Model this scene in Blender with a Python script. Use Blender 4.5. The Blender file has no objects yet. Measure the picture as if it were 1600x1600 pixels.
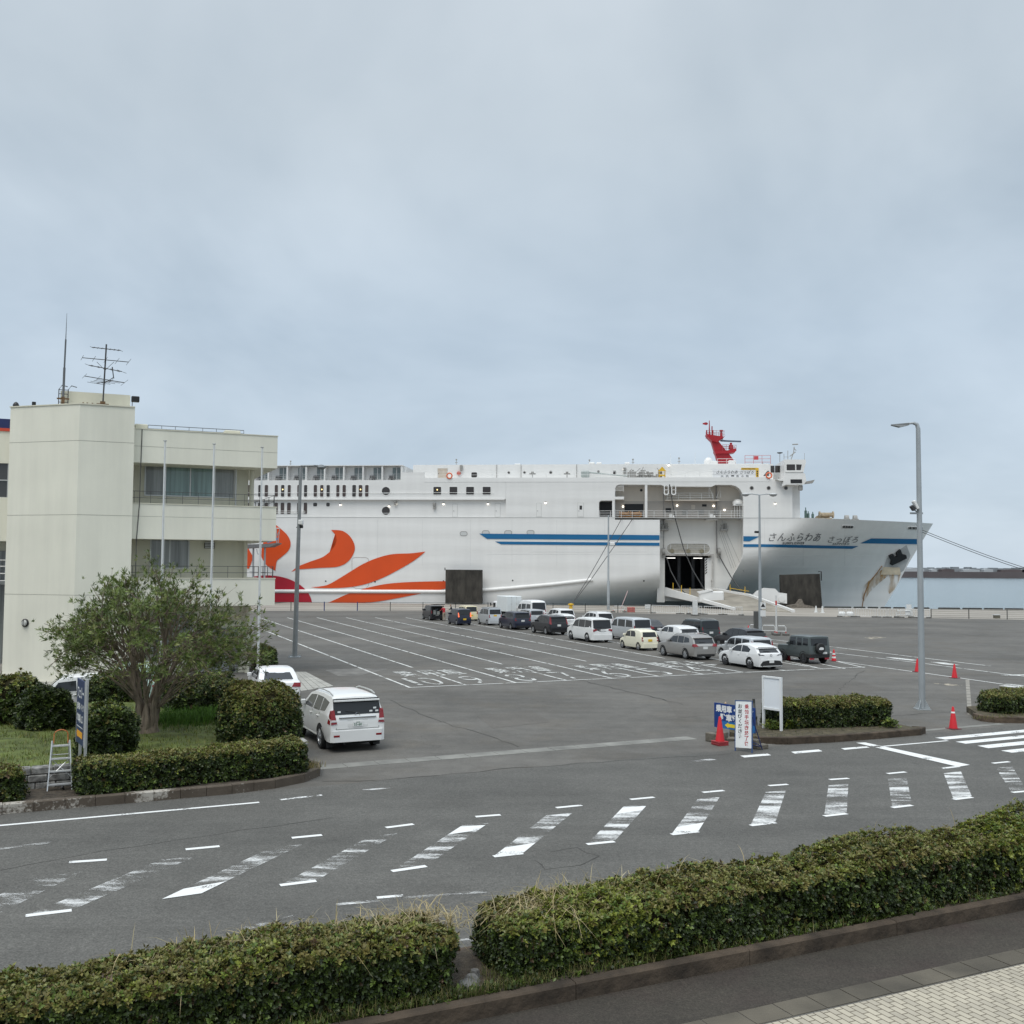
import bpy, bmesh, math, random
import numpy as np
from mathutils import Vector, Matrix
from mathutils.bvhtree import BVHTree
R = math.radians
sc = bpy.context.scene
COL = sc.collection
random.seed(7)
rng = np.random.default_rng(7)

# ---------------------------------------------------------------- camera
F = 1600.0; CAM_H = 6.0; PITCH = math.atan(85.5 / F); ROLL = 0.0065
_r0 = Vector((1, 0, 0)); _f = Vector((0, math.cos(PITCH), math.sin(PITCH))); _u0 = Vector((0, -math.sin(PITCH), math.cos(PITCH)))
_R = (_r0 * math.cos(ROLL) + _u0 * math.sin(ROLL)); _U = (_u0 * math.cos(ROLL) - _r0 * math.sin(ROLL))
CP = Vector((0, 0, CAM_H))
cd = bpy.data.cameras.new('camera'); cam = bpy.data.objects.new('camera', cd); COL.objects.link(cam)
cam.matrix_world = Matrix(((_R.x, _U.x, -_f.x, 0), (_R.y, _U.y, -_f.y, 0), (_R.z, _U.z, -_f.z, CAM_H), (0, 0, 0, 1)))
cd.sensor_width = 36; cd.sensor_height = 36; cd.lens = 36.0; cd.clip_start = 0.1; cd.clip_end = 60000
sc.camera = cam

# ---------------------------------------------------------------- light
SUN_AZ, SUN_EL = R(-150), R(60)          # overcast: the bright part of the cloud lies behind the camera, to the left
world = bpy.data.worlds.new('World'); sc.world = world; world.use_nodes = True
nt = world.node_tree; nt.nodes.clear()
def N(t, nt=nt, **kw):
    n = nt.nodes.new(t)
    for k, v in kw.items(): setattr(n, k, v)
    return n
wo = N('ShaderNodeOutputWorld'); bg = N('ShaderNodeBackground'); bg.inputs['Strength'].default_value = 0.1
sky = N('ShaderNodeTexSky', sky_type='NISHITA'); sky.sun_disc = False; sky.sun_elevation = SUN_EL; sky.sun_rotation = SUN_AZ
tc = N('ShaderNodeTexCoord'); sep = N('ShaderNodeSeparateXYZ'); nt.links.new(tc.outputs['Generated'], sep.inputs[0])
def wmath(op, a, b=None, c=None):
    n = N('ShaderNodeMath', operation=op)
    for i, x in enumerate((a, b, c)):
        if x is None: continue
        if isinstance(x, (int, float)): n.inputs[i].default_value = x
        else: nt.links.new(x, n.inputs[i])
    return n.outputs[0]
zc = wmath('MAXIMUM', sep.outputs['Z'], 0.0)
den = wmath('ADD', zc, 0.42)
px_ = wmath('DIVIDE', sep.outputs['X'], den); py_ = wmath('DIVIDE', sep.outputs['Y'], den)
cmb = N('ShaderNodeCombineXYZ'); nt.links.new(px_, cmb.inputs[0]); nt.links.new(py_, cmb.inputs[1])
no1 = N('ShaderNodeTexNoise'); no1.inputs['Scale'].default_value = 1.5; no1.inputs['Detail'].default_value = 5; no1.inputs['Roughness'].default_value = 0.55
no1.inputs['Distortion'].default_value = 0.4
nt.links.new(cmb.outputs[0], no1.inputs['Vector'])
no2 = N('ShaderNodeTexNoise'); no2.inputs['Scale'].default_value = 3.1; no2.inputs['Detail'].default_value = 6
nt.links.new(cmb.outputs[0], no2.inputs['Vector'])
cl = wmath('ADD', wmath('MULTIPLY', no1.outputs['Fac'], 0.75), wmath('MULTIPLY', no2.outputs['Fac'], 0.25))
rmp = N('ShaderNodeValToRGB'); nt.links.new(cl, rmp.inputs[0])
e = rmp.color_ramp.elements
e[0].position = 0.36; e[0].color = (4.12, 4.74, 5.36, 1)
e[1].position = 0.63; e[1].color = (5.72, 6.28, 6.84, 1)
# low sky a touch bluer, overhead the cloud is brightest (out of the picture)
rg = N('ShaderNodeValToRGB'); nt.links.new(zc, rg.inputs[0])
g = rg.color_ramp.elements
g[0].position = 0.0; g[0].color = (0.93, 0.985, 1.03, 1)
g[1].position = 1.0; g[1].color = (2.6, 2.6, 2.6, 1)
for p, c in ((0.22, (0.93, 0.99, 1.04, 1)), (0.40, (0.98, 1.0, 1.0, 1)), (0.58, (1.02, 1.02, 1.01, 1)), (0.75, (2.1, 2.1, 2.1, 1))):
    q = g.new(p); q.color = c
mul = N('ShaderNodeMix', data_type='RGBA', blend_type='MULTIPLY'); mul.inputs['Factor'].default_value = 1
nt.links.new(rmp.outputs[0], mul.inputs['A']); nt.links.new(rg.outputs[0], mul.inputs['B'])
mx = N('ShaderNodeMix', data_type='RGBA'); mx.inputs['Factor'].default_value = 0.93
nt.links.new(sky.outputs[0], mx.inputs['A']); nt.links.new(mul.outputs['Result'], mx.inputs['B'])
nt.links.new(mx.outputs['Result'], bg.inputs['Color']); nt.links.new(bg.outputs[0], wo.inputs[0])

sd = bpy.data.lights.new('sun', 'SUN'); sd.energy = 1.35; sd.angle = R(35); sd.color = (1.0, 0.955, 0.88)
sun = bpy.data.objects.new('sun', sd); COL.objects.link(sun)
sdir = Vector((math.sin(SUN_AZ) * math.cos(SUN_EL), math.cos(SUN_AZ) * math.cos(SUN_EL), math.sin(SUN_EL)))
sun.rotation_euler = (-sdir).to_track_quat('-Z', 'Y').to_euler()
sun.location = sdir * 200
vs = sc.view_settings; vs.view_transform = 'Standard'; vs.look = 'None'; vs.gamma = 1; vs.exposure = 0.24
try: vs.use_curve_mapping = False
except Exception: pass
sc.cycles.max_bounces = 6; sc.cycles.diffuse_bounces = 3; sc.cycles.glossy_bounces = 3; sc.cycles.transparent_max_bounces = 8
sc.cycles.use_denoising = True

# ---------------------------------------------------------------- measuring helpers (survey of the site from the photograph)
def ray(x, y): return _R * ((x - 800) / F) - _U * ((y - 800) / F) + _f
def G(x, y, z=0.0):
    d = ray(x, y); return CP + d * ((z - CAM_H) / d.z)
def D(x, y, Y):
    d = ray(x, y); return CP + d * (Y / d.y)
LA = R(22.2)                                                        # the queue lanes
LU = Vector((math.cos(LA), math.sin(LA), 0)); LV = Vector((-math.sin(LA), math.cos(LA), 0))
# ---------------------------------------------------------------- mesh helpers
MW = {}
def reg(o, M): MW[o.name] = M
class MB:
    def __init__(s, M=None): s.v = []; s.f = []; s.m = []; s.M = M; s.cur = 0
    def add(s, vs, fs):
        n = len(s.v)
        if s.M is not None: s.v.extend(tuple(s.M @ Vector(p)) for p in vs)
        else: s.v.extend(tuple(p) for p in vs)
        for q in fs: s.f.append([n + i for i in q]); s.m.append(s.cur)
        return s
    def bx(s, x0, x1, y0, y1, z0, z1):
        return s.add([(x0,y0,z0),(x1,y0,z0),(x1,y1,z0),(x0,y1,z0),(x0,y0,z1),(x1,y0,z1),(x1,y1,z1),(x0,y1,z1)],
                     [(0,3,2,1),(4,5,6,7),(0,1,5,4),(1,2,6,5),(2,3,7,6),(3,0,4,7)])
    def bb(s, x0, x1, y0, y1, z0, z1, r):
        """box with chamfered edges all round"""
        vs = []; 
        for z, k in ((z0, r), (z0 + r, 0), (z1 - r, 0), (z1, r)):
            c = r
            vs += [(x0+k+c*(k==0),y0+k,z),(x1-k-c*(k==0),y0+k,z),(x1-k,y0+k+c*(k==0),z),(x1-k,y1-k-c*(k==0),z),(x1-k-c*(k==0),y1-k,z),(x0+k+c*(k==0),y1-k,z),(x0+k,y1-k-c*(k==0),z),(x0+k,y0+k+c*(k==0),z)]
        fs = [tuple(range(7, -1, -1)), tuple(range(24, 32))]
        for a in range(3):
            for i in range(8): fs.append((a*8+i, a*8+(i+1) % 8, a*8+8+(i+1) % 8, a*8+8+i))
        return s.add(vs, fs)
    def tube(s, pts, r, n=6, r2=None, cap=True):
        pts = [Vector(p) for p in pts]; m = len(pts); rings = []
        for i, p in enumerate(pts):
            t = (pts[min(i+1, m-1)] - pts[max(i-1, 0)])
            t = t.normalized() if t.length > 1e-9 else Vector((0,0,1))
            a = Vector((0,0,1)) if abs(t.z) < .9 else Vector((1,0,0))
            x = t.cross(a).normalized(); y = t.cross(x).normalized()
            rr = r if r2 is None else r + (r2 - r) * i / max(1, m-1)
            if isinstance(r, (list, tuple)): rr = r[i]
            rings.append([p + x * rr * math.cos(2*math.pi*k/n) + y * rr * math.sin(2*math.pi*k/n) for k in range(n)])
        vs = [q for rg_ in rings for q in rg_]; fs = []
        for i in range(m-1):
            for k in range(n): fs.append((i*n+k, (i+1)*n+k, (i+1)*n+(k+1) % n, i*n+(k+1) % n))
        if cap: fs += [tuple(range(n)), tuple(reversed(range((m-1)*n, m*n)))]
        return s.add(vs, fs)
    def prism(s, poly, fn, d0, d1):
        """poly: 2-D outline; fn(u,v,d) -> point"""
        n = len(poly)
        vs = [fn(u, v, d0) for u, v in poly] + [fn(u, v, d1) for u, v in poly]
        fs = [tuple(reversed(range(n))), tuple(range(n, 2*n))] + [(i, (i+1) % n, n+(i+1) % n, n+i) for i in range(n)]
        return s.add(vs, fs)
    def lathe(s, prof, c=(0,0,0), ax='z', n=24, cap=True):
        vs = []; fs = []
        for r, h in prof:
            for k in range(n):
                a = 2*math.pi*k/n; x, y = r*math.cos(a), r*math.sin(a)
                p = (x, y, h) if ax == 'z' else ((h, x, y) if ax == 'x' else (y, h, x))
                vs.append((p[0]+c[0], p[1]+c[1], p[2]+c[2]))
        m = len(prof)
        for i in range(m-1):
            for k in range(n): fs.append((i*n+k, i*n+(k+1) % n, (i+1)*n+(k+1) % n, (i+1)*n+k))
        if cap: fs += [tuple(reversed(range(n))), tuple(range((m-1)*n, m*n))]
        return s.add(vs, fs)
    def sheet(s, pts): return s.add(pts, [tuple(range(len(pts)))])
    def build(s, name, mat, parent=None, world=False, smooth=None, kind=None, fix=True):
        vs = s.v
        if world and parent is not None:
            I = MW[parent.name].inverted(); vs = [tuple(I @ Vector(p)) for p in vs]
        me = bpy.data.meshes.new(name); me.from_pydata(vs, [], s.f)
        mats = mat if isinstance(mat, (list, tuple)) else [mat]
        for m in mats: me.materials.append(m)
        if len(mats) > 1: me.polygons.foreach_set('material_index', s.m)
        if fix:
            b = bmesh.new(); b.from_mesh(me); bmesh.ops.recalc_face_normals(b, faces=b.faces); b.to_mesh(me); b.free()
        if smooth is not None:
            me.polygons.foreach_set('use_smooth', [True]*len(me.polygons)); me.set_sharp_from_angle(angle=R(smooth))
        me.update()
        return link(name, me, parent, kind)
def link(name, me, parent=None, kind=None):
    o = bpy.data.objects.new(name, me); COL.objects.link(o)
    if parent is not None: o.parent = parent; reg(o, MW[parent.name])
    else: reg(o, Matrix.Identity(4))
    if kind: o['kind'] = kind
    return o
def thing(name, label, cat, loc=(0,0,0), rz=0.0, group=None):
    o = bpy.data.objects.new(name, None); COL.objects.link(o); o.empty_display_size = .3
    o.location = loc; o.rotation_euler = (0,0,rz); o['label'] = label; o['category'] = cat
    if group: o['group'] = group
    reg(o, Matrix.Translation(Vector(loc)) @ Matrix.Rotation(rz, 4, 'Z'))
    return o
def tag(o, label, cat, group=None):
    o['label'] = label; o['category'] = cat
    if group: o['group'] = group
    return o
def dup(root, loc, rz, label=None, group=None):
    r = root.copy(); COL.objects.link(r); r.location = loc; r.rotation_euler = (0,0,rz)
    if label: r['label'] = label
    if group: r['group'] = group
    for ch in list(root.children):
        c = ch.copy(); COL.objects.link(c); c.parent = r
        for g_ in ch.children:
            d = g_.copy(); COL.objects.link(d); d.parent = c
    return r
def rrect(x0, y0, x1, y1, r, n=4):
    out = []
    for cx, cy, a0 in ((x1-r, y0+r, -90), (x1-r, y1-r, 0), (x0+r, y1-r, 90), (x0+r, y0+r, 180)):
        for k in range(n+1):
            a = R(a0 + 90*k/n); out.append((cx + r*math.cos(a), cy + r*math.sin(a)))
    return out
def circ(cx, cy, r, n=20): return [(cx + r*math.cos(2*math.pi*k/n), cy + r*math.sin(2*math.pi*k/n)) for k in range(n)]
def cmr(pts, n=8, closed=False):
    """Catmull-Rom through 2-D points"""
    P = [Vector(p) for p in pts]; out = []; m = len(P)
    for i in range(m if closed else m-1):
        p0 = P[(i-1) % m] if closed or i > 0 else P[0]; p1 = P[i]; p2 = P[(i+1) % m]; p3 = P[(i+2) % m] if closed or i+2 < m else P[-1]
        for k in range(n):
            t = k/n
            out.append(0.5*((2*p1) + (p2-p0)*t + (2*p0-5*p1+4*p2-p3)*t*t + (3*p1-p0-3*p2+p3)*t**3))
    if not closed: out.append(P[-1])
    return [tuple(p) for p in out]
def text_geo(body, bold=0.0, ls=1.0, align='LEFT', cs=1.0):
    c = bpy.data.curves.new('lettering_source', 'FONT'); c.body = body; c.offset = bold; c.space_line = ls; c.align_x = align; c.space_character = cs
    c.resolution_u = 3
    o = bpy.data.objects.new('lettering_source', c); COL.objects.link(o)
    me = bpy.data.meshes.new_from_object(o.evaluated_get(bpy.context.evaluated_depsgraph_get()))
    vs = [(v.co.x, v.co.y) for v in me.vertices]; fs = [tuple(p.vertices) for p in me.polygons]
    bpy.data.objects.remove(o); bpy.data.curves.remove(c); bpy.data.meshes.remove(me)
    x0 = min(v[0] for v in vs); x1 = max(v[0] for v in vs); y0 = min(v[1] for v in vs); y1 = max(v[1] for v in vs)
    return [((v[0]-x0)/(x1-x0), (v[1]-y0)/(y1-y0)) for v in vs], fs, (x1-x0)/(y1-y0)
def put_text(mb, body, fn, bold=0.0, **kw):
    vs, fs, asp = text_geo(body, bold, **kw); mb.add([fn(u, v) for u, v in vs], fs); return asp

# ---------------------------------------------------------------- materials
MATS = {}
def nodes(name):
    m = bpy.data.materials.new(name); m.use_nodes = True; t = m.node_tree
    return m, t, t.nodes['Principled BSDF'], (lambda k, **kw: N(k, nt=t, **kw)), t.links
def mat(name, col, rough=.55, metal=0.0, var=0.08, vs=3.0, bump=0.0, bs=20.0, coat=0.0, stretch=(1,1,1), emit=0.0, spec=None):
    if name in MATS: return MATS[name]
    m, t, b, n, L = nodes(name)
    b.inputs['Roughness'].default_value = rough; b.inputs['Metallic'].default_value = metal; b.inputs['Coat Weight'].default_value = coat
    b.inputs['Coat Roughness'].default_value = .08
    if spec is not None: b.inputs['Specular IOR Level'].default_value = spec
    c4 = (*col, 1)
    tc_ = n('ShaderNodeTexCoord'); mp = n('ShaderNodeMapping'); mp.inputs['Scale'].default_value = stretch; L.new(tc_.outputs['Object'], mp.inputs[0])
    if var > 0:
        no = n('ShaderNodeTexNoise'); no.inputs['Scale'].default_value = vs; no.inputs['Detail'].default_value = 5; L.new(mp.outputs[0], no.inputs['Vector'])
        r = n('ShaderNodeMapRange'); r.inputs['From Min'].default_value = .3; r.inputs['From Max'].default_value = .7
        r.inputs['To Min'].default_value = 1-var; r.inputs['To Max'].default_value = 1+var; L.new(no.outputs['Fac'], r.inputs[0])
        h = n('ShaderNodeHueSaturation'); h.inputs['Color'].default_value = c4; L.new(r.outputs[0], h.inputs['Value']); L.new(h.outputs[0], b.inputs['Base Color'])
    else: b.inputs['Base Color'].default_value = c4
    if bump > 0:
        nb = n('ShaderNodeTexNoise'); nb.inputs['Scale'].default_value = bs; nb.inputs['Detail'].default_value = 4; L.new(mp.outputs[0], nb.inputs['Vector'])
        bp = n('ShaderNodeBump'); bp.inputs['Strength'].default_value = bump; bp.inputs['Distance'].default_value = .05; L.new(nb.outputs['Fac'], bp.inputs['Height']); L.new(bp.outputs[0], b.inputs['Normal'])
    if emit: b.inputs['Emission Color'].default_value = c4; b.inputs['Emission Strength'].default_value = emit
    MATS[name] = m; return m
def asphalt(name, col, patch=.12, speck=.25, tint=(0.06,0.05,0.04), tintamt=.3, scale=.12, cracks=True):
    m, t, b, n, L = nodes(name)
    tc_ = n('ShaderNodeTexCoord'); P = tc_.outputs['Object']
    def noise(s, d=4, r=.5):
        q = n('ShaderNodeTexNoise'); q.inputs['Scale'].default_value = s; q.inputs['Detail'].default_value = d; q.inputs['Roughness'].default_value = r; L.new(P, q.inputs['Vector']); return q.outputs['Fac']
    def mr(x, a, b_, c, d):
        q = n('ShaderNodeMapRange'); 
        for i, v in zip(('From Min','From Max','To Min','To Max'), (a, b_, c, d)): q.inputs[i].default_value = v
        L.new(x, q.inputs[0]); return q.outputs[0]
    def mm(op, a, b_):
        q = n('ShaderNodeMath', operation=op); 
        for i, x in enumerate((a, b_)):
            if isinstance(x, (int, float)): q.inputs[i].default_value = x
            else: L.new(x, q.inputs[i])
        return q.outputs[0]
    big = mr(noise(scale, 5, .6), .32, .68, 1-patch, 1+patch)
    mid = mr(noise(1.3, 5, .65), .3, .7, 1-patch*.6, 1+patch*.6)
    sp = mr(noise(28, 2, .7), .35, .68, 1-speck, 1+speck)
    sp2 = mr(noise(9, 3, .7), .35, .65, 1-speck*.5, 1+speck*.5)
    ms_ = n('ShaderNodeMapping'); ms_.inputs['Rotation'].default_value = (0,0,-R(24)); ms_.inputs['Scale'].default_value = (.05,.9,1); L.new(P, ms_.inputs[0])
    ns_ = n('ShaderNodeTexNoise'); ns_.inputs['Scale'].default_value = 1.0; ns_.inputs['Detail'].default_value = 4; L.new(ms_.outputs[0], ns_.inputs['Vector'])
    trk = mr(ns_.outputs['Fac'], .35, .65, .92, 1.07)
    val = mm('MULTIPLY', mm('MULTIPLY', mm('MULTIPLY', big, mid), mm('MULTIPLY', sp, sp2)), trk)
    if cracks:
        vo = n('ShaderNodeTexVoronoi', feature='DISTANCE_TO_EDGE'); vo.inputs['Scale'].default_value = .11
        dn = n('ShaderNodeTexNoise'); dn.inputs['Scale'].default_value = 1.2; dn.inputs['Detail'].default_value = 6; L.new(P, dn.inputs['Vector'])
        ad = n('ShaderNodeMix', data_type='RGBA', blend_type='LINEAR_LIGHT'); ad.inputs['Factor'].default_value = .9
        L.new(P, ad.inputs['A']); L.new(dn.outputs['Color'], ad.inputs['B']); L.new(ad.outputs['Result'], vo.inputs['Vector'])
        ck = mr(vo.outputs['Distance'], .0, .004, .72, 1.0)
        cm_ = mr(noise(.2, 2), .5, .6, 0, 1)
        q = n('ShaderNodeMix', data_type='FLOAT'); L.new(cm_, q.inputs['Factor']); q.inputs['A'].default_value = 1.0; L.new(ck, q.inputs['B'])
        val = mm('MULTIPLY', val, q.outputs[0])
    h = n('ShaderNodeHueSaturation'); L.new(val, h.inputs['Value'])
    mixc = n('ShaderNodeMix', data_type='RGBA'); mixc.inputs['A'].default_value = (*col, 1); mixc.inputs['B'].default_value = (*tint, 1)
    L.new(mr(noise(.35, 5, .6), .5, .75, 0, tintamt), mixc.inputs['Factor']); L.new(mixc.outputs['Result'], h.inputs['Color'])
    L.new(h.outputs[0], b.inputs['Base Color'])
    b.inputs['Roughness'].default_value = .82; b.inputs['Specular IOR Level'].default_value = .35
    bp = n('ShaderNodeBump'); bp.inputs['Strength'].default_value = .35; bp.inputs['Distance'].default_value = .01; L.new(noise(60, 2, .7), bp.inputs['Height']); L.new(bp.outputs[0], b.inputs['Normal'])
    return m
def worn_paint(name, wear, base=None, white=(.72,.72,.70), s=1.6, stretch=(1,1,1), soft=.035, most=1.0):
    """thermoplastic road paint, worn through to the asphalt in patches and streaks"""
    m, t, b, n, L = nodes(name)
    tc_ = n('ShaderNodeTexCoord'); mp = n('ShaderNodeMapping'); mp.inputs['Rotation'].default_value = (0,0,-LA); mp.inputs['Scale'].default_value = stretch
    L.new(tc_.outputs['Object'], mp.inputs[0])
    a = n('ShaderNodeTexNoise'); a.inputs['Scale'].default_value = s; a.inputs['Detail'].default_value = 3; L.new(mp.outputs[0], a.inputs['Vector'])
    f_ = n('ShaderNodeTexNoise'); f_.inputs['Scale'].default_value = 22; f_.inputs['Detail'].default_value = 5; f_.inputs['Roughness'].default_value = .75; L.new(mp.outputs[0], f_.inputs['Vector'])
    ma = n('ShaderNodeMath', operation='MULTIPLY_ADD'); L.new(f_.outputs['Fac'], ma.inputs[0]); ma.inputs[1].default_value = .75; L.new(a.outputs['Fac'], ma.inputs[2])
    r = n('ShaderNodeMapRange'); r.inputs['From Min'].default_value = .875 + (wear-.5)*.55 - soft; r.inputs['To Max'].default_value = most; r.inputs['From Max'].default_value = .875 + (wear-.5)*.55 + soft
    L.new(ma.outputs[0], r.inputs[0])
    b.inputs['Base Color'].default_value = (*white,1); b.inputs['Roughness'].default_value = .75
    tp = n('ShaderNodeBsdfTransparent'); ms = n('ShaderNodeMixShader'); L.new(r.outputs[0], ms.inputs[0]); L.new(tp.outputs[0], ms.inputs[1]); L.new(b.outputs[0], ms.inputs[2]); L.new(ms.outputs[0], t.nodes['Material Output'].inputs['Surface'])
    return m
def glass(name, col=(.02,.025,.028), rough=.06):
    return mat(name, col, rough=rough, var=0.0, spec=.6)
def leafmat(name, rough=.45, spec=.35, trans=.25):
    m, t, b, n, L = nodes(name)
    at = n('ShaderNodeAttribute'); at.attribute_name = 'leaf_colour'
    L.new(at.outputs['Color'], b.inputs['Base Color']); b.inputs['Roughness'].default_value = rough; b.inputs['Specular IOR Level'].default_value = spec
    tr = n('ShaderNodeBsdfTranslucent'); L.new(at.outputs['Color'], tr.inputs['Color'])
    mxs = n('ShaderNodeMixShader'); mxs.inputs[0].default_value = trans; L.new(b.outputs[0], mxs.inputs[1]); L.new(tr.outputs[0], mxs.inputs[2])
    L.new(mxs.outputs[0], t.nodes['Material Output'].inputs['Surface'])
    return m
def rosettes(name, C, Nn, size, k, palette, material, parent=None, narrow=.42, tilt=(25,75), weights=None, sizevar=.35, kind=None):
    """leaf clusters: k leaf quads around each centre C (n x 3) that open along Nn (n x 3). palette: rows of colours, chosen per cluster by weights (n x p) or evenly"""
    C = np.asarray(C, float); Nn = np.asarray(Nn, float); n = len(C)
    Nn = Nn / np.linalg.norm(Nn, axis=1, keepdims=True)
    a = np.where(np.abs(Nn[:, 2:3]) < .9, np.array([[0, 0, 1.0]]), np.array([[1.0, 0, 0]]))
    X = np.cross(Nn, a); X /= np.linalg.norm(X, axis=1, keepdims=True); Y = np.cross(Nn, X)
    ph = rng.random((n, 1)) * 6.283 + np.arange(k)[None, :] * 6.283 / k + rng.normal(0, .35, (n, k))
    tl = np.radians(rng.uniform(tilt[0], tilt[1], (n, k)))
    sz = size * (1 + rng.uniform(-sizevar, sizevar, (n, k))) * (1 + rng.uniform(-sizevar, sizevar, (n, 1)))
    d = (X[:, None] * np.cos(ph)[..., None] + Y[:, None] * np.sin(ph)[..., None]) * np.sin(tl)[..., None] + Nn[:, None] * np.cos(tl)[..., None]
    s = -X[:, None] * np.sin(ph)[..., None] + Y[:, None] * np.cos(ph)[..., None]
    up = np.cross(d, s)
    base = C[:, None] + d * (sz * .08)[..., None]
    tip = C[:, None] + d * sz[..., None] - up * (sz * .08)[..., None]
    mid = C[:, None] + d * (sz * .55)[..., None] + up * (sz * .06)[..., None]
    w = (sz * narrow * .5)[..., None]
    V = np.stack([base, mid + s * w, tip, mid - s * w], axis=2).reshape(-1, 3)
    nf = n * k
    me = bpy.data.meshes.new(name); me.vertices.add(nf * 4); me.loops.add(nf * 4); me.polygons.add(nf)
    me.vertices.foreach_set('co', V.astype(np.float32).ravel()); me.loops.foreach_set('vertex_index', np.arange(nf * 4, dtype=np.int32))
    me.polygons.foreach_set('loop_start', np.arange(0, nf * 4, 4, dtype=np.int32))
    pal = np.asarray(palette, float)
    if weights is None: idx = rng.integers(0, len(pal), n)
    else:
        cw = np.cumsum(weights / weights.sum(1, keepdims=True), axis=1); idx = (rng.random((n, 1)) > cw).sum(1).clip(0, len(pal)-1)
    col = pal[idx][:, None, :] * (1 + rng.normal(0, .16, (n, 1, 1)) + rng.normal(0, .10, (n, k, 1)))
    col = np.clip(col, .004, 1)
    at = me.attributes.new('leaf_colour', 'FLOAT_COLOR', 'FACE') if False else me.attributes.new('leaf_colour', 'FLOAT_COLOR', 'POINT')
    c4 = np.ones((n, k, 4, 4), np.float32); c4[..., :3] = col[:, :, None, :]
    at.data.foreach_set('color', c4.ravel())
    me.update(calc_edges=True); me.materials.append(material)
    if parent is not None:
        I = MW[parent.name].inverted(); me.transform(I)
    return link(name, me, parent, kind)
def wob(P, s, seed=0):
    P = np.asarray(P, float); r_ = np.random.default_rng(seed); out = np.zeros(len(P))
    for i in range(7):
        k = r_.normal(0, 1, 3) * s * (1 + .5 * i); out += np.sin(P @ k + r_.random() * 6.28) / (1 + .45 * i)
    return out / 2.2
def rounded_box_points(n, dx, dy, dz, r, bottom=.0):
    """n points on a rounded box (dx,dy half sizes, z 0..dz; no bottom) with normals"""
    A = [4*dx*dy, 2*dx*dz, 2*dx*dz, 2*dy*dz, 2*dy*dz]; A = np.array(A) / sum(A)
    f_ = rng.choice(5, n, p=A); u = rng.uniform(-1, 1, n); v = rng.uniform(-1, 1, n); P = np.zeros((n, 3))
    z = (v + 1) / 2 * dz
    m = f_ == 0; P[m] = np.stack([u*dx, v*dy, np.full(n, dz)], 1)[m]
    m = f_ == 1; P[m] = np.stack([u*dx, np.full(n, -dy), z], 1)[m]
    m = f_ == 2; P[m] = np.stack([u*dx, np.full(n, dy), z], 1)[m]
    m = f_ == 3; P[m] = np.stack([np.full(n, -dx), u*dy, z], 1)[m]
    m = f_ == 4; P[m] = np.stack([np.full(n, dx), u*dy, z], 1)[m]
    rx, ry, rz_ = min(r, dx*.95), min(r, dy*.95), min(r, dz*.9)
    Q = np.stack([P[:,0].clip(-dx+rx, dx-rx), P[:,1].clip(-dy+ry, dy-ry), np.minimum(P[:,2], dz-rz_)], 1)
    d = P - Q; l = np.linalg.norm(d, axis=1, keepdims=True); l[l < 1e-6] = 1
    nn = d / l
    return Q + nn * np.array([[rx, ry, rz_]]), nn
def core_mesh(dx, dy, dz, r, inset, seed, amp, ny=10, nx=None):
    """closed lumpy inner mass of twigs of the same rounded box"""
    nx = nx or max(8, int(dx / .25)); mb = MB(); rings = []
    m = 16
    for i in range(nx + 1):
        t = -1 + 2*i/nx; x = t*(dx-inset)
        e_ = max(0.0, abs(x) - (dx - r)) / max(r, 1e-6); k = math.sqrt(max(0.02, 1 - e_*e_))
        k = max(k, .25)
        ring = []
        for j in range(m):
            a = math.pi * j / (m-1)
            cx, sx = math.cos(a), math.sin(a); p = .55
            y = (abs(cx)**p) * (1 if cx > 0 else -1) * (dy - inset) * (k if dy < 1.2*r else 1 - (1-k)*r/dy); z = (abs(sx)**p) * (dz - inset) * (.55 + .45*k)
            ring.append((x, y, max(z, 0)))
        rings.append(ring)
    vs = [p for rg_ in rings for p in rg_]
    w = wob(vs, 2.0, seed) * amp
    vs = [(p[0], p[1]*(1+w[i]*.3), p[2] + (w[i]*.5 if p[2] > .02 else 0)) for i, p in enumerate(vs)]
    fs = []
    for i in range(nx):
        for j in range(m-1): fs.append((i*m+j, i*m+j+1, (i+1)*m+j+1, (i+1)*m+j))
    fs += [tuple(range(m)), tuple(reversed(range(nx*m, nx*m+m)))]
    return mb.add(vs, fs)
# ---------------------------------------------------------------- site frame: u along the road, v away from it, origin on the near kerb
SA = R(25.4); N0 = G(900, 1563)
UU = Vector((math.cos(SA), math.sin(SA), 0)); VV = Vector((-math.sin(SA), math.cos(SA), 0))
def Q(u, v, z=0.0):
    p = N0 + UU * u + VV * v; return Vector((p.x, p.y, z))
def uv(x, y, z=0.0):
    d = G(x, y, z) - N0; return d.dot(UU), d.dot(VV)
SITE = Matrix.Translation(Vector((N0.x, N0.y, 0))) @ Matrix.Rotation(SA, 4, 'Z')
# ship frame: s along the berth, d inboard (away from the quay)
SPHI = -math.atan(.1); SO = Vector((0, 164, 0))
SE = Vector((math.cos(SPHI), math.sin(SPHI), 0)); SN = Vector((-math.sin(SPHI), math.cos(SPHI), 0))
def SW(s, d, z=0.0):
    p = SO + SE * s + SN * d; return Vector((p.x, p.y, z))
def S(px, py, d=0.0):
    r_ = ray(px, py); t = ((SO + SN * d - CP).dot(SN)) / r_.dot(SN); p = CP + r_ * t
    return ((p - SO).dot(SE), d, p.z)

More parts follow.
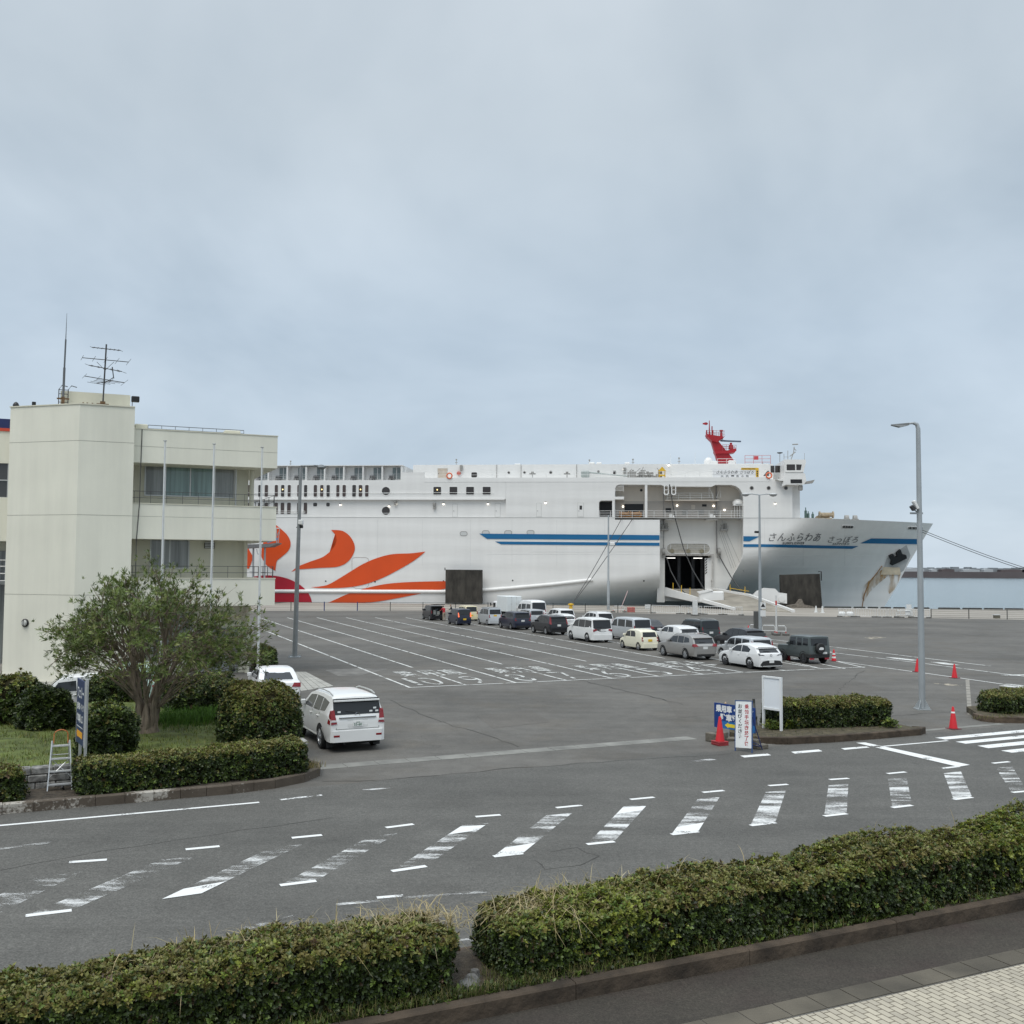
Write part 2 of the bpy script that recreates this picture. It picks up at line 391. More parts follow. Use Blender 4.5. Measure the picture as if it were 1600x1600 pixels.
M_lot = asphalt('asphalt_lot', (.116, .109, .097), patch=.23, speck=.16, tint=(.105,.088,.066), tintamt=.5)
M_road = asphalt('asphalt_road', (.103, .099, .089), patch=.16, speck=.30, tintamt=.12, scale=.2)
M_walk = asphalt('asphalt_walk', (.050, .043, .034), patch=.2, speck=.25, tint=(.046,.030,.027), tintamt=.9, scale=.3, cracks=False)
M_conc = mat('concrete', (.30,.285,.255), rough=.85, var=.22, vs=1.2, bump=.2)
M_apron = mat('apron_concrete', (.30,.27,.23), rough=.85, var=.2, vs=.25, stretch=(.4,1,1))
M_kerb = mat('kerb_concrete', (.088,.063,.043), rough=.9, var=.5, vs=2.6, bump=.5, bs=9)
M_kerbi, t, b, n, L = nodes('kerb_stained')
tk = n('ShaderNodeTexCoord'); ka = n('ShaderNodeTexNoise'); ka.inputs['Scale'].default_value = .9; ka.inputs['Detail'].default_value = 2; L.new(tk.outputs['Object'], ka.inputs['Vector'])
kb = n('ShaderNodeTexNoise'); kb.inputs['Scale'].default_value = 12; kb.inputs['Detail'].default_value = 5; kb.inputs['Roughness'].default_value = .7; L.new(tk.outputs['Object'], kb.inputs['Vector'])
kc = n('ShaderNodeMath', operation='MULTIPLY_ADD'); L.new(kb.outputs['Fac'], kc.inputs[0]); kc.inputs[1].default_value = .7; L.new(ka.outputs['Fac'], kc.inputs[2])
kr = n('ShaderNodeMapRange'); kr.inputs['From Min'].default_value = .90; kr.inputs['From Max'].default_value = 1.02; L.new(kc.outputs[0], kr.inputs[0])
kd = n('ShaderNodeTexNoise'); kd.inputs['Scale'].default_value = 2.2; kd.inputs['Detail'].default_value = 6; L.new(tk.outputs['Object'], kd.inputs['Vector'])
ke = n('ShaderNodeMix', data_type='RGBA'); ke.inputs['A'].default_value = (.052,.038,.026,1); ke.inputs['B'].default_value = (.13,.105,.08,1); L.new(kd.outputs['Fac'], ke.inputs['Factor'])
kf = n('ShaderNodeMix', data_type='RGBA'); L.new(ke.outputs['Result'], kf.inputs['A']); kf.inputs['B'].default_value = (.42,.39,.34,1); L.new(kr.outputs[0], kf.inputs['Factor']); L.new(kf.outputs['Result'], b.inputs['Base Color']); b.inputs['Roughness'].default_value = .9
kg = n('ShaderNodeBump'); kg.inputs['Strength'].default_value = .6; kg.inputs['Distance'].default_value = .03; L.new(kb.outputs['Fac'], kg.inputs['Height']); L.new(kg.outputs[0], b.inputs['Normal'])
M_soil = mat('soil', (.060,.047,.033), rough=.95, var=.5, vs=6, bump=.9, bs=18)
M_quay = mat('quay_wall', (.20,.19,.17), rough=.9, var=.3, vs=.5)

g_ = MB(); top = [SW(-400,-1), SW(400,-1), Vector((320,-60,0)), Vector((-320,-60,0))]
g_.sheet(top); ground = g_.build('ground', M_lot, kind='structure')
w_ = MB(); a_, b_ = SW(-400,-1), SW(400,-1)
w_.add([a_, b_, (b_.x,b_.y,-8), (a_.x,a_.y,-8)], [(0,1,2,3)]); w_.build('quay_wall', M_quay, kind='structure')

# water
m, t, b, n, L = nodes('water')
b.inputs['Base Color'].default_value = (.11,.165,.18,1); b.inputs['Roughness'].default_value = .12; b.inputs['IOR'].default_value = 1.33
tcw = n('ShaderNodeTexCoord'); mpw = n('ShaderNodeMapping'); mpw.inputs['Scale'].default_value = (.16, .42, 1); L.new(tcw.outputs['Object'], mpw.inputs[0])
nw = n('ShaderNodeTexNoise'); nw.inputs['Scale'].default_value = 1.0; nw.inputs['Detail'].default_value = 6; nw.inputs['Roughness'].default_value = .62; L.new(mpw.outputs[0], nw.inputs['Vector'])
nw2 = n('ShaderNodeTexNoise'); nw2.inputs['Scale'].default_value = .06; nw2.inputs['Detail'].default_value = 3; L.new(mpw.outputs[0], nw2.inputs['Vector'])
bw = n('ShaderNodeBump'); bw.inputs['Strength'].default_value = .42; bw.inputs['Distance'].default_value = 1.2; L.new(nw.outputs['Fac'], bw.inputs['Height']); L.new(bw.outputs[0], b.inputs['Normal'])
wm = MB(); wm.sheet([(-6000,100,-2.5),(6000,100,-2.5),(30000,40000,-2.5),(-30000,40000,-2.5)])
water = wm.build('water', m, kind='structure')

# apron between the fence line and the quay edge
FL = [G(x, y) for x, y in ((330,954),(432,954.5),(640,955),(880,956.5),(1000,958.5),(1100,960.5),(1311,964),(1455,966),(1574,968),(1720,970.5),(1900,974))]
ap = MB(); m_ = len(FL)
far = [SW((p - SO).dot(SE), -1) for p in FL]
ap.add([(p.x,p.y,.006) for p in FL] + [(p.x,p.y,.006) for p in far], [(i, i+1, m_+i+1, m_+i) for i in range(m_-1)])
ap.build('quay_apron', M_apron, kind='structure')

# road
rd = MB(); rd.sheet([Q(-70,1.9,.004), Q(120,1.9,.004), Q(120,15.0,.004), Q(-70,15.0,.004)]); rd.build('road', M_road, kind='structure')
# concrete gutter strip across the entrance
ds = MB(M=SITE); x = -.2; 
while x < 14.4:
    ds.bx(x, min(x+.98, 14.4), 17.22, 17.86, -.02, .008); x += 1.0
M_gut = mat('gutter_concrete', (.20,.195,.175), rough=.85, var=.3, vs=1.0)
ds.build('gutter_strip', M_gut, kind='structure')
ds = MB(M=SITE); ds.bx(15.1,27.5,15.3,15.62,-.02,.010)
p0, p1 = uv(1512,1062), uv(1515,1117)
ds.build('gutter_channel', M_gut, kind='structure')
dc = MB(); A, B = G(1508.5,1062), G(1512,1117); A2, B2 = G(1514.5,1062), G(1519,1117)
k = 12
for i in range(k):
    f0, f1 = i/k + .004, (i+1)/k - .004
    dc.add([(*(A.lerp(B,f0)).xy,.008), (*(A.lerp(B,f1)).xy,.008), (*(A2.lerp(B2,f1)).xy,.008), (*(A2.lerp(B2,f0)).xy,.008)], [(0,1,2,3)])
dc.build('drain_channel', mat('drain_concrete', (.27,.25,.215), rough=.85, var=.25), kind='structure')

# sidewalk, slab row, tiled forecourt on the near side
sw_ = MB(); sw_.sheet([Q(-40,-1.23,.004), Q(60,-1.23,.004), Q(60,.02,.004), Q(-40,.02,.004)]); sw_.build('sidewalk', M_walk, kind='structure')
sl = MB(M=SITE); x = -12.0; rr = random.Random(3)
while x < 30:
    z = .008 + rr.uniform(-.003,.004); sl.bx(x+.012, x+.59, -1.66+rr.uniform(-.006,.006), -1.24, -.05, z); x += .6
sl.build('slab_row', mat('slab_concrete', (.090,.078,.058), rough=.85, var=.4, vs=.9, bump=.3), kind='structure')
m, t, b, n, L = nodes('forecourt_tiles')
tq = n('ShaderNodeTexCoord'); mq = n('ShaderNodeMapping'); mq.inputs['Rotation'].default_value = (0,0,R(90)); L.new(tq.outputs['Object'], mq.inputs[0])
bk = n('ShaderNodeTexBrick'); bk.inputs['Scale'].default_value = 1; bk.inputs['Brick Width'].default_value = .235; bk.inputs['Row Height'].default_value = .118; bk.inputs['Mortar Size'].default_value = .009
bk.inputs['Color1'].default_value = (.45,.405,.315,1); bk.inputs['Color2'].default_value = (.35,.315,.25,1); bk.inputs['Mortar'].default_value = (.12,.098,.068,1); bk.inputs['Bias'].default_value = -.2
L.new(mq.outputs[0], bk.inputs['Vector'])
nn_ = n('ShaderNodeTexNoise'); nn_.inputs['Scale'].default_value = 1.7; nn_.inputs['Detail'].default_value = 5; L.new(tq.outputs['Object'], nn_.inputs['Vector'])
hs = n('ShaderNodeHueSaturation'); mrr = n('ShaderNodeMapRange'); mrr.inputs['To Min'].default_value = .75; mrr.inputs['To Max'].default_value = 1.2; L.new(nn_.outputs['Fac'], mrr.inputs[0]); L.new(mrr.outputs[0], hs.inputs['Value'])
L.new(bk.outputs['Color'], hs.inputs['Color']); L.new(hs.outputs[0], b.inputs['Base Color']); b.inputs['Roughness'].default_value = .8
bp = n('ShaderNodeBump'); bp.inputs['Strength'].default_value = .4; bp.inputs['Distance'].default_value = .01; L.new(bk.outputs['Fac'], bp.inputs['Height']); bp.invert = True; L.new(bp.outputs[0], b.inputs['Normal'])
me = bpy.data.meshes.new('forecourt_paving'); me.from_pydata([(-30,-14,.006),(40,-14,.006),(40,-1.70,.006),(-30,-1.70,.006)], [], [(0,1,2,3)]); me.materials.append(m)
o = link('forecourt_paving', me, None, 'structure'); o.matrix_world = SITE

# ---------------------------------------------------------------- kerbed beds
def kerb_ring(name, pts, h, w, label, closed=False, mat_=None, joint=1.15, soil=True):
    """kerb stones along pts (Vectors on the ground), outer face on the line, body to the left of travel"""
    mb = MB(); P = [Vector((p.x,p.y,0)) for p in pts]; m_ = len(P)
    inn = []
    for i in range(m_):
        a = P[(i-1) % m_] if closed or i else P[i]; c = P[(i+1) % m_] if closed or i < m_-1 else P[i]
        t_ = (c - a).normalized(); nrm = Vector((-t_.y, t_.x, 0)); inn.append(P[i] + nrm * w)
    seg = range(m_) if closed else range(m_-1)
    for i in seg:
        j = (i+1) % m_; Ln = (P[j]-P[i]).length; k = max(1, round(Ln/joint))
        for q in range(k):
            f0, f1 = q/k, (q+1)/k; gj = .006/max(Ln,.01) if Ln > .6 else 0
            a0, a1 = P[i].lerp(P[j], f0+gj), P[i].lerp(P[j], f1-gj); b0, b1 = inn[i].lerp(inn[j], f0+gj), inn[i].lerp(inn[j], f1-gj)
            dz = random.uniform(-.006,.006); ch = .025
            nv = (b0-a0).normalized()*ch
            vs = [(a0.x,a0.y,-.05),(a1.x,a1.y,-.05),(a1.x,a1.y,h-ch+dz),(a0.x,a0.y,h-ch+dz),(a0.x+nv.x,a0.y+nv.y,h+dz),(a1.x+nv.x,a1.y+nv.y,h+dz),(b1.x,b1.y,h+dz),(b0.x,b0.y,h+dz),(b1.x,b1.y,-.05),(b0.x,b0.y,-.05)]
            mb.add(vs, [(0,1,2,3),(3,2,5,4),(4,5,6,7),(7,6,8,9),(0,3,4,7,9),(1,8,6,5,2)])
    o = mb.build(name, mat_ or M_kerb); tag(o, label, 'kerb')
    return inn
# near planting bed
M_kerbn = mat('kerb_brown', (.060,.044,.030), rough=.95, var=.55, vs=2.0, bump=.7, bs=7)
kerb_ring('kerb', [Q(-22,0), Q(-10,0), Q(0,0), Q(12,0), Q(26,0)], .24, .17, 'brown weathered kerb along the dark sidewalk in front of the near hedges', mat_=M_kerbn, joint=3.0)
kerb_ring('kerb', [Q(26,2.0), Q(12,2.0), Q(0,2.0), Q(-22,2.0)], .2, .15, 'kerb on the road side of the near hedges, glimpsed in the gap')
def lumpy_sheet(name, poly, z, amp, mat_, kind='structure', step=.25, seed=1):
    P = [(p.x,p.y) for p in poly]; x0 = min(p[0] for p in P); x1 = max(p[0] for p in P); y0 = min(p[1] for p in P); y1 = max(p[1] for p in P)
    b = bmesh.new(); f = b.faces.new([b.verts.new((p[0],p[1],z)) for p in P])
    bmesh.ops.triangulate(b, faces=b.faces[:])
    for _ in range(7):
        es = [e_ for e_ in b.edges if e_.calc_length() > step]
        if not es or len(b.verts) > 25000: break
        bmesh.ops.subdivide_edges(b, edges=es, cuts=1); bmesh.ops.triangulate(b, faces=[f for f in b.faces if len(f.verts) > 3])
    co = np.array([v.co[:] for v in b.verts]); w = wob(co, 1.1, seed) * amp
    for v, dz in zip(b.verts, w):
        if not v.is_boundary: v.co.z += dz
    me = bpy.data.meshes.new(name); b.to_mesh(me); b.free(); me.materials.append(mat_)
    me.polygons.foreach_set('use_smooth', [True]*len(me.polygons))
    return link(name, me, None, kind)
lumpy_sheet('planting_soil', [Q(-22,.17), Q(26,.17), Q(26,1.85), Q(-22,1.85)], .2, .05, M_soil)

# left island
ISL = [Q(-20,14.93), Q(-7.4,14.93), Q(-3.95,14.93), Q(-2.0,14.96), Q(-.82,15.19), Q(.1,15.65), Q(.7,16.3), Q(.9,17.0), Q(.75,17.6), Q(.35,18.1)]
isl_in = kerb_ring('kerb', ISL, .25, .18, 'stained kerb round the left planting island by the road', mat_=M_kerbi, joint=.7)
lumpy_sheet('planting_soil', isl_in + [Q(-.1,18.4), Q(-20,18.4)], .2, .03, M_soil, seed=4)
WALLV = 16.75
LAWN = [Q(-20,WALLV+.2), Q(-.3,WALLV+.3), Q(-.35,20), Q(-.6,26), Q(-2.0,29.5), Q(-6,31.2), Q(-12,31.2), Q(-20,30.5)]
M_lawn = mat('lawn_soil', (.085,.108,.024), rough=.9, var=.45, vs=1.8, bump=.5, bs=10)
lumpy_sheet('lawn', LAWN, .62, .05, M_lawn, seed=5)
# skirt so the raised lawn has an edge
lw = MB(); pp = LAWN + [LAWN[0]]
for a, c in zip(pp[:-1], pp[1:]): lw.add([(a.x,a.y,0),(c.x,c.y,0),(c.x,c.y,.62),(a.x,a.y,.62)], [(0,1,2,3)])
lw.build('lawn_edge', M_kerb, kind='structure')
# right island
RI = [Q(27.0-4.4,15.3), Q(22.9,14.95), Q(22.4,14.72), Q(20.4,14.72), Q(18.4,14.8), Q(16.6,15.1), Q(15.7,15.6)]
RI2 = [Q(15.5,16.0), Q(15.55,16.9), Q(16.0,17.5), Q(17.5,17.7), Q(21.5,17.5), Q(22.6,16.9)]
rin = kerb_ring('kerb', list(reversed(RI)) , .24, .18, 'mossy brown kerb round the small hedge island right of the entrance', mat_=M_kerbn)
M_moss = mat('mossy_soil', (.075,.062,.036), rough=.95, var=.5, vs=4, bump=.8, bs=14)
mi = MB(); poly = rin + [Vector((p.x,p.y,0)) for p in reversed(RI2)]
pl = [(p.x,p.y) for p in poly]
mi.prism(pl, lambda u,v,d: (u,v,d), 0, .235); o = mi.build('planting_mound', M_moss, kind='structure')
# far right bed
fr = kerb_ring('kerb', [Q(27.6,16.9), Q(27.35,16.3), Q(27.5,15.8), Q(28.6,15.15), Q(40,15.05)], .24, .18, 'kerb of the far right hedge bed at the crosswalk')
mi = MB(); pl = [(p.x,p.y) for p in fr] + [(Q(40,18.4).x,Q(40,18.4).y), (Q(29.0,18.4).x,Q(29.0,18.4).y)]
mi.prism(pl, lambda u,v,d: (u,v,d), 0, .235); mi.build('planting_mound', M_moss, kind='structure')

# ---------------------------------------------------------------- painted markings
W_new = worn_paint('road_paint_fresh', .18); W_mid = worn_paint('road_paint_worn', .46); W_old = worn_paint('road_paint_faded', .66, s=1.4, stretch=(.6,2.2,1), soft=.10, most=.85)
W_rag = worn_paint('road_paint_ragged', .565, s=.95, stretch=(.6,2.4,1), soft=.085, most=.9)
def mark(mb, pts, z=.011): mb.sheet([tuple(G(x, y, z)) for x, y in pts])
def strip(mb, a, c, wid, z=.011):
    A, B = G(*a, z), G(*c, z); t_ = (B - A).normalized(); n_ = Vector((-t_.y, t_.x, 0)) * wid / 2
    mb.sheet([tuple(A-n_), tuple(B-n_), tuple(B+n_), tuple(A+n_)])
mk = MB(); mk.cur = 0
strip(mk, (-160,1304), (405,1253.5), .13); mk.cur = 1
strip(mk, (438,1249.5), (503,1242), .14)
mk.cur = 2
strip(mk, (567,1234.5), (640,1228), .14); strip(mk, (0,1326), (80,1316), .14); strip(mk, (380,1451), (460,1432), .15); strip(mk, (525,1413), (700,1397), .13); strip(mk, (700,1397), (760,1393), .13)
strip(mk, (714,1470), (745,1467), .13); mk.cur = 1; strip(mk, (589,1402.5), (630,1399), .13)
TC = [((108,1347),(167,1343)), ((290,1327),(343,1322)), ((456,1309),(503,1304.5)), ((603,1293),(646,1287.5)), ((743,1276),(782,1273)), ((869,1262),(909,1258)), ((985,1249),(1022,1245.5)),
      ((1098,1238),(1131,1235)), ((1201,1227.5),(1231,1225.4)), ((1296,1218),(1326,1216)), ((1386.5,1208.7),(1415,1206)), ((1471.5,1200.5),(1498,1197.5)), ((1551,1192.5),(1577,1190))]
BC = [((-150,1467),(-65,1459)), ((40,1430.6),(112,1422)), ((250,1406),(312,1397)), ((437.5,1383),(494,1376)), ((612,1361),(666,1353)), ((771,1338),(817,1333)), ((917,1319),(960,1314.6)),
      ((1049,1303.7),(1091,1299)), ((1172.6,1289.7),(1211.5,1285)), ((1287.6,1275),(1323,1271)), ((1394,1261.7),(1425,1258)), ((1490,1249),(1519,1245.5)), ((1581,1238),(1605,1236))]
WR = [2,2,2,2,2,3,3,3,3,3,3,3,2]
for i, ((t0, t1), (b0, b1)) in enumerate(zip(TC, BC)):
    mk.cur = 0; strip(mk, t0, t1, .15)
    if i not in (0, 2): strip(mk, b0, b1, .15)
    mk.cur = WR[i]
    lerp = lambda a, c, f: (a[0]+(c[0]-a[0])*f, a[1]+(c[1]-a[1])*f)
    f0 = .16; q0, q1, q2, q3 = lerp(t0,b0,f0), lerp(t1,b1,f0), lerp(t1,b1,.97), lerp(t0,b0,.97)
    mark(mk, [q0, q3, q2, q1])
    if i in (2, 5, 7):     # a thick blob of paint left at the near end
        mk.cur = 0; e0, e1, e2, e3 = lerp(t0,b0,.82), lerp(t1,b1,.78), lerp(t1,b1,.985), lerp(t0,b0,.985); mark(mk, [e0, e3, e2, e1], .0135)
    if i in (4, 6):
        mk.cur = 0; e0, e1, e2, e3 = lerp(t0,b0,.18), lerp(t1,b1,.2), lerp(t1,b1,.30), lerp(t0,b0,.33); mark(mk, [e0, e3, e2, e1], .0135)
mk.cur = 0
mark(mk, [(1337.5,1160.6),(1497,1198),(1515.6,1195),(1351.6,1160)], .015)
strip(mk, (1380.6,1166), (1481,1157.2), .12)
for q in ([(1461,1152.6),(1477,1155.6),(1620,1142.3),(1600,1140)], [(1493,1158.9),(1509,1162),(1690,1144.5),(1660,1143)], [(1527,1165.2),(1544,1169),(1720,1151.5),(1690,1149)], [(1564,1172.8),(1581,1176),(1740,1160.5),(1720,1157)]): mark(mk, q)
for q in ([(1156.5,1180.7),(1163,1183.6),(1205,1180),(1199,1177.4)], [(1236,1174.6),(1242,1177.5),(1285,1173.8),(1279,1171)], [(1314,1169.2),(1319.6,1171.5),(1359,1167.9),(1353,1165.8)]): mark(mk, q)
mk.cur = 2; mark(mk, [(1072,1189.5),(1080,1191),(1120,1187),(1112,1185)])
mk.build('road_markings', [W_new, W_mid, W_old, W_rag], kind='structure')

lm = MB(); lm.cur = 0
def ll(a, c, w=.14): strip(lm, a, c, w)
near = [(640,1074),(727,1070),(806,1066.5),(884,1063),(957,1059.8),(1028,1056.6),(1099,1053.4),(1161,1050.6),(1227,1047.6),(1286,1045)]
farx = [360,404,449,495,541,586,634,680,726,772]
for i, (nr, fx) in enumerate(zip(near, farx)):
    fr_ = (fx, 965 if i else 964)
    if i in (1, 3, 5, 7):
        A, B = G(*nr), G(*fr_); Lt = (B-A).length; t_ = (B-A)/Lt
        for f0, f1 in ((0, 4.6), (9.3, Lt)):
            a, c = A + t_*f0, A + t_*f1; n_ = Vector((-t_.y,t_.x,0))*.07
            lm.sheet([(*(a-n_).xy,.011), (*(c-n_).xy,.011), (*(c+n_).xy,.011), (*(a+n_).xy,.011)])
    else: ll(nr, fr_)
strip(lm, (638,1074.2), (1352,1042), .15, .0145)
ll((1350,1043),(1304,1032.5)); ll((1322,1045),(1240,1029)); ll((1286,1045),(1205,1028))
for a, c in (((1200,998.5),(1300,1010.6)),((1300,1010.6),(1438,1027.5)),((1438,1027.5),(1548,1040.6)),((1245,1012),(1300,1019.6)),((1300,1019.6),(1435,1035.5)),((1435,1035.5),(1680,1067)),((1300,1032),(1429,1049.6)),((1429,1049.6),(1495,1058.6)),((1495,1058.6),(1680,1085)),((1180,1001),(1300,1019)),((1100,985),(1200,998.5))): ll(a, c, .16)
for q in ([(1383,1026.5),(1405,1028),(1434,1031.5),(1425,1032),(1400,1029.6)], [(1453,1034),(1478,1035.5),(1502,1039.5),(1475,1038)], [(1562,1054.4),(1575,1055.5),(1690,1055),(1690,1052.5)], [(1560,1071),(1572,1070.8),(1680,1083),(1680,1087)], [(1570,1068),(1600,1071),(1600,1073.5)]): mark(lm, q, .0145)
lm.cur = 2
def floor_text(body, x0, x1, y0, y1, bold=0.0):
    """lane lettering read by drivers heading for the ship; box given by its left and right ends on the near baseline and by the far side"""
    A, B, Cc = G(x0, y0), G(x1, y0), G(x0, y1)
    w = (B - A).dot(LU); h = (Cc - A).dot(LV)
    def fn(u, v):
        p = A + LU * (w * u) + LV * (h * v); return (p.x, p.y, .0185)
    put_text(lm, body, fn, bold)
for x0, x1, y0 in ((632,742,1059.5),(782,880,1054),(925,1014,1049.2),(1049,1136,1045)):
    for j, ch in enumerate('乗用車'):
        w = (x1-x0)/3.25; xa = x0 + j*(x1-x0)/3.0; ya = y0 - j*1.35 - 1.3
        floor_text(ch, xa, xa+w, ya, ya-9.2 , .012)
for ch, xa, w, ya in (('1',654,9,1070.5),('0',672,33,1070),('9',742,30,1067.5),('8',817,33,1064.3),('7',893,30,1060.5),('6',968,32,1058),('5',1035,30,1054.6),('4',1106,32,1051.5)):
    floor_text(ch, xa, xa+w, ya+.4, ya-10.8, -.012)
lm.cur = 1
mark(lm, [(508,1047),(528,1056),(560,1055.5),(590,1049),(606,1045),(560,1044)], .006)
lm.build('lot_markings', [worn_paint('lot_paint', .30, white=(.62,.62,.59)), mat('patch_asphalt', (.15,.143,.13), rough=.85, var=.35, vs=1.2), worn_paint('lot_letter_paint', .43, white=(.54,.54,.51), s=1.1)], kind='structure')

# seams, cracks and repairs in the surfacing
sm_ = MB(); rk = random.Random(12)
def crack(pts, w, jit=.12):
    P = [Vector((*G(x,y).xy, .0)) for x, y in pts]; out = []
    for a, c in zip(P[:-1], P[1:]):
        k = max(2, int((c-a).length/.6)); t_ = (c-a).normalized(); n_ = Vector((-t_.y,t_.x,0))
        out += [a.lerp(c,i/k) + n_*rk.uniform(-jit,jit) for i in range(k)]
    out.append(P[-1]); vs = []
    for i, p in enumerate(out):
        t_ = (out[min(i+1,len(out)-1)]-out[max(i-1,0)]).normalized(); n_ = Vector((-t_.y,t_.x,0))*w*rk.uniform(.3,1.2)*.5; vs += [(p.x-n_.x,p.y-n_.y,.0075),(p.x+n_.x,p.y+n_.y,.0075)]
    sm_.add(vs, [(2*i,2*i+2,2*i+3,2*i+1) for i in range(len(out)-1)])
for pts, w in (([(1351,1047),(1330,1062),(1312,1078),(1305,1092)],.05),([(606,1094),(650,1112),(690,1128)],.05),([(908,1063),(980,1080),(1067,1101)],.10),([(503,1222),(562,1221),(680,1212),(812,1200),(1000,1187),(1140,1178)],.04),([(690,1128),(760,1150),(810,1167)],.035),
    ([(430,1120),(520,1108),(640,1120)],.03),([(1310,1128),(1400,1118),(1500,1112)],.04),([(0,1360),(160,1332),(330,1305),(520,1278)],.03),([(1180,1330),(1260,1345),(1330,1332)],.03),([(838,1345),(850,1358),(905,1352),(935,1338),(905,1326),(860,1332)],.03),([(700,1040),(760,1050),(800,1062)],.04),([(1130,985),(1210,1000),(1290,1012)],.04)): crack(pts, w)
sm_.build('surface_cracks', mat('crack_tar', (.050,.047,.042), rough=.9, var=.3, vs=3), kind='structure')
pt_ = MB()
for q in ([(1040,1092),(1120,1084),(1180,1110),(1060,1122)], [(745,1118),(830,1110),(860,1128),(770,1138)], [(1240,1068),(1330,1062),(1385,1078),(1300,1088)]): pt_.sheet([tuple(G(x,y,.005)) for x,y in q])
pt_.build('surface_patches', asphalt('asphalt_patch', (.112,.103,.090), patch=.15, speck=.16), kind='structure')
st_ = MB(); 
for q in ([(1455,1067),(1490,1068.5),(1515,1072.5),(1480,1071)], [(1350,996),(1372,994.5),(1385,996),(1362,999)]): st_.sheet([tuple(G(x,y,.009)) for x,y in q])
st_.build('pale_stain', worn_paint('pale_stain', .52, white=(.40,.35,.27), s=2.5), kind='structure')
# ---------------------------------------------------------------- the ferry
def ship_paint(name, col, rough=.38):
    m, t, b, n, L = nodes(name)
    b.inputs['Roughness'].default_value = rough; b.inputs['Coat Weight'].default_value = .15; b.inputs['Coat Roughness'].default_value = .25
    tc_ = n('ShaderNodeTexCoord'); mp = n('ShaderNodeMapping'); mp.inputs['Scale'].default_value = (.06,.3,.9); L.new(tc_.outputs['Object'], mp.inputs[0])
    no = n('ShaderNodeTexNoise'); no.inputs['Scale'].default_value = 1.0; no.inputs['Detail'].default_value = 6; L.new(mp.outputs[0], no.inputs['Vector'])
    mp2 = n('ShaderNodeMapping'); mp2.inputs['Scale'].default_value = (.9,.9,.08); L.new(tc_.outputs['Object'], mp2.inputs[0])
    n2 = n('ShaderNodeTexNoise'); n2.inputs['Scale'].default_value = 1.0; n2.inputs['Detail'].default_value = 5; L.new(mp2.outputs[0], n2.inputs['Vector'])
    ad = n('ShaderNodeMath', operation='ADD'); L.new(no.outputs['Fac'], ad.inputs[0]); L.new(n2.outputs['Fac'], ad.inputs[1])
    r = n('ShaderNodeMapRange'); r.inputs['From Min'].default_value = .7; r.inputs['From Max'].default_value = 1.3; r.inputs['To Min'].default_value = .95; r.inputs['To Max'].default_value = 1.03; L.new(ad.outputs[0], r.inputs[0])
    h = n('ShaderNodeHueSaturation'); h.inputs['Color'].default_value = (*col,1); L.new(r.outputs[0], h.inputs['Value']); L.new(h.outputs[0], b.inputs['Base Color'])
    # plating: faint dents between the frames
    sx = n('ShaderNodeSeparateXYZ'); L.new(tc_.outputs['Object'], sx.inputs[0])
    wv = n('ShaderNodeTexWave', wave_type='BANDS', bands_direction='Z'); wv.inputs['Scale'].default_value = .12; wv.inputs['Distortion'].default_value = .6; wv.inputs['Detail'].default_value = 2; L.new(tc_.outputs['Object'], wv.inputs['Vector'])
    bp = n('ShaderNodeBump'); bp.inputs['Strength'].default_value = .10; bp.inputs['Distance'].default_value = .25; 
    am = n('ShaderNodeMath', operation='ADD'); L.new(wv.outputs['Fac'], am.inputs[0]); L.new(no.outputs['Fac'], am.inputs[1]); L.new(am.outputs[0], bp.inputs['Height']); L.new(bp.outputs[0], b.inputs['Normal'])
    MATS[name] = m; return m
SHW = ship_paint('ship_white', (.765,.755,.73)); SHC = ship_paint('ship_cream', (.60,.54,.46), .5); SHG = mat('ship_grey', (.30,.29,.27), rough=.6, var=.1)
M_or = mat('petal_orange', (.66,.072,.006), rough=.4, var=.05, vs=.3); M_red = mat('sun_red', (.42,.006,.022), rough=.4, var=.05, vs=.3)
M_blue = mat('stripe_blue', (.005,.125,.29), rough=.4, var=.04, vs=.3); M_mast = mat('mast_red', (.33,.006,.014), rough=.45, var=.08, vs=.6)
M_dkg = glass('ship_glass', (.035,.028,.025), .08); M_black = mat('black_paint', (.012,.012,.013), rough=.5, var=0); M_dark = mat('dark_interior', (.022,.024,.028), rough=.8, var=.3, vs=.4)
M_steel = mat('galvanised_steel', (.40,.41,.42), rough=.45, metal=.6, var=.12, vs=5); M_rope = mat('rope_dark', (.06,.06,.06), rough=.9, var=.1)
M_rail = mat('white_rail', (.74,.74,.72), rough=.5, var=.05); M_lamp = mat('lit_lamp', (1,.93,.80), var=0, emit=3.0); M_warm = mat('lit_warm', (1,.75,.30), var=0, emit=1.6)
M_rust = mat('rust', (.30,.15,.05), rough=.85, var=.4, vs=3); M_orange = mat('lifebuoy_orange', (.75,.16,.06), rough=.5, var=.05); M_teal = glass('balcony_glass', (.17,.21,.21), .1)
M_yel = mat('yellow_paint', (.75,.46,.03), rough=.5, var=.1)

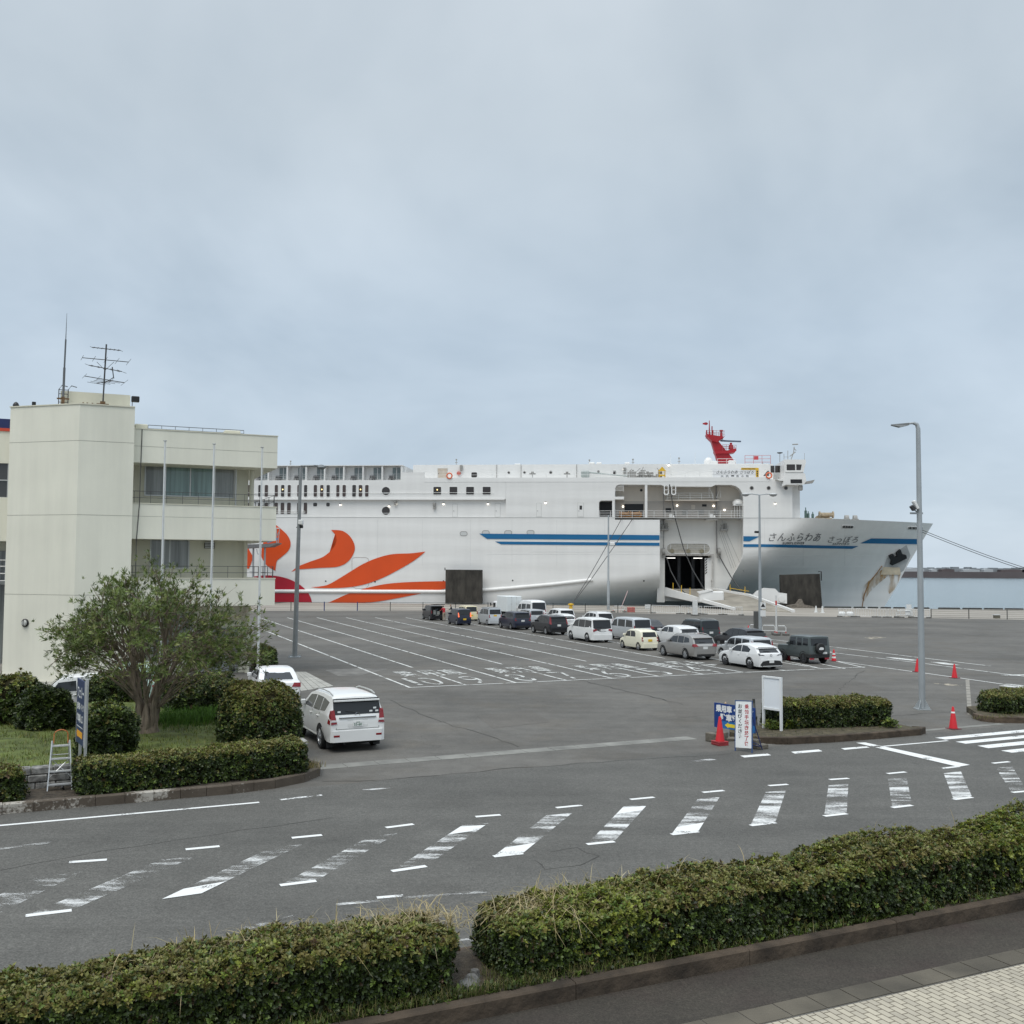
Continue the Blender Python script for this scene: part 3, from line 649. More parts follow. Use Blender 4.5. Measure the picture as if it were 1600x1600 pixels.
ferry = thing('ferry', 'white car ferry with orange petal emblem and open side ramp at the quay', 'ferry', (SO.x, SO.y, 0), SPHI)
BEAM = 27.2; HB = BEAM/2; ZD = 13.9; ZB = -3.2
def pxs(px, py=850): return S(px, py)[0]
S_AFT = -130.0
tip = S(1458, 818, HB); S_TIP, Z_TIP = tip[0], tip[2]
S_Q0 = pxs(1252)
stem_px = [(1458,818),(1437,852),(1420,880),(1400,918),(1381,949),(1370,972)]
stem = [S(x, y, HB) for x, y in stem_px]
st_z = np.array([p[2] for p in stem][::-1]); st_s = np.array([p[0] for p in stem][::-1])
def stem_s(z): return float(np.interp(z, st_z, st_s))
def sm(x): x = min(1, max(0, x)); return x*x*(3-2*x)
KPX = [-200,760,800,900,1000,1100,1200,1300,1380,1460]; KS = [pxs(p) for p in KPX]; KS[-1] = S_TIP
KA = [.9,.84,.74,.62,.53,.42,.27,-.22,-.45,-.5]; KB = [1.6,1.5,1.35,1.17,1.08,1.0,.96,.90,.82,.7]; KD = [0,1.2,4.4,9.0,11.2,12.0,12.6,13.2,13.5,13.6]
KD[0] = 0
def zdk(q): return ZD + (Z_TIP - ZD) * max(0, (q - S_Q0)/(S_TIP - S_Q0))**1.2
def hull_d(q, z):
    zt = zdk(q); t = (zt - z)/(zt - ZB)
    dd = HB * max(0, (q - S_Q0)/(S_TIP - S_Q0))**2.3
    dw = float(np.interp(q, KS, KD)); a = float(np.interp(q, KS, KA)); b_ = float(np.interp(q, KS, KB))
    d = dd + max(0, dw - dd) * sm((t - a)/(b_ - a))
    return min(d, HB)
def hull_pt(q, z):
    w = sm((q - pxs(1150))/(S_TIP - pxs(1150)))
    zt = zdk(q); sh = (S_TIP - stem_s(z)) - (S_TIP - stem_s(zt))
    return q - max(0, sh) * w
NZ = 26
qs = [S_AFT] + list(np.linspace(-120, pxs(740), 24)) + list(np.linspace(pxs(740), S_Q0, 40))[1:] + [S_Q0 + (S_TIP - S_Q0)*(1-(1-f)**1.6) for f in np.linspace(0, 1, 30)][1:]
vs = []; fs = []; ringn = 2*(NZ+1)
for q in qs:
    zt = zdk(q); zz = [ZB + (zt - ZB)*j/NZ for j in range(NZ+1)]
    a = [(hull_pt(q, z), hull_d(q, z), z) for z in zz]
    vs += a + [(p[0], BEAM - p[1], p[2]) for p in reversed(a)]
for i in range(len(qs)-1):
    for j in range(ringn): fs.append((i*ringn+j, i*ringn+(j+1) % ringn, (i+1)*ringn+(j+1) % ringn, (i+1)*ringn+j))
fs.append(tuple(reversed(range(ringn)))); fs.append(tuple(range((len(qs)-1)*ringn, len(qs)*ringn)))
me = bpy.data.meshes.new('hull'); me.from_pydata(vs, [], fs)
b = bmesh.new(); b.from_mesh(me); bmesh.ops.remove_doubles(b, verts=b.verts[:], dist=.004); bmesh.ops.dissolve_degenerate(b, dist=.001, edges=b.edges[:])
bmesh.ops.recalc_face_normals(b, faces=b.faces[:]); b.to_mesh(me)
HBVH = BVHTree.FromBMesh(b); b.free()
me.materials.append(SHW); me.polygons.foreach_set('use_smooth', [True]*len(me.polygons)); me.set_sharp_from_angle(angle=R(40))
# recess for the side ramp
def prism_obj(polys, d0, d1):
    """closed cutter in ship coordinates from an outline in photo pixels measured on the ship's side"""
    mb = MB(); mb.prism([(S(x,y)[0], S(x,y)[2]) for x, y in polys], lambda u, v, d: (u, d, v), d0, d1)
    m_ = bpy.data.meshes.new('cutter'); m_.from_pydata(mb.v, [], mb.f); b = bmesh.new(); b.from_mesh(m_); bmesh.ops.recalc_face_normals(b, faces=b.faces[:]); b.to_mesh(m_); b.free()
    o_ = bpy.data.objects.new('cutter', m_); COL.objects.link(o_); return o_
def cut(me, cutters):
    o_ = bpy.data.objects.new('cut_work', me); COL.objects.link(o_)
    for c in cutters:
        md = o_.modifiers.new('b', 'BOOLEAN'); md.operation = 'DIFFERENCE'; md.object = c; md.solver = 'EXACT'
    r_ = bpy.data.meshes.new_from_object(o_.evaluated_get(bpy.context.evaluated_depsgraph_get()))
    bpy.data.objects.remove(o_); return r_
RD = 2.6                                                            # depth of the recess
cA = prism_obj([(961,812),(961,763),(963,759),(967,757),(1033,757.5),(1038,760),(1112,760.5),(1118,757.5),(1142,757.5),(1150,759.5),(1156,764),(1160,771),(1161.5,780),(1161.5,812)], -3, RD)
cB = prism_obj([(1031,803),(1161.3,803),(1161.3,866),(1158,878),(1152,891),(1144,907),(1134,926),(1124,942),(1112,960),(1060,990),(1031,990)], -3, RD)
cC = prism_obj([(936,807.4),(936,785),(938,782.5),(940.5,782),(962,782),(962,807.4)], -3, RD)
cD = prism_obj([(1038.0,867.8),(1113.2,867.8),(1113.2,921.5),(1038.0,921.5)], -3, 16)
hull_me = cut(me, [cA, cB, cD]); hull_me.name = 'hull'; hull_me.set_sharp_from_angle(angle=R(40))
hull = link('hull', hull_me, ferry)
# superstructure blocks
def blk(x0, x1, yt, yb, d0, d1=None, name=None):
    return (pxs(x0, (yt+yb)/2), pxs(x1, (yt+yb)/2), d0, BEAM-d0 if d1 is None else d1, S(x0, yb, d0)[2], S(x0, yt, d0)[2])
Z2 = S(700,780)[2]; Z3 = S(700,750)[2]; Z4 = S(850,725.5,3)[2]
sup = MB()
sL = -128.0
mainb = MB(); mainb.bx(pxs(790), pxs(1253), .0, BEAM, ZD+.02, Z3)
mm_ = bpy.data.meshes.new('superstructure'); mm_.from_pydata(mainb.v, [], mainb.f); b = bmesh.new(); b.from_mesh(mm_)
ee = [e_ for e_ in b.edges if abs(e_.verts[0].co.x - pxs(1253)) < .01 and abs(e_.verts[1].co.x - pxs(1253)) < .01 and abs(e_.verts[0].co.z - e_.verts[1].co.z) > 1]
bmesh.ops.bevel(b, geom=ee, offset=1.4, segments=5, affect='EDGES'); bmesh.ops.recalc_face_normals(b, faces=b.faces[:]); b.to_mesh(mm_); b.free(); mm_.materials.append(SHW)
sup_me = cut(mm_, [cA, cC]); sup_me.name = 'superstructure'; sup_me.polygons.foreach_set('use_smooth', [True]*len(sup_me.polygons)); sup_me.set_sharp_from_angle(angle=R(30))
sup_o = link('superstructure', sup_me, ferry)
for c in (cA, cB, cC, cD): bpy.data.objects.remove(c)
def sp(mb, name, m_, smooth=None, parent=None): return mb.build(name, m_, parent or ferry, smooth=smooth)
mb = MB(); s790 = pxs(790) - .02
mb.bx(sL, s790, .35, BEAM-.35, ZD+.02, Z2); mb.bx(sL, s790, 0, BEAM, Z2+.002, Z3)             # two decks, the upper one overhanging
mb.bx(pxs(625), pxs(662), 0, .25, Z3+.003, S(640,738)[2])
sp(mb, 'deckhouse', SHW)
# top houses set in from the side
HD = 3.2
mb = MB(); mb.bx(pxs(638), pxs(1206), HD, BEAM-HD, Z3+.003, Z4); mb.bx(pxs(1040), pxs(1213), HD-.4, BEAM-HD+.4, Z3+.004, S(1100,725,HD)[2]-.1)
sp(mb, 'top_house', SHW)
# fascia / bulwark along the top of the main block
mb = MB(); mb.bx(pxs(662), pxs(1204), -.03, .08, Z3-.35, Z3+.35); sp(mb, 'bulwark', SHW)
mb = MB(); mb.bx(sL, pxs(788), -.22, .34, Z2-.12, Z2+.10); sp(mb, 'deck_ledge', SHW)
mb = MB(); mb.bx(sL, pxs(1252), -.035, .02, ZD-.05, ZD+.03); sp(mb, 'deck_seam', mat('seam_grey', (.52,.52,.50), var=0))
# cabins with balconies at the top left
ZC = S(500,727)[2]; D_in = 1.25
mb = MB(); mb.bx(sL, pxs(628), D_in, BEAM-D_in, Z3+.003, ZC-.12); sp(mb, 'cabin_wall', SHW)
mb = MB(); mb.bx(sL, pxs(628), -.05, BEAM+.05, ZC-.11, ZC); sp(mb, 'cabin_roof', SHW)
cab = [373,403,432,448,476,505,536,566,596,625]
cab = [360,389,418,447.5,477,506,536,566,596,626]
for x in cab:
    mb = MB(); s_ = pxs(x+1.0, 738); mb.bx(s_-.12, s_+.12, .05, D_in-.01, Z3+.004, ZC-.12); sp(mb, 'balcony_divider', SHW)
for x in cab[:-1]:
    x0, x1 = pxs(x+15.0,738), pxs(x+27.5,738); zb_, zt_ = Z3+.25, Z3+2.15
    mb = MB(); mb.bx(x0-.06, x1+.06, D_in-.05, D_in-.003, zb_-.05, zt_+.06); do = sp(mb, 'balcony_door', SHW)
    xm = (x0+x1)/2
    mb = MB(); mb.bx(x0, xm-.06, D_in-.07, D_in-.052, zb_, zt_); mb.bx(xm+.06, x1, D_in-.07, D_in-.052, zb_, zt_); mb.build('pane', M_teal, do)
    # a table and two chairs, dark against the wall
    ch_ = MB(); 
    for q in (6, 10): 
        s_ = pxs(x+q+6, 745); ch_.bx(s_-.25, s_+.25, .55, 1.0, Z3+.35, Z3+.42); ch_.bx(s_-.25, s_+.25, .95, 1.01, Z3+.42, Z3+.85)
        for dx in (-.22,.22): ch_.bx(s_+dx-.02, s_+dx+.02, .57, .61, Z3+.01, Z3+.35); ch_.bx(s_+dx-.02, s_+dx+.02, .95, .99, Z3+.01, Z3+.35)
    sp(ch_, 'balcony_chair', mat('chair_grey', (.10,.10,.10), var=0))
def railing(x0, x1, d, z0, h, name='railing', n=3, post=1.5, r=.025, m_=None, parent=None):
    mb = MB(); 
    for k in range(n):
        z = z0 + h*(k+1)/n; mb.tube([(x0,d,z),(x1,d,z)], r, 4)
    k = max(1, int(abs(x1-x0)/post))
    for i in range(k+1):
        x = x0 + (x1-x0)*i/k; mb.tube([(x,d,z0),(x,d,z0+h)], r*1.1, 4)
    return sp(mb, name, m_ or M_rail, parent=parent)
railing(sL, pxs(625), .06, Z3+.0, 1.0, 'balcony_railing', 3, 1.2, .02, mat('rail_grey', (.50,.50,.50), var=0))
railing(pxs(662), pxs(1205), .12, Z3+.36, .95, 'deck_railing', 2, 2.2, .02)
railing(sL, pxs(770), -.12, Z2+1.0, .05, 'window_rail', 1, 2.0, .03)
railing(sL, pxs(475), .2, ZD+.45, .55, 'window_rail', 2, 1.6, .03)
# windows: glass a little behind a proud frame
def window(x0, y0, x1, y1, d=-.0, r=.16, name='window', fr=.07, g_=None, lit=False):
    a, c = S(x0,y1,d), S(x1,y0,d)
    mb = MB(); o2 = rrect(a[0]-fr, a[2]-fr, c[0]+fr, c[2]+fr, r+fr*.6); i2 = rrect(a[0], a[2], c[0], c[2], r); n_ = len(o2)
    fn = lambda u,v,dd: (u, dd, v)
    vs = [fn(*p, d-.05) for p in o2] + [fn(*p, d-.05) for p in i2] + [fn(*p, d+.02) for p in o2] + [fn(*p, d-.018) for p in i2]
    mb.add(vs, [(i, (i+1) % n_, n_+(i+1) % n_, n_+i) for i in range(n_)] + [(i, (i+1) % n_, 2*n_+(i+1) % n_, 2*n_+i) for i in range(n_)] + [(n_+i, n_+(i+1) % n_, 3*n_+(i+1) % n_, 3*n_+i) for i in range(n_)])
    w = sp(mb, name, SHW)
    mb = MB(); mb.sheet([fn(*p, d-.018) for p in i2]); mb.build('pane', g_ or M_dkg, w, fix=False)
    if lit:
        mb = MB(); cx, cz = (a[0]+c[0])/2, a[2]+(c[2]-a[2])*.62; mb.lathe([(.0,-.02),(.11,0),(.11,.03)], (cx, d-.05, cz), 'y', 8); mb.build('lamp', M_warm, w)
    return w
M_gl2 = glass('ship_glass_brown', (.06,.038,.032), .1)
for i, (x0, x1) in enumerate(((387,393.5),(403,408.3),(413,419.5),(428.7,435),(438.6,445),(449,455),(464,470),(474.5,480.6),(489.7,496),(499.7,506),(509.7,516),(525,531),(534.7,541),(550,556.8),(560,566.7),(570,576.5))):
    window(x0+.4, 757.8, x1-.4, 776.2, 0, lit=i in (4,9,14), g_=M_gl2 if i % 3 != 1 else M_dkg)
for x0, x1 in ((387,392.5),(402.5,407.5),(413,419.5),(428.5,434.8),(438,444.8),(448,455),(463.6,469.6),(474,480.6)): window(x0+.4, 785.4, x1-.4, 803.2, .35, g_=M_gl2)
for x0, x1 in ((489,496),(509.5,515.8)): window(x0+.3, 785.5, x1-.3, 791.3, .35)
for i, (x0, x1) in enumerate(((676.8,689.7),(702,715),(728,741),(753.8,767))): window(x0+.4, 760.7, x1-.4, 772.8, 0, r=.12, lit=i == 0)
window(736.5, 738, 745.5, 746.0, HD, r=.2); 
for x, y in ((603,767.3),(603,798.2)):
    d = 0 if y < 780 else .35; c = S(x, y, d); mb = MB(); mb.lathe([(.80,.03),(.80,-.05),(.68,-.05),(.66,.0)], (c[0], d, c[2]), 'y', 28, cap=False); w = sp(mb, 'porthole', SHW, 40)
    mb = MB(); mb.sheet([(c[0]+.67*math.cos(a), d-.015, c[2]+.67*math.sin(a)) for a in np.linspace(0, 6.283, 28, endpoint=False)]); mb.build('pane', M_dkg, w, fix=False)
    mb = MB(); mb.bx(c[0]-.6, c[0]+.6, d-.09, d-.05, c[2]-.42, c[2]-.36); mb.build('rail', M_rail, w)
for x, y, d, r_ in ((1174.5,762.5,0,.24),(1201,762.5,0,.24),(1228,762.5,0,.24),(795,738.3,HD,.17),(819.5,738,HD,.17),(860.5,738,HD,.2),(935,737,HD,.17)):
    c = S(x, y, d); mb = MB(); mb.lathe([(r_*1.3,.02),(r_*1.3,-.05),(r_,-.05),(r_,.0)], (c[0], d, c[2]), 'y', 16, cap=False); w = sp(mb, 'porthole', SHG, 40)
    mb = MB(); mb.sheet([(c[0]+r_*math.cos(a), d-.02, c[2]+r_*math.sin(a)) for a in np.linspace(0, 6.283, 16, endpoint=False)]); mb.build('pane', M_dkg, w, fix=False)
for x0, x1 in ((958,962.5),(983,987),(1060,1064),(1093,1097.5)): window(x0, 735.5, x1, 741, HD, r=.04, fr=.04)
# doors in the side
def door(x0, y0, x1, y1, d, win=False, m_=None):
    a, c = S(x0,y1,d), S(x1,y0,d); mb = MB(); mb.bx(a[0]-.07, c[0]+.07, d-.03, d+.02, a[2], c[2]+.07); w = sp(mb, 'door', mat('door_frame_grey', (.58,.58,.55), var=0))
    mb = MB(); mb.bx(a[0], c[0], d-.05, d-.031, a[2]+.02, c[2]); mb.build('panel', m_ or SHW, w)
    mb = MB(); mb.bx(a[0]+.12, a[0]+.2, d-.12, d-.05, a[2]+.9, a[2]+1.0); mb.build('handle', M_black, w)
    if win:
        mb = MB(); mb.bx(a[0]+.25, c[0]-.2, d-.058, d-.051, a[2]+1.15, a[2]+1.8); mb.build('pane', M_dkg, w)
for x0, y0, x1, y1, d, wi in ((707.5,788,714.4,807.6,.35,0),(773.8,787,781.4,807.6,.35,0),(838.6,786.5,845.4,807.6,0,0),(903,786,911.5,807.6,0,1)): door(x0,y0,x1,y1,d,wi)
door(684, 732, 699, 749, HD, False, mat('alcove_cream', (.5,.43,.35), var=.1))
# deck lamps that are lit
for x, y, d in ((532,787.8,.35),(618.5,786.5,.35),(693,786.5,.35),(762.5,786.3,.35),(852.5,784.5,0),(608,790,.35),(1211,785.8,0),(1045,725.8,HD-.45),(975,732,HD)):
    c = S(x, y, d); mb = MB(); mb.bx(c[0]-.12, c[0]+.12, d-.18, d+.01, c[2]-.05, c[2]+.12); w = sp(mb, 'deck_lamp', SHG)
    mb = MB(); mb.lathe([(.0,-.22),(.13,-.18),(.13,-.06)], (c[0], d-.1, c[2]), 'z', 8); mb.build('bulb', M_lamp, w)
# small fittings
def lifebuoy(x, y, d, r_=.42):
    c = S(x, y, d); mb = MB(); n1, n2 = 20, 8; vs = []; fs = []
    for i in range(n1):
        a = 2*math.pi*i/n1
        for j in range(n2):
            b_ = 2*math.pi*j/n2; rr_ = r_ + .11*math.cos(b_); vs.append((c[0]+rr_*math.cos(a), d-.16+.1*math.sin(b_), c[2]+rr_*math.sin(a)))
    for i in range(n1):
        for j in range(n2): fs.append((i*n2+j, ((i+1) % n1)*n2+j, ((i+1) % n1)*n2+(j+1) % n2, i*n2+(j+1) % n2))
    mb.add(vs, fs); sp(mb, 'lifebuoy', M_orange, 60)
lifebuoy(702.5,743.5,.05); lifebuoy(1201.3,743,.05)
c = S(717,739.5,HD); mb = MB(); mb.lathe([(.0,-.35),(.3,-.33),(.36,-.1),(.36,.0)], (c[0], HD, c[2]), 'y', 14); sp(mb, 'hose_reel', mat('faded_red', (.5,.12,.09), var=.1), 40)
for x, y in ((679,790),(618,784),(721,731),(976,735)):
    d = .35 if y > 770 else HD; c = S(x, y, d); mb = MB(); mb.bb(c[0]-.22, c[0]+.22, d-.5, d, c[2]-.1, c[2]+.45, .06); mb.bx(c[0]-.18, c[0]+.18, d-.42, d-.08, c[2]-.55, c[2]-.1); sp(mb, 'floodlight', SHG)
# rooftop and deck clutter
def rib(x0,x1,yt,yb,d,dep,m_,name):
    a, c = S(x0,yb,d), S(x1,yt,d); mb = MB(); mb.bb(a[0],c[0],d,d+dep,a[2],c[2],min(.08,(c[2]-a[2])*.3)); return sp(mb, name, m_)
rib(920,929,722.2,725.5,5,2,SHW,'vent_box'); rib(932,940,722.2,725.5,5,2,SHW,'vent_box'); rib(976,984,722,725.4,5,2,SHW,'vent_box'); rib(804,813,724.4,726,5,2,SHW,'vent_box')
M_crane = mat('crane_grey_green', (.36,.40,.38), rough=.5, var=.1)
mb = MB(); a, c = S(908,746,1.6), S(921,735.5,1.6); mb.bb(a[0],c[0],1.3,2.3,a[2],c[2],.12); mb.tube([S(919,738,1.7),S(990,745,1.7)], .14, 6, .07); mb.tube([S(930,746.6,1.5),S(985,746.8,1.5)], .1, 6); sp(mb, 'stores_crane', M_crane, 40)
for x in (832,886,1000,1012):
    mb = MB(); a = S(x,744,.5); mb.bx(a[0]-.5,a[0]+.5,.3,.8,a[2]+.3,a[2]+.45); mb.tube([(a[0],.5,a[2]-.6),(a[0],.5,a[2]+.3)], .07, 6); mb.bx(a[0]-.2,a[0]+.2,.3,.7,a[2]+.45,a[2]+.75); sp(mb, 'davit_head', SHG)
rnd = random.Random(5)
mb = MB()
for k in range(16):
    x = 982 + k*3.4; a = S(x, 744, 1.2); h = rnd.uniform(.4,1.4); mb.bx(a[0]-.16,a[0]+.16,1.0,1.3,Z3+.1,Z3+.3+h); 
    if k % 3 == 0: mb.tube([(a[0],1.1,Z3+h),(a[0]+rnd.uniform(-1,1),1.1,Z3+h+.8)], .05, 5)
sp(mb, 'mooring_gear', SHG)
mb = MB(); a = S(1034.5,745,.6)
for dx in (-.45,.45): mb.tube([(a[0]+dx,.6,Z3),(a[0]+dx,.6,Z3+1.5)], .09, 6)
mb.prism([(a[0]-.65,Z3+1.4),(a[0]+.65,Z3+1.4),(a[0],Z3+2.1)], lambda u,v,d: (u,d,v), .4, .8); mb.bx(a[0]-.4,a[0]+.4,.5,.7,Z3+.6,Z3+.9); sp(mb, 'fairlead_frame', M_yel)
for x in (776,814,901,1192):
    mb = MB(); a = S(x,740,HD-.1); mb.tube([(a[0],HD-.08,Z3),(a[0],HD-.08,Z4+(.3 if x==1192 else 0))], .045, 5); sp(mb, 'downpipe', SHG)
for x, h in ((713,1.1),(921,.9),(989,1.0),(1061,1.2),(454,.9)):
    mb = MB(); a = S(x,725,6); mb.tube([(a[0],6,Z4),(a[0],6,Z4+h*.9)], .05, 5); mb.bx(a[0]-.22,a[0]+.22,5.9,6.1,Z4+h*.55,Z4+h*.62); mb.lathe([(.0,0),(.14,.05),(.14,.25),(0,.3)], (a[0],6,Z4+h*.9), 'z', 8); sp(mb, 'signal_light', SHG)
for x, y0, y1 in ((1048,709,725),(1086,706,725),(1107,710,724),(430,726,729)):
    mb = MB(); a, c = S(x,y1,8), S(x,y0,8); mb.tube([(a[0],8,a[2]),(c[0],8,c[2])], .035, 4, .015); sp(mb, 'whip_antenna', M_rail)
mb = MB(); a = S(1107,722,8); mb.lathe([(.75,-.4),(.75,.1),(.6,.5),(.3,.72),(0,.78)], (a[0],8,a[2]), 'z', 16); sp(mb, 'radome', SHW, 40)

# --- hull decoration: thin paint shapes laid on the plating along the ship's own side
def hit(px, py):
    o_ = CP - SO; o2 = Vector((o_.dot(SE), o_.dot(SN), CP.z)); d = ray(px, py); d2 = Vector((d.dot(SE), d.dot(SN), d.z)).normalized()
    loc, _, _, _ = HBVH.ray_cast(o2, d2)
    return (loc.x, loc.z) if loc is not None else (S(px,py)[0], S(px,py)[2])
def on_hull(s_, z, off=.03):
    loc, nr, _, _ = HBVH.ray_cast(Vector((s_, -30, z)), Vector((0,1,0)))
    if loc is None or loc.y > HB: return (s_, HB, z)
    if nr.y > 0: nr = -nr
    return tuple(loc + nr * off)
def decal(name, polys, m_, off=.07, step=.8):
    b = bmesh.new()
    for poly in polys:
        f = b.faces.new([b.verts.new((p[0], 0, p[1])) for p in poly])
    bmesh.ops.triangulate(b, faces=b.faces[:])
    for _ in range(6):
        es = [e_ for e_ in b.edges if e_.calc_length() > step]
        if not es: break
        bmesh.ops.subdivide_edges(b, edges=es, cuts=1); bmesh.ops.triangulate(b, faces=[f for f in b.faces if len(f.verts) > 3])
    for v in b.verts: v.co = on_hull(v.co.x, v.co.z, off)
    for f in b.faces:
        if f.normal.y > 0: f.normal_flip()
    m2 = bpy.data.meshes.new(name); b.to_mesh(m2); b.free(); m2.materials.append(m_); m2.polygons.foreach_set('use_smooth', [True]*len(m2.polygons))
    return link(name, m2, ferry)
H = lambda pts: [hit(x, y) for x, y in pts]
def petal(a, c, n=8): return H(cmr(a, n) + cmr(c, n)[1:-1])
z3p = lambda pts: [(380+x/4, 650+y/4) for x, y in pts]
decal('petal_emblem', [petal(z3p([(550,712),(620,718),(670,755),(697,810),(690,860),(655,910),(590,942),(470,950),(370,957),(340,960),(300,975)]), z3p([(300,975),(345,940),(420,910),(500,880),(560,830),(583,785),(580,750),(550,712)]))], M_or)
decal('petal_emblem', [petal(z3p([(1140,847),(1050,858),(930,864),(830,890),(740,930),(650,985),(540,1050),(480,1065),(420,1070)]), z3p([(420,1070),(500,1076),(640,1072),(760,1052),(880,1008),(1000,945),(1080,895),(1140,847)]))], M_or)
decal('petal_emblem', [petal(z3p([(1310,1032),(1160,1034),(1000,1040),(880,1052),(760,1078),(660,1110),(580,1145),(520,1172)]), z3p([(520,1172),(640,1170),(780,1166),(900,1150),(1050,1122),(1200,1092),(1310,1070)]))], M_or)
decal('petal_emblem', [petal(z3p([(150,640),(230,700),(280,750),(297,800),(280,845),(235,885),(210,910),(202,968)]), z3p([(202,968),(150,935),(115,880),(112,850),(150,700),(150,640)]))], M_or)
decal('petal_emblem', [petal(z3p([(-30,700),(40,840),(60,880),(50,920),(36,955)]), z3p([(36,955),(-20,930),(-60,820),(-30,700)]))], M_or)
cx = S(380+150/4, 942); rr_ = S(380+432/4, 942)[0] - cx[0]
decal('sun_emblem', [[(cx[0]+rr_*math.cos(a), S(430,941)[2]-.5 + (S(418,901)[2]-S(418,942)[2]+.6)*math.sin(a)) for a in np.linspace(0, math.pi, 40)]], M_red)
decal('hull_stripe', [H([(749,833.8),(1030.4,836.2),(1030.4,843.8),(761,842)])], M_blue)
decal('hull_stripe', [H([(773.5,846),(1030.4,848),(1030.4,852.8),(783,850.5)])], M_blue)
decal('hull_stripe', [H([(1161.5,837.8),(1187,838.2),(1171,845.8),(1161.5,845.6)])], M_blue)
decal('hull_stripe', [H([(1161.5,850.2),(1341,853),(1331,857.2),(1161.5,854.5)])], M_blue)
decal('hull_stripe', [H([(1361,841),(1440.5,842.2),(1434.5,850.2),(1344,848.6)])], M_blue)
def hull_text(body, x0, x1, y0, y1, m_, shear=.25, bold=0.0, cs=1.0, part='hull_lettering'):
    a = hit(x0, y1); c = hit(x1, y1); t_ = hit(x0, y0); h = t_[1]-a[1]; mb = MB()
    def fn(u, v): return on_hull(a[0] + (c[0]-a[0])*u + shear*h*v, a[1] + (c[1]-a[1])*u + h*v, .08)
    put_text(mb, body, fn, bold, cs=cs); return mb.build(part, m_, ferry, fix=False)
M_ink = mat('lettering_black', (.02,.02,.024), rough=.5, var=0)
M_ink2 = mat('lettering_grey', (.075,.075,.08), rough=.5, var=0)
hull_text('さんふらわあ', 1200, 1279, 833, 845.5, M_ink2, .3, -.004, 1.1)
hull_text('さっぽろ', 1292, 1338, 837, 847.5, M_ink2, .3, -.004, 1.1)
hull_text('SUNFLOWER', 1222, 1256, 846.5, 850, M_ink, .2, .02, 1.25)
hull_text('SAPPORO', 1300, 1326, 847.8, 851, M_ink, .2, .01, 1.2)
# fender strake
pts = []
for x, y in ((330,923.5),(430,923.8),(560,924.2),(640,924.3),(700,924.6),(755,922.5),(800,918.8),(860,913.5),(905,908.5),(926,906)):
    s_, z = hit(x, y); p = on_hull(s_, z, .0); pts.append((p[0], p[1]-.02, p[2]))
mb = MB(); mb.tube(pts, .32, 8); sp(mb, 'fender_strake', SHW, 60)
b_st = [p for p in pts if p[0] < pxs(470)]
# seams: shell door in the plating, ovals
def line_on_hull(pts, r_, name, m_):
    mb = MB(); mb.tube([on_hull(*hit(x,y), .005) for x, y in pts], r_, 4); return sp(mb, name, m_)
line_on_hull([(550,918),(550,875),(551.5,872),(555,871),(571,871),(575,872.5),(576,876),(576,914),(572,919.5),(556,919.5),(551,917),(550,914)], .035, 'shell_door', mat('seam_dark', (.35,.30,.28), var=0))
for x, y in ((724.5,833.8),(759,832.3),(794,832.3),(829,832)):
    c = hit(x, y); mb = MB(); o2 = rrect(c[0]-.62, c[1]-.38, c[0]+.62, c[1]+.38, .37, 6); i2 = rrect(c[0]-.54, c[1]-.30, c[0]+.54, c[1]+.30, .29, 6); n_ = len(o2)
    mb.add([on_hull(*p,.05) for p in o2]+[on_hull(*p,.06) for p in i2], [(i,(i+1)%n_,n_+(i+1)%n_,n_+i) for i in range(n_)]); w = sp(mb, 'oval_port', SHG)
    mb = MB(); mb.sheet([on_hull(*p,.045) for p in i2]); mb.build('plate', mat('port_grey', (.55,.56,.55), var=0), w, fix=False)
for x, y in ((509,908),(535,908.3),(580.5,909),(586,909),(801,907),(1006,907.5),(693,908)):
    c = hit(x, y); mb = MB(); mb.sheet([on_hull(c[0]+.13*math.cos(a), c[1]+.13*math.sin(a), .035) for a in np.linspace(0,6.283,10,endpoint=False)]); sp(mb, 'drain_hole', M_black)
# horizontal weld lines on the shell
for y, x0, x1 in ((866,760,1030),(868,1165,1400),(886,1170,1385),(905,1180,1260),(826,1300,1440),(862,830,1010)):
    line_on_hull([(x0+(x1-x0)*k/14, y) for k in range(15)], .018, 'weld_line', mat('weld_white', (.70,.70,.69), var=0))

for x in (520,590,660,735,800,870,945,1195,1255,1320): line_on_hull([(x,812+k*9) for k in range(9)], .014, 'weld_line', mat('weld_grey', (.56,.56,.55), var=0))
# --- inside the ramp recess
rx0, rx1 = pxs(1031,850), pxs(1161,850)
def RP(px, py, d=RD): return S(px, py, d)
zt_door = RP(1075,868)[2]; zb_door = RP(1075,921)[2]
mb = MB()                                                          # inner wall below the deck, a trunk that stands out of the flared shell; a hole is left for the door
xd0, xd1 = RP(1038.5,890)[0], RP(1112,890)[0]; xw0, xw1 = RP(1026,900)[0], RP(1150,850)[0]; zlow = RP(1035,941)[2]
dW = RD-.06; dB = RD+5
mb.bx(rx0-.35, xd0, dW-.35, dB, zlow, zb_door+8.1); mb.bx(xd1, rx1+.3, dW, dB, zt_door, ZD-.02)
mb.bx(xd0-.002, xd1+.002, dW, dB, zt_door, ZD-.02)
mb.prism([(xd1,zt_door+.002),(xd1,zlow+1.1),(RP(1120,932)[0],zlow+1.1),(RP(1136,920)[0],RP(1136,920)[2]),(RP(1160,860)[0],zt_door+.002)], lambda u,v,d: (u,d,v), dW, dB)
mb.bx(xd0-.002, xd1+.002, dW, dB, zlow+.2, zb_door)
sp(mb, 'ramp_trunk', SHC if False else ship_paint('ship_inner_white', (.72,.70,.655), .5))
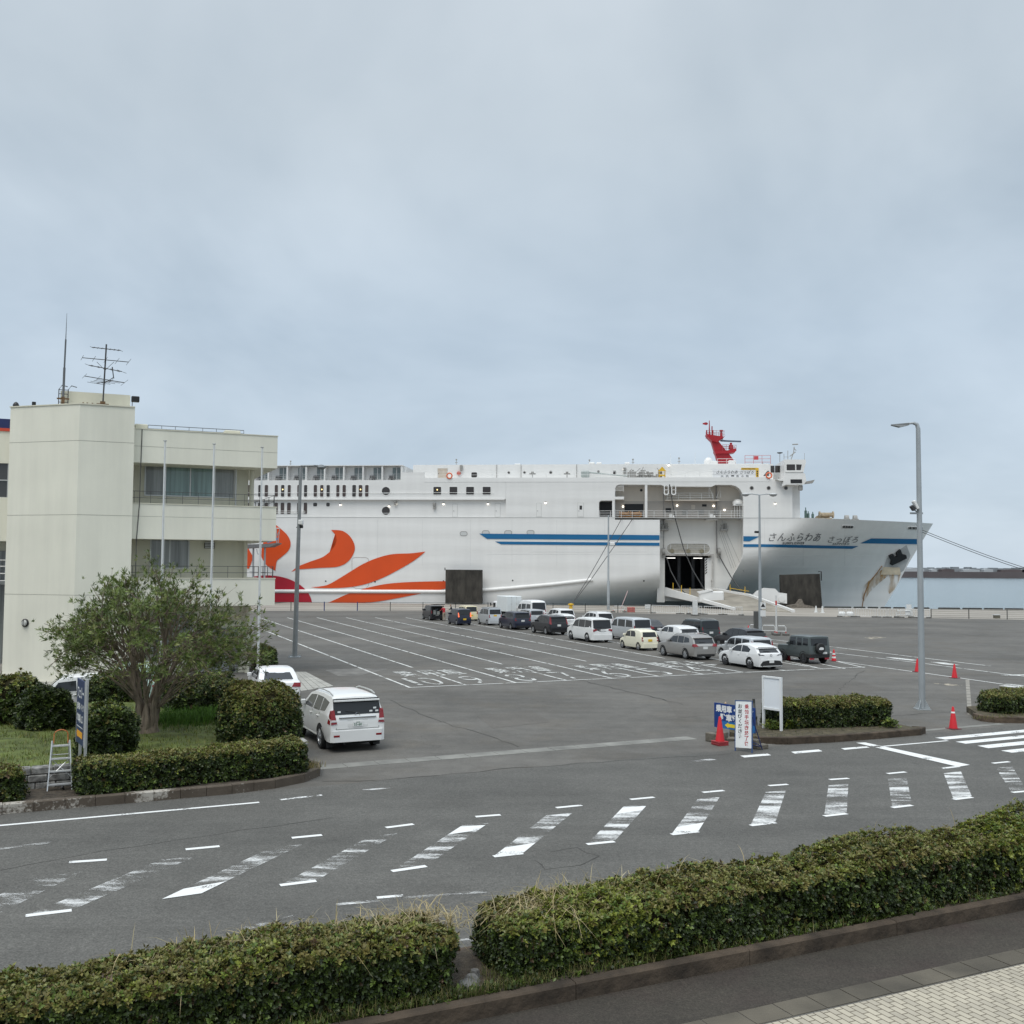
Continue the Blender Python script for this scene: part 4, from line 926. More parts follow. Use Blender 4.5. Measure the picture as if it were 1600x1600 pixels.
hx0, hx1 = S(1038,895)[0]+.02, S(1113.2,895)[0]-.02; hz0, hz1 = S(1075,921.5)[2], S(1075,867.8)[2]
mb = MB(); mb.bx(hx0,hx1,dB,15.8,hz0+.02,hz0+.08); mb.bx(hx0+.01,hx0+.06,dB,15.8,hz0+.1,hz1-.1); mb.bx(hx1-.06,hx1-.01,dB,15.8,hz0+.1,hz1-.1); mb.bx(hx0+.08,hx1-.08,15.6,15.8,hz0+.1,hz1-.1); mb.bx(hx0,hx1,dB,15.8,hz1-.08,hz1-.02)
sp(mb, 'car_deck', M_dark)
mb = MB()
for x in (1061,1083,1097): a = RP(x,890,9.5); mb.bx(a[0]-.25,a[0]+.25,9.5,10,hz0+.1,hz1-.1)
sp(mb, 'deck_pillar', mat('pillar_dark', (.05,.055,.065), var=.1))
for x in (1048,1090):
    a = RP(x,873,RD+2); mb = MB(); mb.bx(a[0]-.7,a[0]+.7,RD+1.5,RD+1.7,zt_door-.45,zt_door-.35); sp(mb, 'strip_light', mat('strip_light', (1,.98,.92), var=0, emit=1.6))
# door frame with a hazard-striped right jamb
mb = MB(); fw = .28
mb.bx(xd0-fw,xd0,dW-.28,dW-.004,zb_door-.3,zt_door+fw); mb.bx(xd1,xd1+fw,dW-.28,dW-.004,zb_door-.3,zt_door+fw); mb.bx(xd0-.002,xd1+.002,dW-.27,dW-.004,zt_door-.002,zt_door+fw-.002); sp(mb, 'door_frame', mat('frame_grey', (.45,.43,.40), var=.15))
mb = MB(); mb.bx(xd1-1.05,xd1-.02,dW+.3,dW+.5,zb_door,zt_door-.4); w = sp(mb, 'jamb_plate', SHW)
mb = MB(); a0 = xd1-1.0
for k in range(6):
    z = zb_door+2.4+k*.42; mb.prism([(a0,z),(a0+.3,z+.3),(a0+.3,z+.52),(a0,z+.22)], lambda u,v,d: (u,d,v), dW+.28, dW+.298)
mb.build('hazard_stripe', M_black, w)
# arched slot over the door with a rail and three sheaves behind it
a, c = RP(1041,865.5), RP(1110,848.5)
mb = MB(); o2 = rrect(a[0],a[2],c[0],c[2],.85,6); i2 = rrect(a[0]+.12,a[2]+.12,c[0]-.12,c[2]-.12,.75,6); n_ = len(o2); fn = lambda u,v,d: (u,d,v)
mb.add([fn(*p,dW-.14) for p in o2]+[fn(*p,dW-.14) for p in i2]+[fn(*p,dW-.002) for p in o2]+[fn(*p,dW-.01) for p in i2], [(i,(i+1)%n_,n_+(i+1)%n_,n_+i) for i in range(n_)]+[(i,(i+1)%n_,2*n_+(i+1)%n_,2*n_+i) for i in range(n_)]+[(n_+i,n_+(i+1)%n_,3*n_+(i+1)%n_,3*n_+i) for i in range(n_)])
w = sp(mb, 'sheave_slot', SHW); mb = MB(); mb.sheet([fn(*p,dW-.01) for p in i2]); mb.build('slot_back', mat('slot_tan', (.42,.39,.33), var=.15), w, fix=False)
mb = MB()
for f_ in (.45,.62,.8): mb.tube([(a[0]+.2,dW-.12,a[2]+(c[2]-a[2])*f_),(c[0]-.2,dW-.12,a[2]+(c[2]-a[2])*f_)], .035, 4)
for f_ in (.1,.48,.86): mb.tube([(a[0]+(c[0]-a[0])*f_,dW-.12,a[2]+.2),(a[0]+(c[0]-a[0])*f_,dW-.12,c[2]-.2)], .05, 4)
mb.build('rail', M_rail, w)
for f_ in (.13,.5,.8):
    mb = MB(); mb.lathe([(.12,-.14),(.34,-.14),(.34,0),(.12,0)], (a[0]+(c[0]-a[0])*f_, dW-.14, a[2]+.48), 'y', 14); mb.build('sheave', mat('brass_dark', (.25,.22,.15), rough=.5, var=.2), w, smooth=40)
# galleries in the upper opening
z_up = RP(1100,783)[2]; z_lo = ZD
xg0, xg1 = pxs(962,790), pxs(1160,790)
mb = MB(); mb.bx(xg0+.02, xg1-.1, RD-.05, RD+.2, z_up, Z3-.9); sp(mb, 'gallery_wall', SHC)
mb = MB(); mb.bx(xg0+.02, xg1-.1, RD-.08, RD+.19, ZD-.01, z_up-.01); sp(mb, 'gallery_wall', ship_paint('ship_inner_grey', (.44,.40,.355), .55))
mb = MB(); mb.bx(pxs(1040,780), pxs(1125,780), .9, RD-.06, z_up-.04, z_up+.12); sp(mb, 'gallery_deck', SHC)
mb = MB(); mb.bx(pxs(936.3,795), pxs(1160,795), .02, RD-.09, ZD-.12, ZD+.012); sp(mb, 'recess_deck', SHG)
railing(pxs(1043,780), pxs(1115,780), .95, z_up+.12, 1.05, 'gallery_railing', 3, 1.6, .028)
railing(pxs(937,800), pxs(1160,800), .1, ZD+.02, 1.05, 'deck_railing', 3, 1.7, .028)
railing(pxs(961.5,770), pxs(974,770), .1, RP(968,770)[2], 1.0, 'gallery_railing', 5, 1.2, .03)
mb = MB(); mb.bx(pxs(961,775), pxs(975,775), -.01, RD-.1, S(968,780,0)[2]-.02, S(968,776,0)[2]); sp(mb, 'gallery_deck', SHW)
for x in (958.5,1009.5):
    mb = MB(); a = S(x,780,.1); mb.bx(a[0]-.2,a[0]+.2,.02,.4,ZD+.02,S(x,757,.1)[2]-.05 if x > 1000 else S(x,781,.1)[2]); sp(mb, 'stanchion', SHW)
for x, y in ((1002,766),):
    c = RP(x,y); mb = MB(); mb.lathe([(.0,-.06),(.22,-.05),(.22,0)], (c[0],RD-.05,c[2]), 'y', 14); sp(mb, 'wall_vent', M_black)
for x0, x1, y0, y1, m_ in ((1040,1048.5,794,800.5,M_black),(1066,1074.5,797,804,SHG),(1091,1100,797,804,SHG),(1116,1125,797,804,SHG),(1097,1104,788,791.5,M_black),(1080,1086,789,796,SHC)):
    a, c = RP(x0,y1,RD-.08), RP(x1,y0,RD-.08); mb = MB(); mb.bx(a[0],c[0],RD-.13,RD-.081,a[2],c[2]); sp(mb, 'wall_hatch', m_)
for x, y in ((973.5,791.5),(1058,790),(1115,790.5),(1132,797)):
    c = RP(x,y,RD-.1); mb = MB(); mb.lathe([(0,-.2),(.14,-.15),(.14,0)], (c[0],RD-.1,c[2]), 'y', 8); sp(mb, 'bulkhead_lamp', M_lamp)
# mooring winches on the open deck
for x in (976.5,993.5):
    c = S(x,804,.9); mb = MB(); mb.lathe([(.5,-.9),(.5,-.8),(.3,-.8),(.3,.5),(.5,.5),(.5,.6)], (c[0],.95,ZD+.62), 'x', 14); mb.bx(c[0]-.95,c[0]+.75,.5,1.4,ZD+.02,ZD+.22); mb.bx(c[0]+.62,c[0]+.95,.6,1.3,ZD+.22,ZD+.9); sp(mb, 'mooring_winch', M_rust, 40)
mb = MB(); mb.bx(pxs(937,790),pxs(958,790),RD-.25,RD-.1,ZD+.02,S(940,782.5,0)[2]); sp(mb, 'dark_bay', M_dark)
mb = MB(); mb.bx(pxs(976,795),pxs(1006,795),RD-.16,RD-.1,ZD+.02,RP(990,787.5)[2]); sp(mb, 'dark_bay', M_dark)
# side hoist guides, sheave boxes, hanging wires
for x in (1036.5,1119):
    a = RP(x,800); mb = MB(); mb.tube([(a[0],RD-.5,RP(x,865)[2]),(a[0],RD-.5,RP(x,760)[2])], .12 if x > 1100 else .07, 6); sp(mb, 'hoist_guide', mat('guide_grey', (.24,.23,.22), var=.2))
for x, y in ((1041,755),(1052.5,755)):
    a = S(x,766,.2); mb = MB(); o2 = rrect(a[0]-.38,a[2]-.75,a[0]+.38,a[2]+.9,.25); i2 = rrect(a[0]-.24,a[2]-.6,a[0]+.24,a[2]+.75,.2); n_ = len(o2)
    for dd in (-.1,.3): mb.add([fn(*p,dd) for p in o2]+[fn(*p,dd) for p in i2], [(i,(i+1)%n_,n_+(i+1)%n_,n_+i) for i in range(n_)])
    mb.bx(a[0]-.35,a[0]+.35,-.1,.3,a[2]+.0,a[2]+.08); sp(mb, 'sheave_box', SHW)
for x0,x1 in ((1107,1124),):
    mb = MB(); A = [RP(1108,758,1.2),RP(1108,777,1.2),RP(1114,777,1.2),RP(1108,760,1.2)]; mb.tube(A,.05,4); mb.tube([RP(1120,777,1.2),RP(1126,760,1.2),RP(1126,777,1.2),RP(1119,777,1.2)],.05,4); sp(mb,'hoist_bracket',SHW)
for x,y in ((1048,813.5),(1111,813.5)):
    a = RP(x,y); mb = MB(); mb.prism([(a[0]-1.0,a[2]),(a[0]+1.0,a[2]),(a[0]+.9,a[2]+.16),(a[0]-.9,a[2]+.16)], fn, RD-1.7, dW-.002); mb.bx(a[0]-.3,a[0]+.2,RD-1.2,RD-.7,a[2]+.16,a[2]+1.0); mb.lathe([(.12,0),(.2,.3),(.1,.6)],(a[0]+.4,RD-1.3,a[2]+.16),'z',8); sp(mb,'winch_platform',SHW)
for x,y in ((1038,826.5),(1130,827)):
    a = RP(x,y); mb = MB(); mb.bb(a[0]-.55,a[0]+.65,RD-1.1,dW-.002,a[2]-.3,a[2]+.05,.05); mb.bx(a[0]-.4,a[0]-.1,RD-1.0,RD-.5,a[2]+.05,a[2]+.6); mb.bx(a[0]+.1,a[0]+.5,RD-.9,RD-.4,a[2]+.05,a[2]+.9); mb.tube([(a[0]-.6,RD-1,a[2]+.7),(a[0]+.7,RD-1,a[2]+.3)],.05,5); sp(mb,'hoist_gear',SHG)
mb = MB(); 
for x0,y0,x1,y1 in ((1123,830,1143,888),(1126,830,1147,888),(1129,830,1150,886),(1132,825,1162,893),(1128,812,1136,832)): mb.tube([RP(x0,y0,RD-.8),RP(x1,y1,RD-.8)], .028, 4)
sp(mb,'hoist_wires',mat('wire_grey',(.30,.29,.28),var=0))
for pts_ in ([(1046,757,.0),(1049,775,.0),(1055,810,.3),(1068,857,.6),(1082,890,-.4),(1101,922,-1.5)], [(1042,872,RD-.5),(1048,892,RD-1.5),(1062,918,-.5),(1076,933,-2.0),(1089,939,-3.2)], [(1123,867,RD-.6),(1130,880,RD-.8),(1142,901,RD-1.6),(1160,925,-2.5)]):
    mb = MB(); mb.tube([S(*p) for p in pts_], .085, 6); sp(mb,'ramp_cable',M_rope)
for x in (1036.5,1123): a = RP(x,862); mb = MB(); mb.lathe([(.1,-.25),(.5,-.22),(.5,.22),(.1,.25)],(a[0],RD-.8,a[2]),'x',16); mb.prism([(a[0]-.3,a[2]-1.0),(a[0]+.3,a[2]-1.0),(a[0]+.2,a[2]+.6),(a[0]-.2,a[2]+.6)],fn,RD-.7,dW); sp(mb,'cable_sheave',SHG,40)
c = S(1153,787,RD-.9); mb = MB(); mb.lathe([(0,.75),(.5,.65),(.85,.3),(.9,0),(.9,-.1)],(c[0],RD-1.0,c[2]),'z',16); mb.bx(c[0]-.8,c[0]+.8,RD-1.7,RD-.3,c[2]-.35,c[2]-.1)
for dx in (-.6,-.2,.2,.6): mb.tube([(c[0]+dx,RD-1.6,c[2]-.3),(c[0]+dx,RD-1.6,ZD)],.04,4)
sp(mb,'life_raft',SHW,40)
mb = MB(); a = RP(1075,868.2)
sp(MB().bx(a[0]-2.2,a[0]+2.4,dW-.30,dW-.282,zt_door+.08,zt_door+.22),'door_notice',mat('notice_grey',(.30,.28,.25),var=.6,vs=9))
# the ramp: hinged at the door sill, lying on the quay to the right
ax0, ax1 = RP(1039,921)[0], RP(1113,921)[0]
eA = G(1123,949); eB = G(1240,957.4)
tl = lambda p: ((p-SO).dot(SE),(p-SO).dot(SN),p.z)
m_ramp = mat('ramp_deck', (.25,.225,.185), rough=.8, var=.25, vs=.5); 
J0, J1 = (ax0, dW-.05, zb_door), (ax1, dW-.05, zb_door)
L0, L1 = S(1092,937,-6.5), S(1170,931,-5.0)
e0, e1 = tl(G(1148,953.5)), tl(G(1240,957))
L0 = (L0[0],-6.5,L0[2]); L1 = (L1[0],-5.0,L1[2])
def slab(mb, a, b_, c, d, th):
    q = [Vector(a),Vector(b_),Vector(c),Vector(d)]; mb.add([tuple(v) for v in q]+[tuple(v-Vector((0,0,th))) for v in q], [(0,1,2,3),(7,6,5,4),(0,4,5,1),(1,5,6,2),(2,6,7,3),(3,7,4,0)])
mb = MB(); slab(mb,J0,J1,L1,L0,.25); ramp = sp(mb,'vehicle_ramp',m_ramp)
mb = MB(); slab(mb,L0,L1,(e1[0],e1[1],.06),(e0[0],e0[1],.06),.12); mb.build('ramp_flap',m_ramp,ramp)
mb = MB()
for a, b_ in ((J0,L0),(J1,L1)):
    a, b_ = Vector(a), Vector(b_); off = (b_-a).cross(Vector((0,0,1))).normalized()*.25
    q = [a-off,b_-off,b_+off,a+off]; mb.add([tuple(v+Vector((0,0,.3))) for v in q]+[tuple(v-Vector((0,0,1.0 if v in (q[0],q[3]) else .45))) for v in q], [(0,1,2,3),(7,6,5,4),(0,4,5,1),(1,5,6,2),(2,6,7,3),(3,7,4,0)])
mb.build('ramp_girder',SHW,ramp)
mb = MB()
for a, b_ in ((L0,e0),(L1,e1)):
    a, b_ = Vector(a), Vector((b_[0],b_[1],.05)); off = (b_-a).cross(Vector((0,0,1))).normalized()*.22
    q = [a-off,b_-off,b_+off,a+off]; mb.add([tuple(v+Vector((0,0,.3))) for v in q]+[tuple(v-Vector((0,0,.25 if i in (0,3) else .05))) for i,v in enumerate(q)], [(0,1,2,3),(7,6,5,4),(0,4,5,1),(1,5,6,2),(2,6,7,3),(3,7,4,0)])
mb.build('flap_edge',SHW,ramp)
mb = MB(); a = Vector(L0)+Vector((1.0,-.3,.2)); mb.bb(a.x-1.0,a.x+2.6,a.y-.9,a.y+.9,a.z-.6,a.z+1.1,.15); mb.prism([(a.x-1.3,a.z+1.0),(a.x+.8,a.z+1.4),(a.x+1.0,a.z+1.2),(a.x-1.0,a.z+.7)],fn,a.y-1.0,a.y+1.0); mb.build('hydraulic_housing',SHW,ramp)
mb = MB(); a = Vector(L1)+Vector((2.2,.6,.2)); mb.prism([(a.x-1.6,a.z-.9),(a.x+3.4,a.z-1.3),(a.x+3.4,a.z+.2),(a.x+2.2,a.z+.35),(a.x+1.7,a.z+.9),(a.x+.2,a.z+1.0),(a.x-.9,a.z+.5),(a.x-1.5,a.z-.1)],fn,a.y-.9,a.y+.9); mb.lathe([(.5,-1.0),(.5,1.0)],(a.x+2.6,a.y,a.z-.6),'y',12); mb.build('hydraulic_housing',SHW,ramp,smooth=40)
mb = MB()
for k in range(3):
    p = Vector(J0).lerp(Vector(L0),.25+.25*k); mb.tube([p+Vector((0,0,.2)),p+Vector((0,0,1.4))],.05,5)
for k in range(2):
    p = Vector(J1).lerp(Vector(L1),.5+.4*k); mb.tube([p+Vector((0,0,.2)),p+Vector((0,0,1.3))],.05,5)
mb.tube([Vector(J1).lerp(Vector(L1),.5)+Vector((0,0,.7)),Vector(L1)+Vector((0,0,.7))],.04,5)
mb.build('ramp_post',M_yel,ramp)

# --- mast, radar, top railings
mb = MB(); MD = HB-2
def mp(px, py, d=MD): q = S(px,py,d); return (q[0], q[2])
mst = lambda u,v,d: (u,d,v)
mb.prism([mp(1121.5,725),mp(1109.5,686),mp(1120,688),mp(1133,704),mp(1143,716),mp(1149,725)], mst, MD-.9, MD+.9)
mb.prism([mp(1104,683),mp(1102.5,679.5),mp(1112,681),mp(1130,684),mp(1132.5,681.5),mp(1131,683.5),mp(1122,690),mp(1120,692.5),mp(1111,690)], mst, MD-1.3, MD+1.3)
mb.prism([mp(1115,706),mp(1135,705),mp(1149,701.5),mp(1149.5,704.5),mp(1147,708),mp(1138,709.5),mp(1117,710)], mst, MD-1.2, MD+1.2)
mast = sp(mb,'radar_mast',M_mast)
mb = MB(); mb.tube([(*mp(1108.5,683)[:1],MD,mp(1108.5,683)[1]),(mp(1108.3,657)[0],MD,mp(1108.3,657)[1])],.16,6,.06); p=mp(1105,662); mb.bx(p[0]-.75,p[0]+.1,MD-.1,MD+.1,p[1]-.12,p[1]+.12); mb.lathe([(.22,-.2),(.22,.2)],(mp(1102.8,662)[0],MD,mp(1102.8,662)[1]),'z',8)
for x,y in ((1104,672),(1112.5,666),(1114,672)): a=mp(x,y); b_=mp(x,683); mb.tube([(b_[0],MD,b_[1]),(a[0],MD,a[1])],.1,6)
a=mp(1127,684); mb.lathe([(.32,0),(.12,1.3),(.3,1.35),(.3,1.6),(0,1.65)],(a[0],MD,a[1]-.3),'z',10)
mb.build('mast_top',M_mast,mast)
mb = MB()
for y in (674,679):
    a,b_=mp(1104,y),mp(1131,y+1)
    for dd in (-1.2,1.2): mb.tube([(a[0],MD+dd,a[1]),(b_[0],MD+dd,b_[1])],.03,4)
for x in (1104,1111,1118,1124,1130):
    a=mp(x,674)
    for dd in (-1.2,1.2): mb.tube([(a[0],MD+dd,a[1]),(a[0],MD+dd,a[1]-1.1)],.03,4)
for y in (695.5,699):
    a,b_=mp(1128,y),mp(1149,y+1.4)
    for dd in (-1.1,1.1): mb.tube([(a[0],MD+dd,a[1]),(b_[0],MD+dd,b_[1])],.03,4)
for x in (1128,1134,1141,1149):
    a=mp(x,696)
    for dd in (-1.1,1.1): mb.tube([(a[0],MD+dd,a[1]),(a[0],MD+dd,a[1]-1.1)],.03,4)
mb.build('mast_railing',mat('mast_rail_red',(.36,.10,.11),var=0),mast)
mb = MB(); a=mp(1145,702); mb.lathe([(.45,0),(.35,.7),(.2,.8),(.2,1.1)],(a[0]-.3,MD,a[1]),'z',10); mb.build('radar_pedestal',M_mast,mast)
mb = MB(); p=mp(1145,689.3); mb.add([],[]); bar=Matrix.Translation(Vector((p[0]-.35,MD,p[1])))@Matrix.Rotation(R(1.5),4,'Y')@Matrix.Rotation(R(8),4,'Z'); q=MB(M=bar); q.bb(-1.75,1.75,-.16,.16,-.12,.14,.05); q.build('radar_scanner',mat('scanner_blue_grey',(.09,.12,.17),var=0),mast)
for x0,x1,y0,y1 in ((1164,1204,711.5,725),):
    a,b_=S(x0,y1,6),S(x1,y0,6); railing(a[0],b_[0],6,Z4,b_[2]-Z4,'monkey_island_railing',3,1.1,.035,mat('rail_red',(.50,.20,.20),var=0))
    mb=MB(); p=S(1181.5,715.5,5.9); mb.bx(p[0]-.35,p[0]+.35,5.85,5.93,p[2]-.3,p[2]+.3); sp(mb,'hose_box',mat('box_red',(.5,.06,.07),var=0))
a=S(1135,724,5); mb=MB(); mb.bb(a[0]-2.6,a[0]-1.4,4.5,5.5,Z4,Z4+.6,.06); sp(mb,'vent_box',SHW); mb=MB(); mb.bb(a[0]+.3,a[0]+1.4,4.5,5.5,Z4,Z4+.7,.06); sp(mb,'vent_box',SHW)
railing(S(1121,0+720,4.5)[0],S(1150,720,4.5)[0],4.5,Z4,.95,'deck_railing',2,1.4,.03)
# name board
a,c=S(1113.5,749,-.0),S(1183,732,-.0); bd=.0
mb=MB(); mb.bx(a[0],c[0],.13,.18,a[2]+.35,c[2]); nb=sp(mb,'name_board',mat('board_white',(.82,.82,.82),var=.02,rough=.4))
def btext(body,x0,x1,y0,y1,bold=0.0,sh=.2,cs=1.0):
    a_,c_=S(x0,y1,.13),S(x1,y0,.13); mb=MB(); put_text(mb,body,lambda u,v:(a_[0]+(c_[0]-a_[0])*u+sh*(c_[2]-a_[2])*v,.122,a_[2]+(c_[2]-a_[2])*v),bold,cs=cs); return mb.build('board_lettering',M_ink,nb,fix=False)
btext('さんふらわあ',1119,1152,735,740.2,.01,.25,1.05); btext('さっぽろ',1156,1177,735,740.2,.01,.25,1.05)
for ch,x in (('大',1126),('洗',1134),('ー',1142.5),('苫',1150),('小',1158),('牧',1165.5)): btext(ch,x,x+4.5,742.4,745.6 if ch!='ー' else 744.6,.015,0)
mb=MB(); p=[S(x,y,.1) for x,y in ((1158,731),(1185.5,731),(1185.5,747.5),(1181,747.5),(1181,734),(1158,734))]; mb.prism([(q[0],q[2]) for q in p],fn,.085,.115); yb=sp(mb,'yellow_banner',M_yel)
mb=MB()
for k in range(10): q=S(1160.5+k*2.1,732.4,.08); mb.bx(q[0]-.06,q[0]+.06,.078,.083,q[2]-.07,q[2]+.07)
for k in range(4): q=S(1183.3,736.5+k*3,.08); mb.bx(q[0]-.11,q[0]+.11,.078,.083,q[2]-.1,q[2]+.1)
mb.build('banner_mark',M_ink,yb)
# bridge with its wing reaching over the side
WD=-1.2; W=lambda x,y:(S(x,y,WD)[0],S(x,y,WD)[2])
mb=MB(); mb.prism([W(1225,750),W(1225.5,718),W(1258.5,718),W(1259.5,722),W(1255,739),W(1258,740),W(1260,752),W(1256,757),W(1228,757.3),W(1222,760)],fn,WD,BEAM-WD)
br=sp(mb,'bridge',SHW)
for q in ([(1229,725.6),(1242.2,725.6),(1242.4,734.8),(1229.2,734.8)],[(1244,725.6),(1252.8,725.8),(1251,734.6),(1244.4,734.6)],[(1235,749),(1253,749),(1253.4,755),(1235.4,755)]):
    mb=MB(); mb.prism([W(*p) for p in q],fn,WD-.03,WD-.004); mb.build('window',M_black if q[0][1]>740 else M_dkg,br)
mb=MB(); mb.prism([W(*p) for p in ((1228,724.6),(1255,724.6),(1254,736.6),(1228,736.6))],fn,WD-.012,WD-.003); mb.build('window_surround',SHW,br)
mb=MB(); mb.bx(W(1227,0+737)[0],W(1256,737)[0],WD-.1,WD,W(1230,737.6)[1],W(1230,736.4)[1]); mb.build('wiper_rail',SHW,br)
for k,x in enumerate((1207,1214,1218.5,1222)):
    c=S(x,733,HD-.41); mb=MB(); mb.bx(c[0]-.3,c[0]+.3,HD-.43,HD-.405,c[2]-.55,c[2]+.55); mb.build('side_window',M_dkg,br)
mb=MB(); mb.prism([W(1213,748.5),W(1226,748.5),W(1226,751),W(1219,751)],fn,WD+.1,3); mb.build('wing_platform',SHW,br)
mb=MB(); q=W(1260,753); mb.prism([(q[0]-.4,q[1]-.3),(q[0]+1.0,q[1]-.15),(q[0]+1.3,q[1]+.35),(q[0]-.4,q[1]+.0)],fn,WD+.1,WD+1.2); mb.build('wing_light',SHG,br)
mb=MB(); q=W(1252,760); mb.bb(q[0]-.3,q[0]+.3,WD+.3,WD+1,q[1]-.6,q[1]+.2,.1); mb.build('wing_camera',SHG,br)
mb=MB(); p=[S(x,y,.1) for x,y in ((1196.5,741),(1203.5,733),(1205.5,733),(1205.5,741))]; mb.prism([(q[0],q[2]) for q in p],fn,HD-.43,HD-.405); sp(mb,'stair_opening',M_dark)
for pts_,r_ in (([(1218.5,722),(1218.5,709.5)],.05),([(1225,718),(1225,709)],.04),([(1231,718),(1231,704)],.05),([(1236,718),(1240,707),(1241,698)],.07),([(1238,694.5),(1247,694)],.1),([(1234,713),(1243,706)],.08),([(1257,718),(1257,708)],.03),([(1225,714),(1233,714)],.03),([(1240,700),(1244,704)],.06)):
    mb=MB(); mb.tube([S(x,y,2.0) for x,y in pts_],r_,5); sp(mb,'bridge_aerial',SHG)
mb=MB(); q=S(1218.5,709,2); mb.lathe([(.1,0),(.45,.1),(.45,.2),(0,.25)],(q[0],2,q[2]),'z',10); sp(mb,'satellite_dome',M_black)
# forecastle gear
rnd=random.Random(2)
def fdeck(px): 
    s_=S(px,808,4)[0]; return s_
for x0,x1,h,m_ in ((1257,1260,1.9,mat('gear_green',(.10,.16,.14),var=.1)),(1261,1264,1.3,mat('gear_green',(.1,.16,.14))),(1268,1271,1.2,mat('gear_green',(.1,.16,.14)))):
    a,b_=S(x0,800,5)[0],S(x1,800,5)[0]; mb=MB(); mb.bb(a,b_,4.5,5.2,ZD,ZD+h*.75,.05); mb.tube([((a+b_)/2,4.8,ZD+h*.7),((a+b_)/2,4.8,ZD+h)],.08,6); sp(mb,'windlass_control',m_)
a,b_=S(1274,800,5)[0],S(1299,800,5)[0]; mb=MB(); mb.lathe([(.55,-1.2),(.55,-1.0),(.35,-1.0),(.35,.9),(.55,.9),(.55,1.1)],((a+b_)/2+.5,5,ZD+.75),'x',12); mb.prism([(a,ZD),(b_,ZD),(b_-.3,ZD+.6),(b_-1.2,ZD+1.0),(a+.3,ZD+.55)],fn,5.4,6.2); mb.bx(a,b_,4.4,5.6,ZD,ZD+.25); sp(mb,'anchor_windlass',mat('gear_tan',(.36,.29,.20),rough=.8,var=.35,vs=2))
for x in (1322,1335): a=S(x,806,6); mb=MB(); mb.lathe([(.5,-.3),(.5,.3)],(a[0],5.6,zdk(a[0])+.3),'x',12); mb.bx(a[0]-.5,a[0]+.5,5.2,6,zdk(a[0]),zdk(a[0])+.2); sp(mb,'rope_drum',SHG,40)
# mooring ports in the bow plating
for x0,x1,y0,y1 in ((1313.5,1335,819.5,826),(1416,1443,822,828)):
    a,c=hit(x0,y1),hit(x1,y0); o2=rrect(a[0],a[1],c[0],c[1],.35,5); i2=rrect(a[0]+.14,a[1]+.14,c[0]-.14,c[1]-.14,.25,5); n_=len(o2)
    mb=MB(); mb.add([on_hull(*p,.02) for p in o2]+[on_hull(*p,.10) for p in i2],[(i,(i+1)%n_,n_+(i+1)%n_,n_+i) for i in range(n_)]); w=sp(mb,'mooring_port',SHW)
    mb=MB(); mb.sheet([on_hull(*p,.05) for p in i2]); mb.build('port_opening',mat('port_shadow',(.30,.29,.27),var=.5,vs=3),w,fix=False)
    mb=MB(); 
    for k in range(4):
        u=a[0]+(c[0]-a[0])*(.2+.2*k); p=on_hull(u,(a[1]+c[1])/2,.10); mb.lathe([(.0,-.05),(.16,-.05),(.16,.05),(0,.05)],p,'y',8)
    mb.build('roller',M_black,w)
# anchor in its pocket
pk=[(1416,851.5),(1422.5,868),(1412,891),(1404,897),(1379,897),(1385.5,872)]
mb=MB(); hp=H(pk); mb.add([on_hull(*p,.05) for p in hp]+[on_hull(*( (sum(q[0] for q in hp)/6, sum(q[1] for q in hp)/6)),.02)],[(i,(i+1)%6,6) for i in range(6)]); ank=sp(mb,'anchor_pocket',mat('pocket_grey',(.42,.42,.41),var=.12,vs=1))
an=[(1387,868),(1394,864.5),(1396,869.5),(1400,868),(1399,862.5),(1405,857.5),(1408,865),(1414,866.5),(1415,871.5),(1404,877),(1392,882.5),(1389.5,880.5),(1391.5,875)]
mb=MB(); hp=H(an); n_=len(hp); mb.add([on_hull(*p,.06) for p in hp]+[on_hull(*p,.42) for p in hp],[tuple(range(n_,2*n_))]+[(i,(i+1)%n_,n_+(i+1)%n_,n_+i) for i in range(n_)]); mb.build('anchor',M_black,ank)
decal('rust_plate',[H([(1379.5,885.5),(1405.5,886.5),(1407,898),(1375.5,897.5)])],mat('rust_cream',(.62,.52,.38),rough=.7,var=.2,vs=1.1),.14,.8)
m_rs, t, b, n, L = nodes('rust_streak')
b.inputs['Base Color'].default_value = (.42,.24,.07,1); b.inputs['Roughness'].default_value = .8
tcr = n('ShaderNodeTexCoord'); mpr = n('ShaderNodeMapping'); mpr.inputs['Scale'].default_value = (1.1,1.1,.22); mpr.inputs['Rotation'].default_value = (0,R(-28),0); L.new(tcr.outputs['Object'], mpr.inputs[0])
nr = n('ShaderNodeTexNoise'); nr.inputs['Scale'].default_value = 1.3; nr.inputs['Detail'].default_value = 5; L.new(mpr.outputs[0], nr.inputs['Vector'])
rr_m = n('ShaderNodeMapRange'); rr_m.inputs['From Min'].default_value = .36; rr_m.inputs['From Max'].default_value = .72; rr_m.inputs['To Max'].default_value = .85; L.new(nr.outputs['Fac'], rr_m.inputs[0])
tpr = n('ShaderNodeBsdfTransparent'); msr = n('ShaderNodeMixShader'); L.new(rr_m.outputs[0], msr.inputs[0]); L.new(tpr.outputs[0], msr.inputs[1]); L.new(b.outputs[0], msr.inputs[2]); L.new(msr.outputs[0], t.nodes['Material Output'].inputs['Surface'])
decal('rust_streak',[H([(1388,897.5),(1406,897.8),(1404,908),(1396,922),(1389,928),(1386,920),(1391,908)])],m_rs,.13,.8)
decal('rust_streak',[H([(1377,890),(1388,899),(1372,912),(1358,926),(1350,940),(1346,934),(1349,915),(1362,903)])],m_rs,.10,.8)
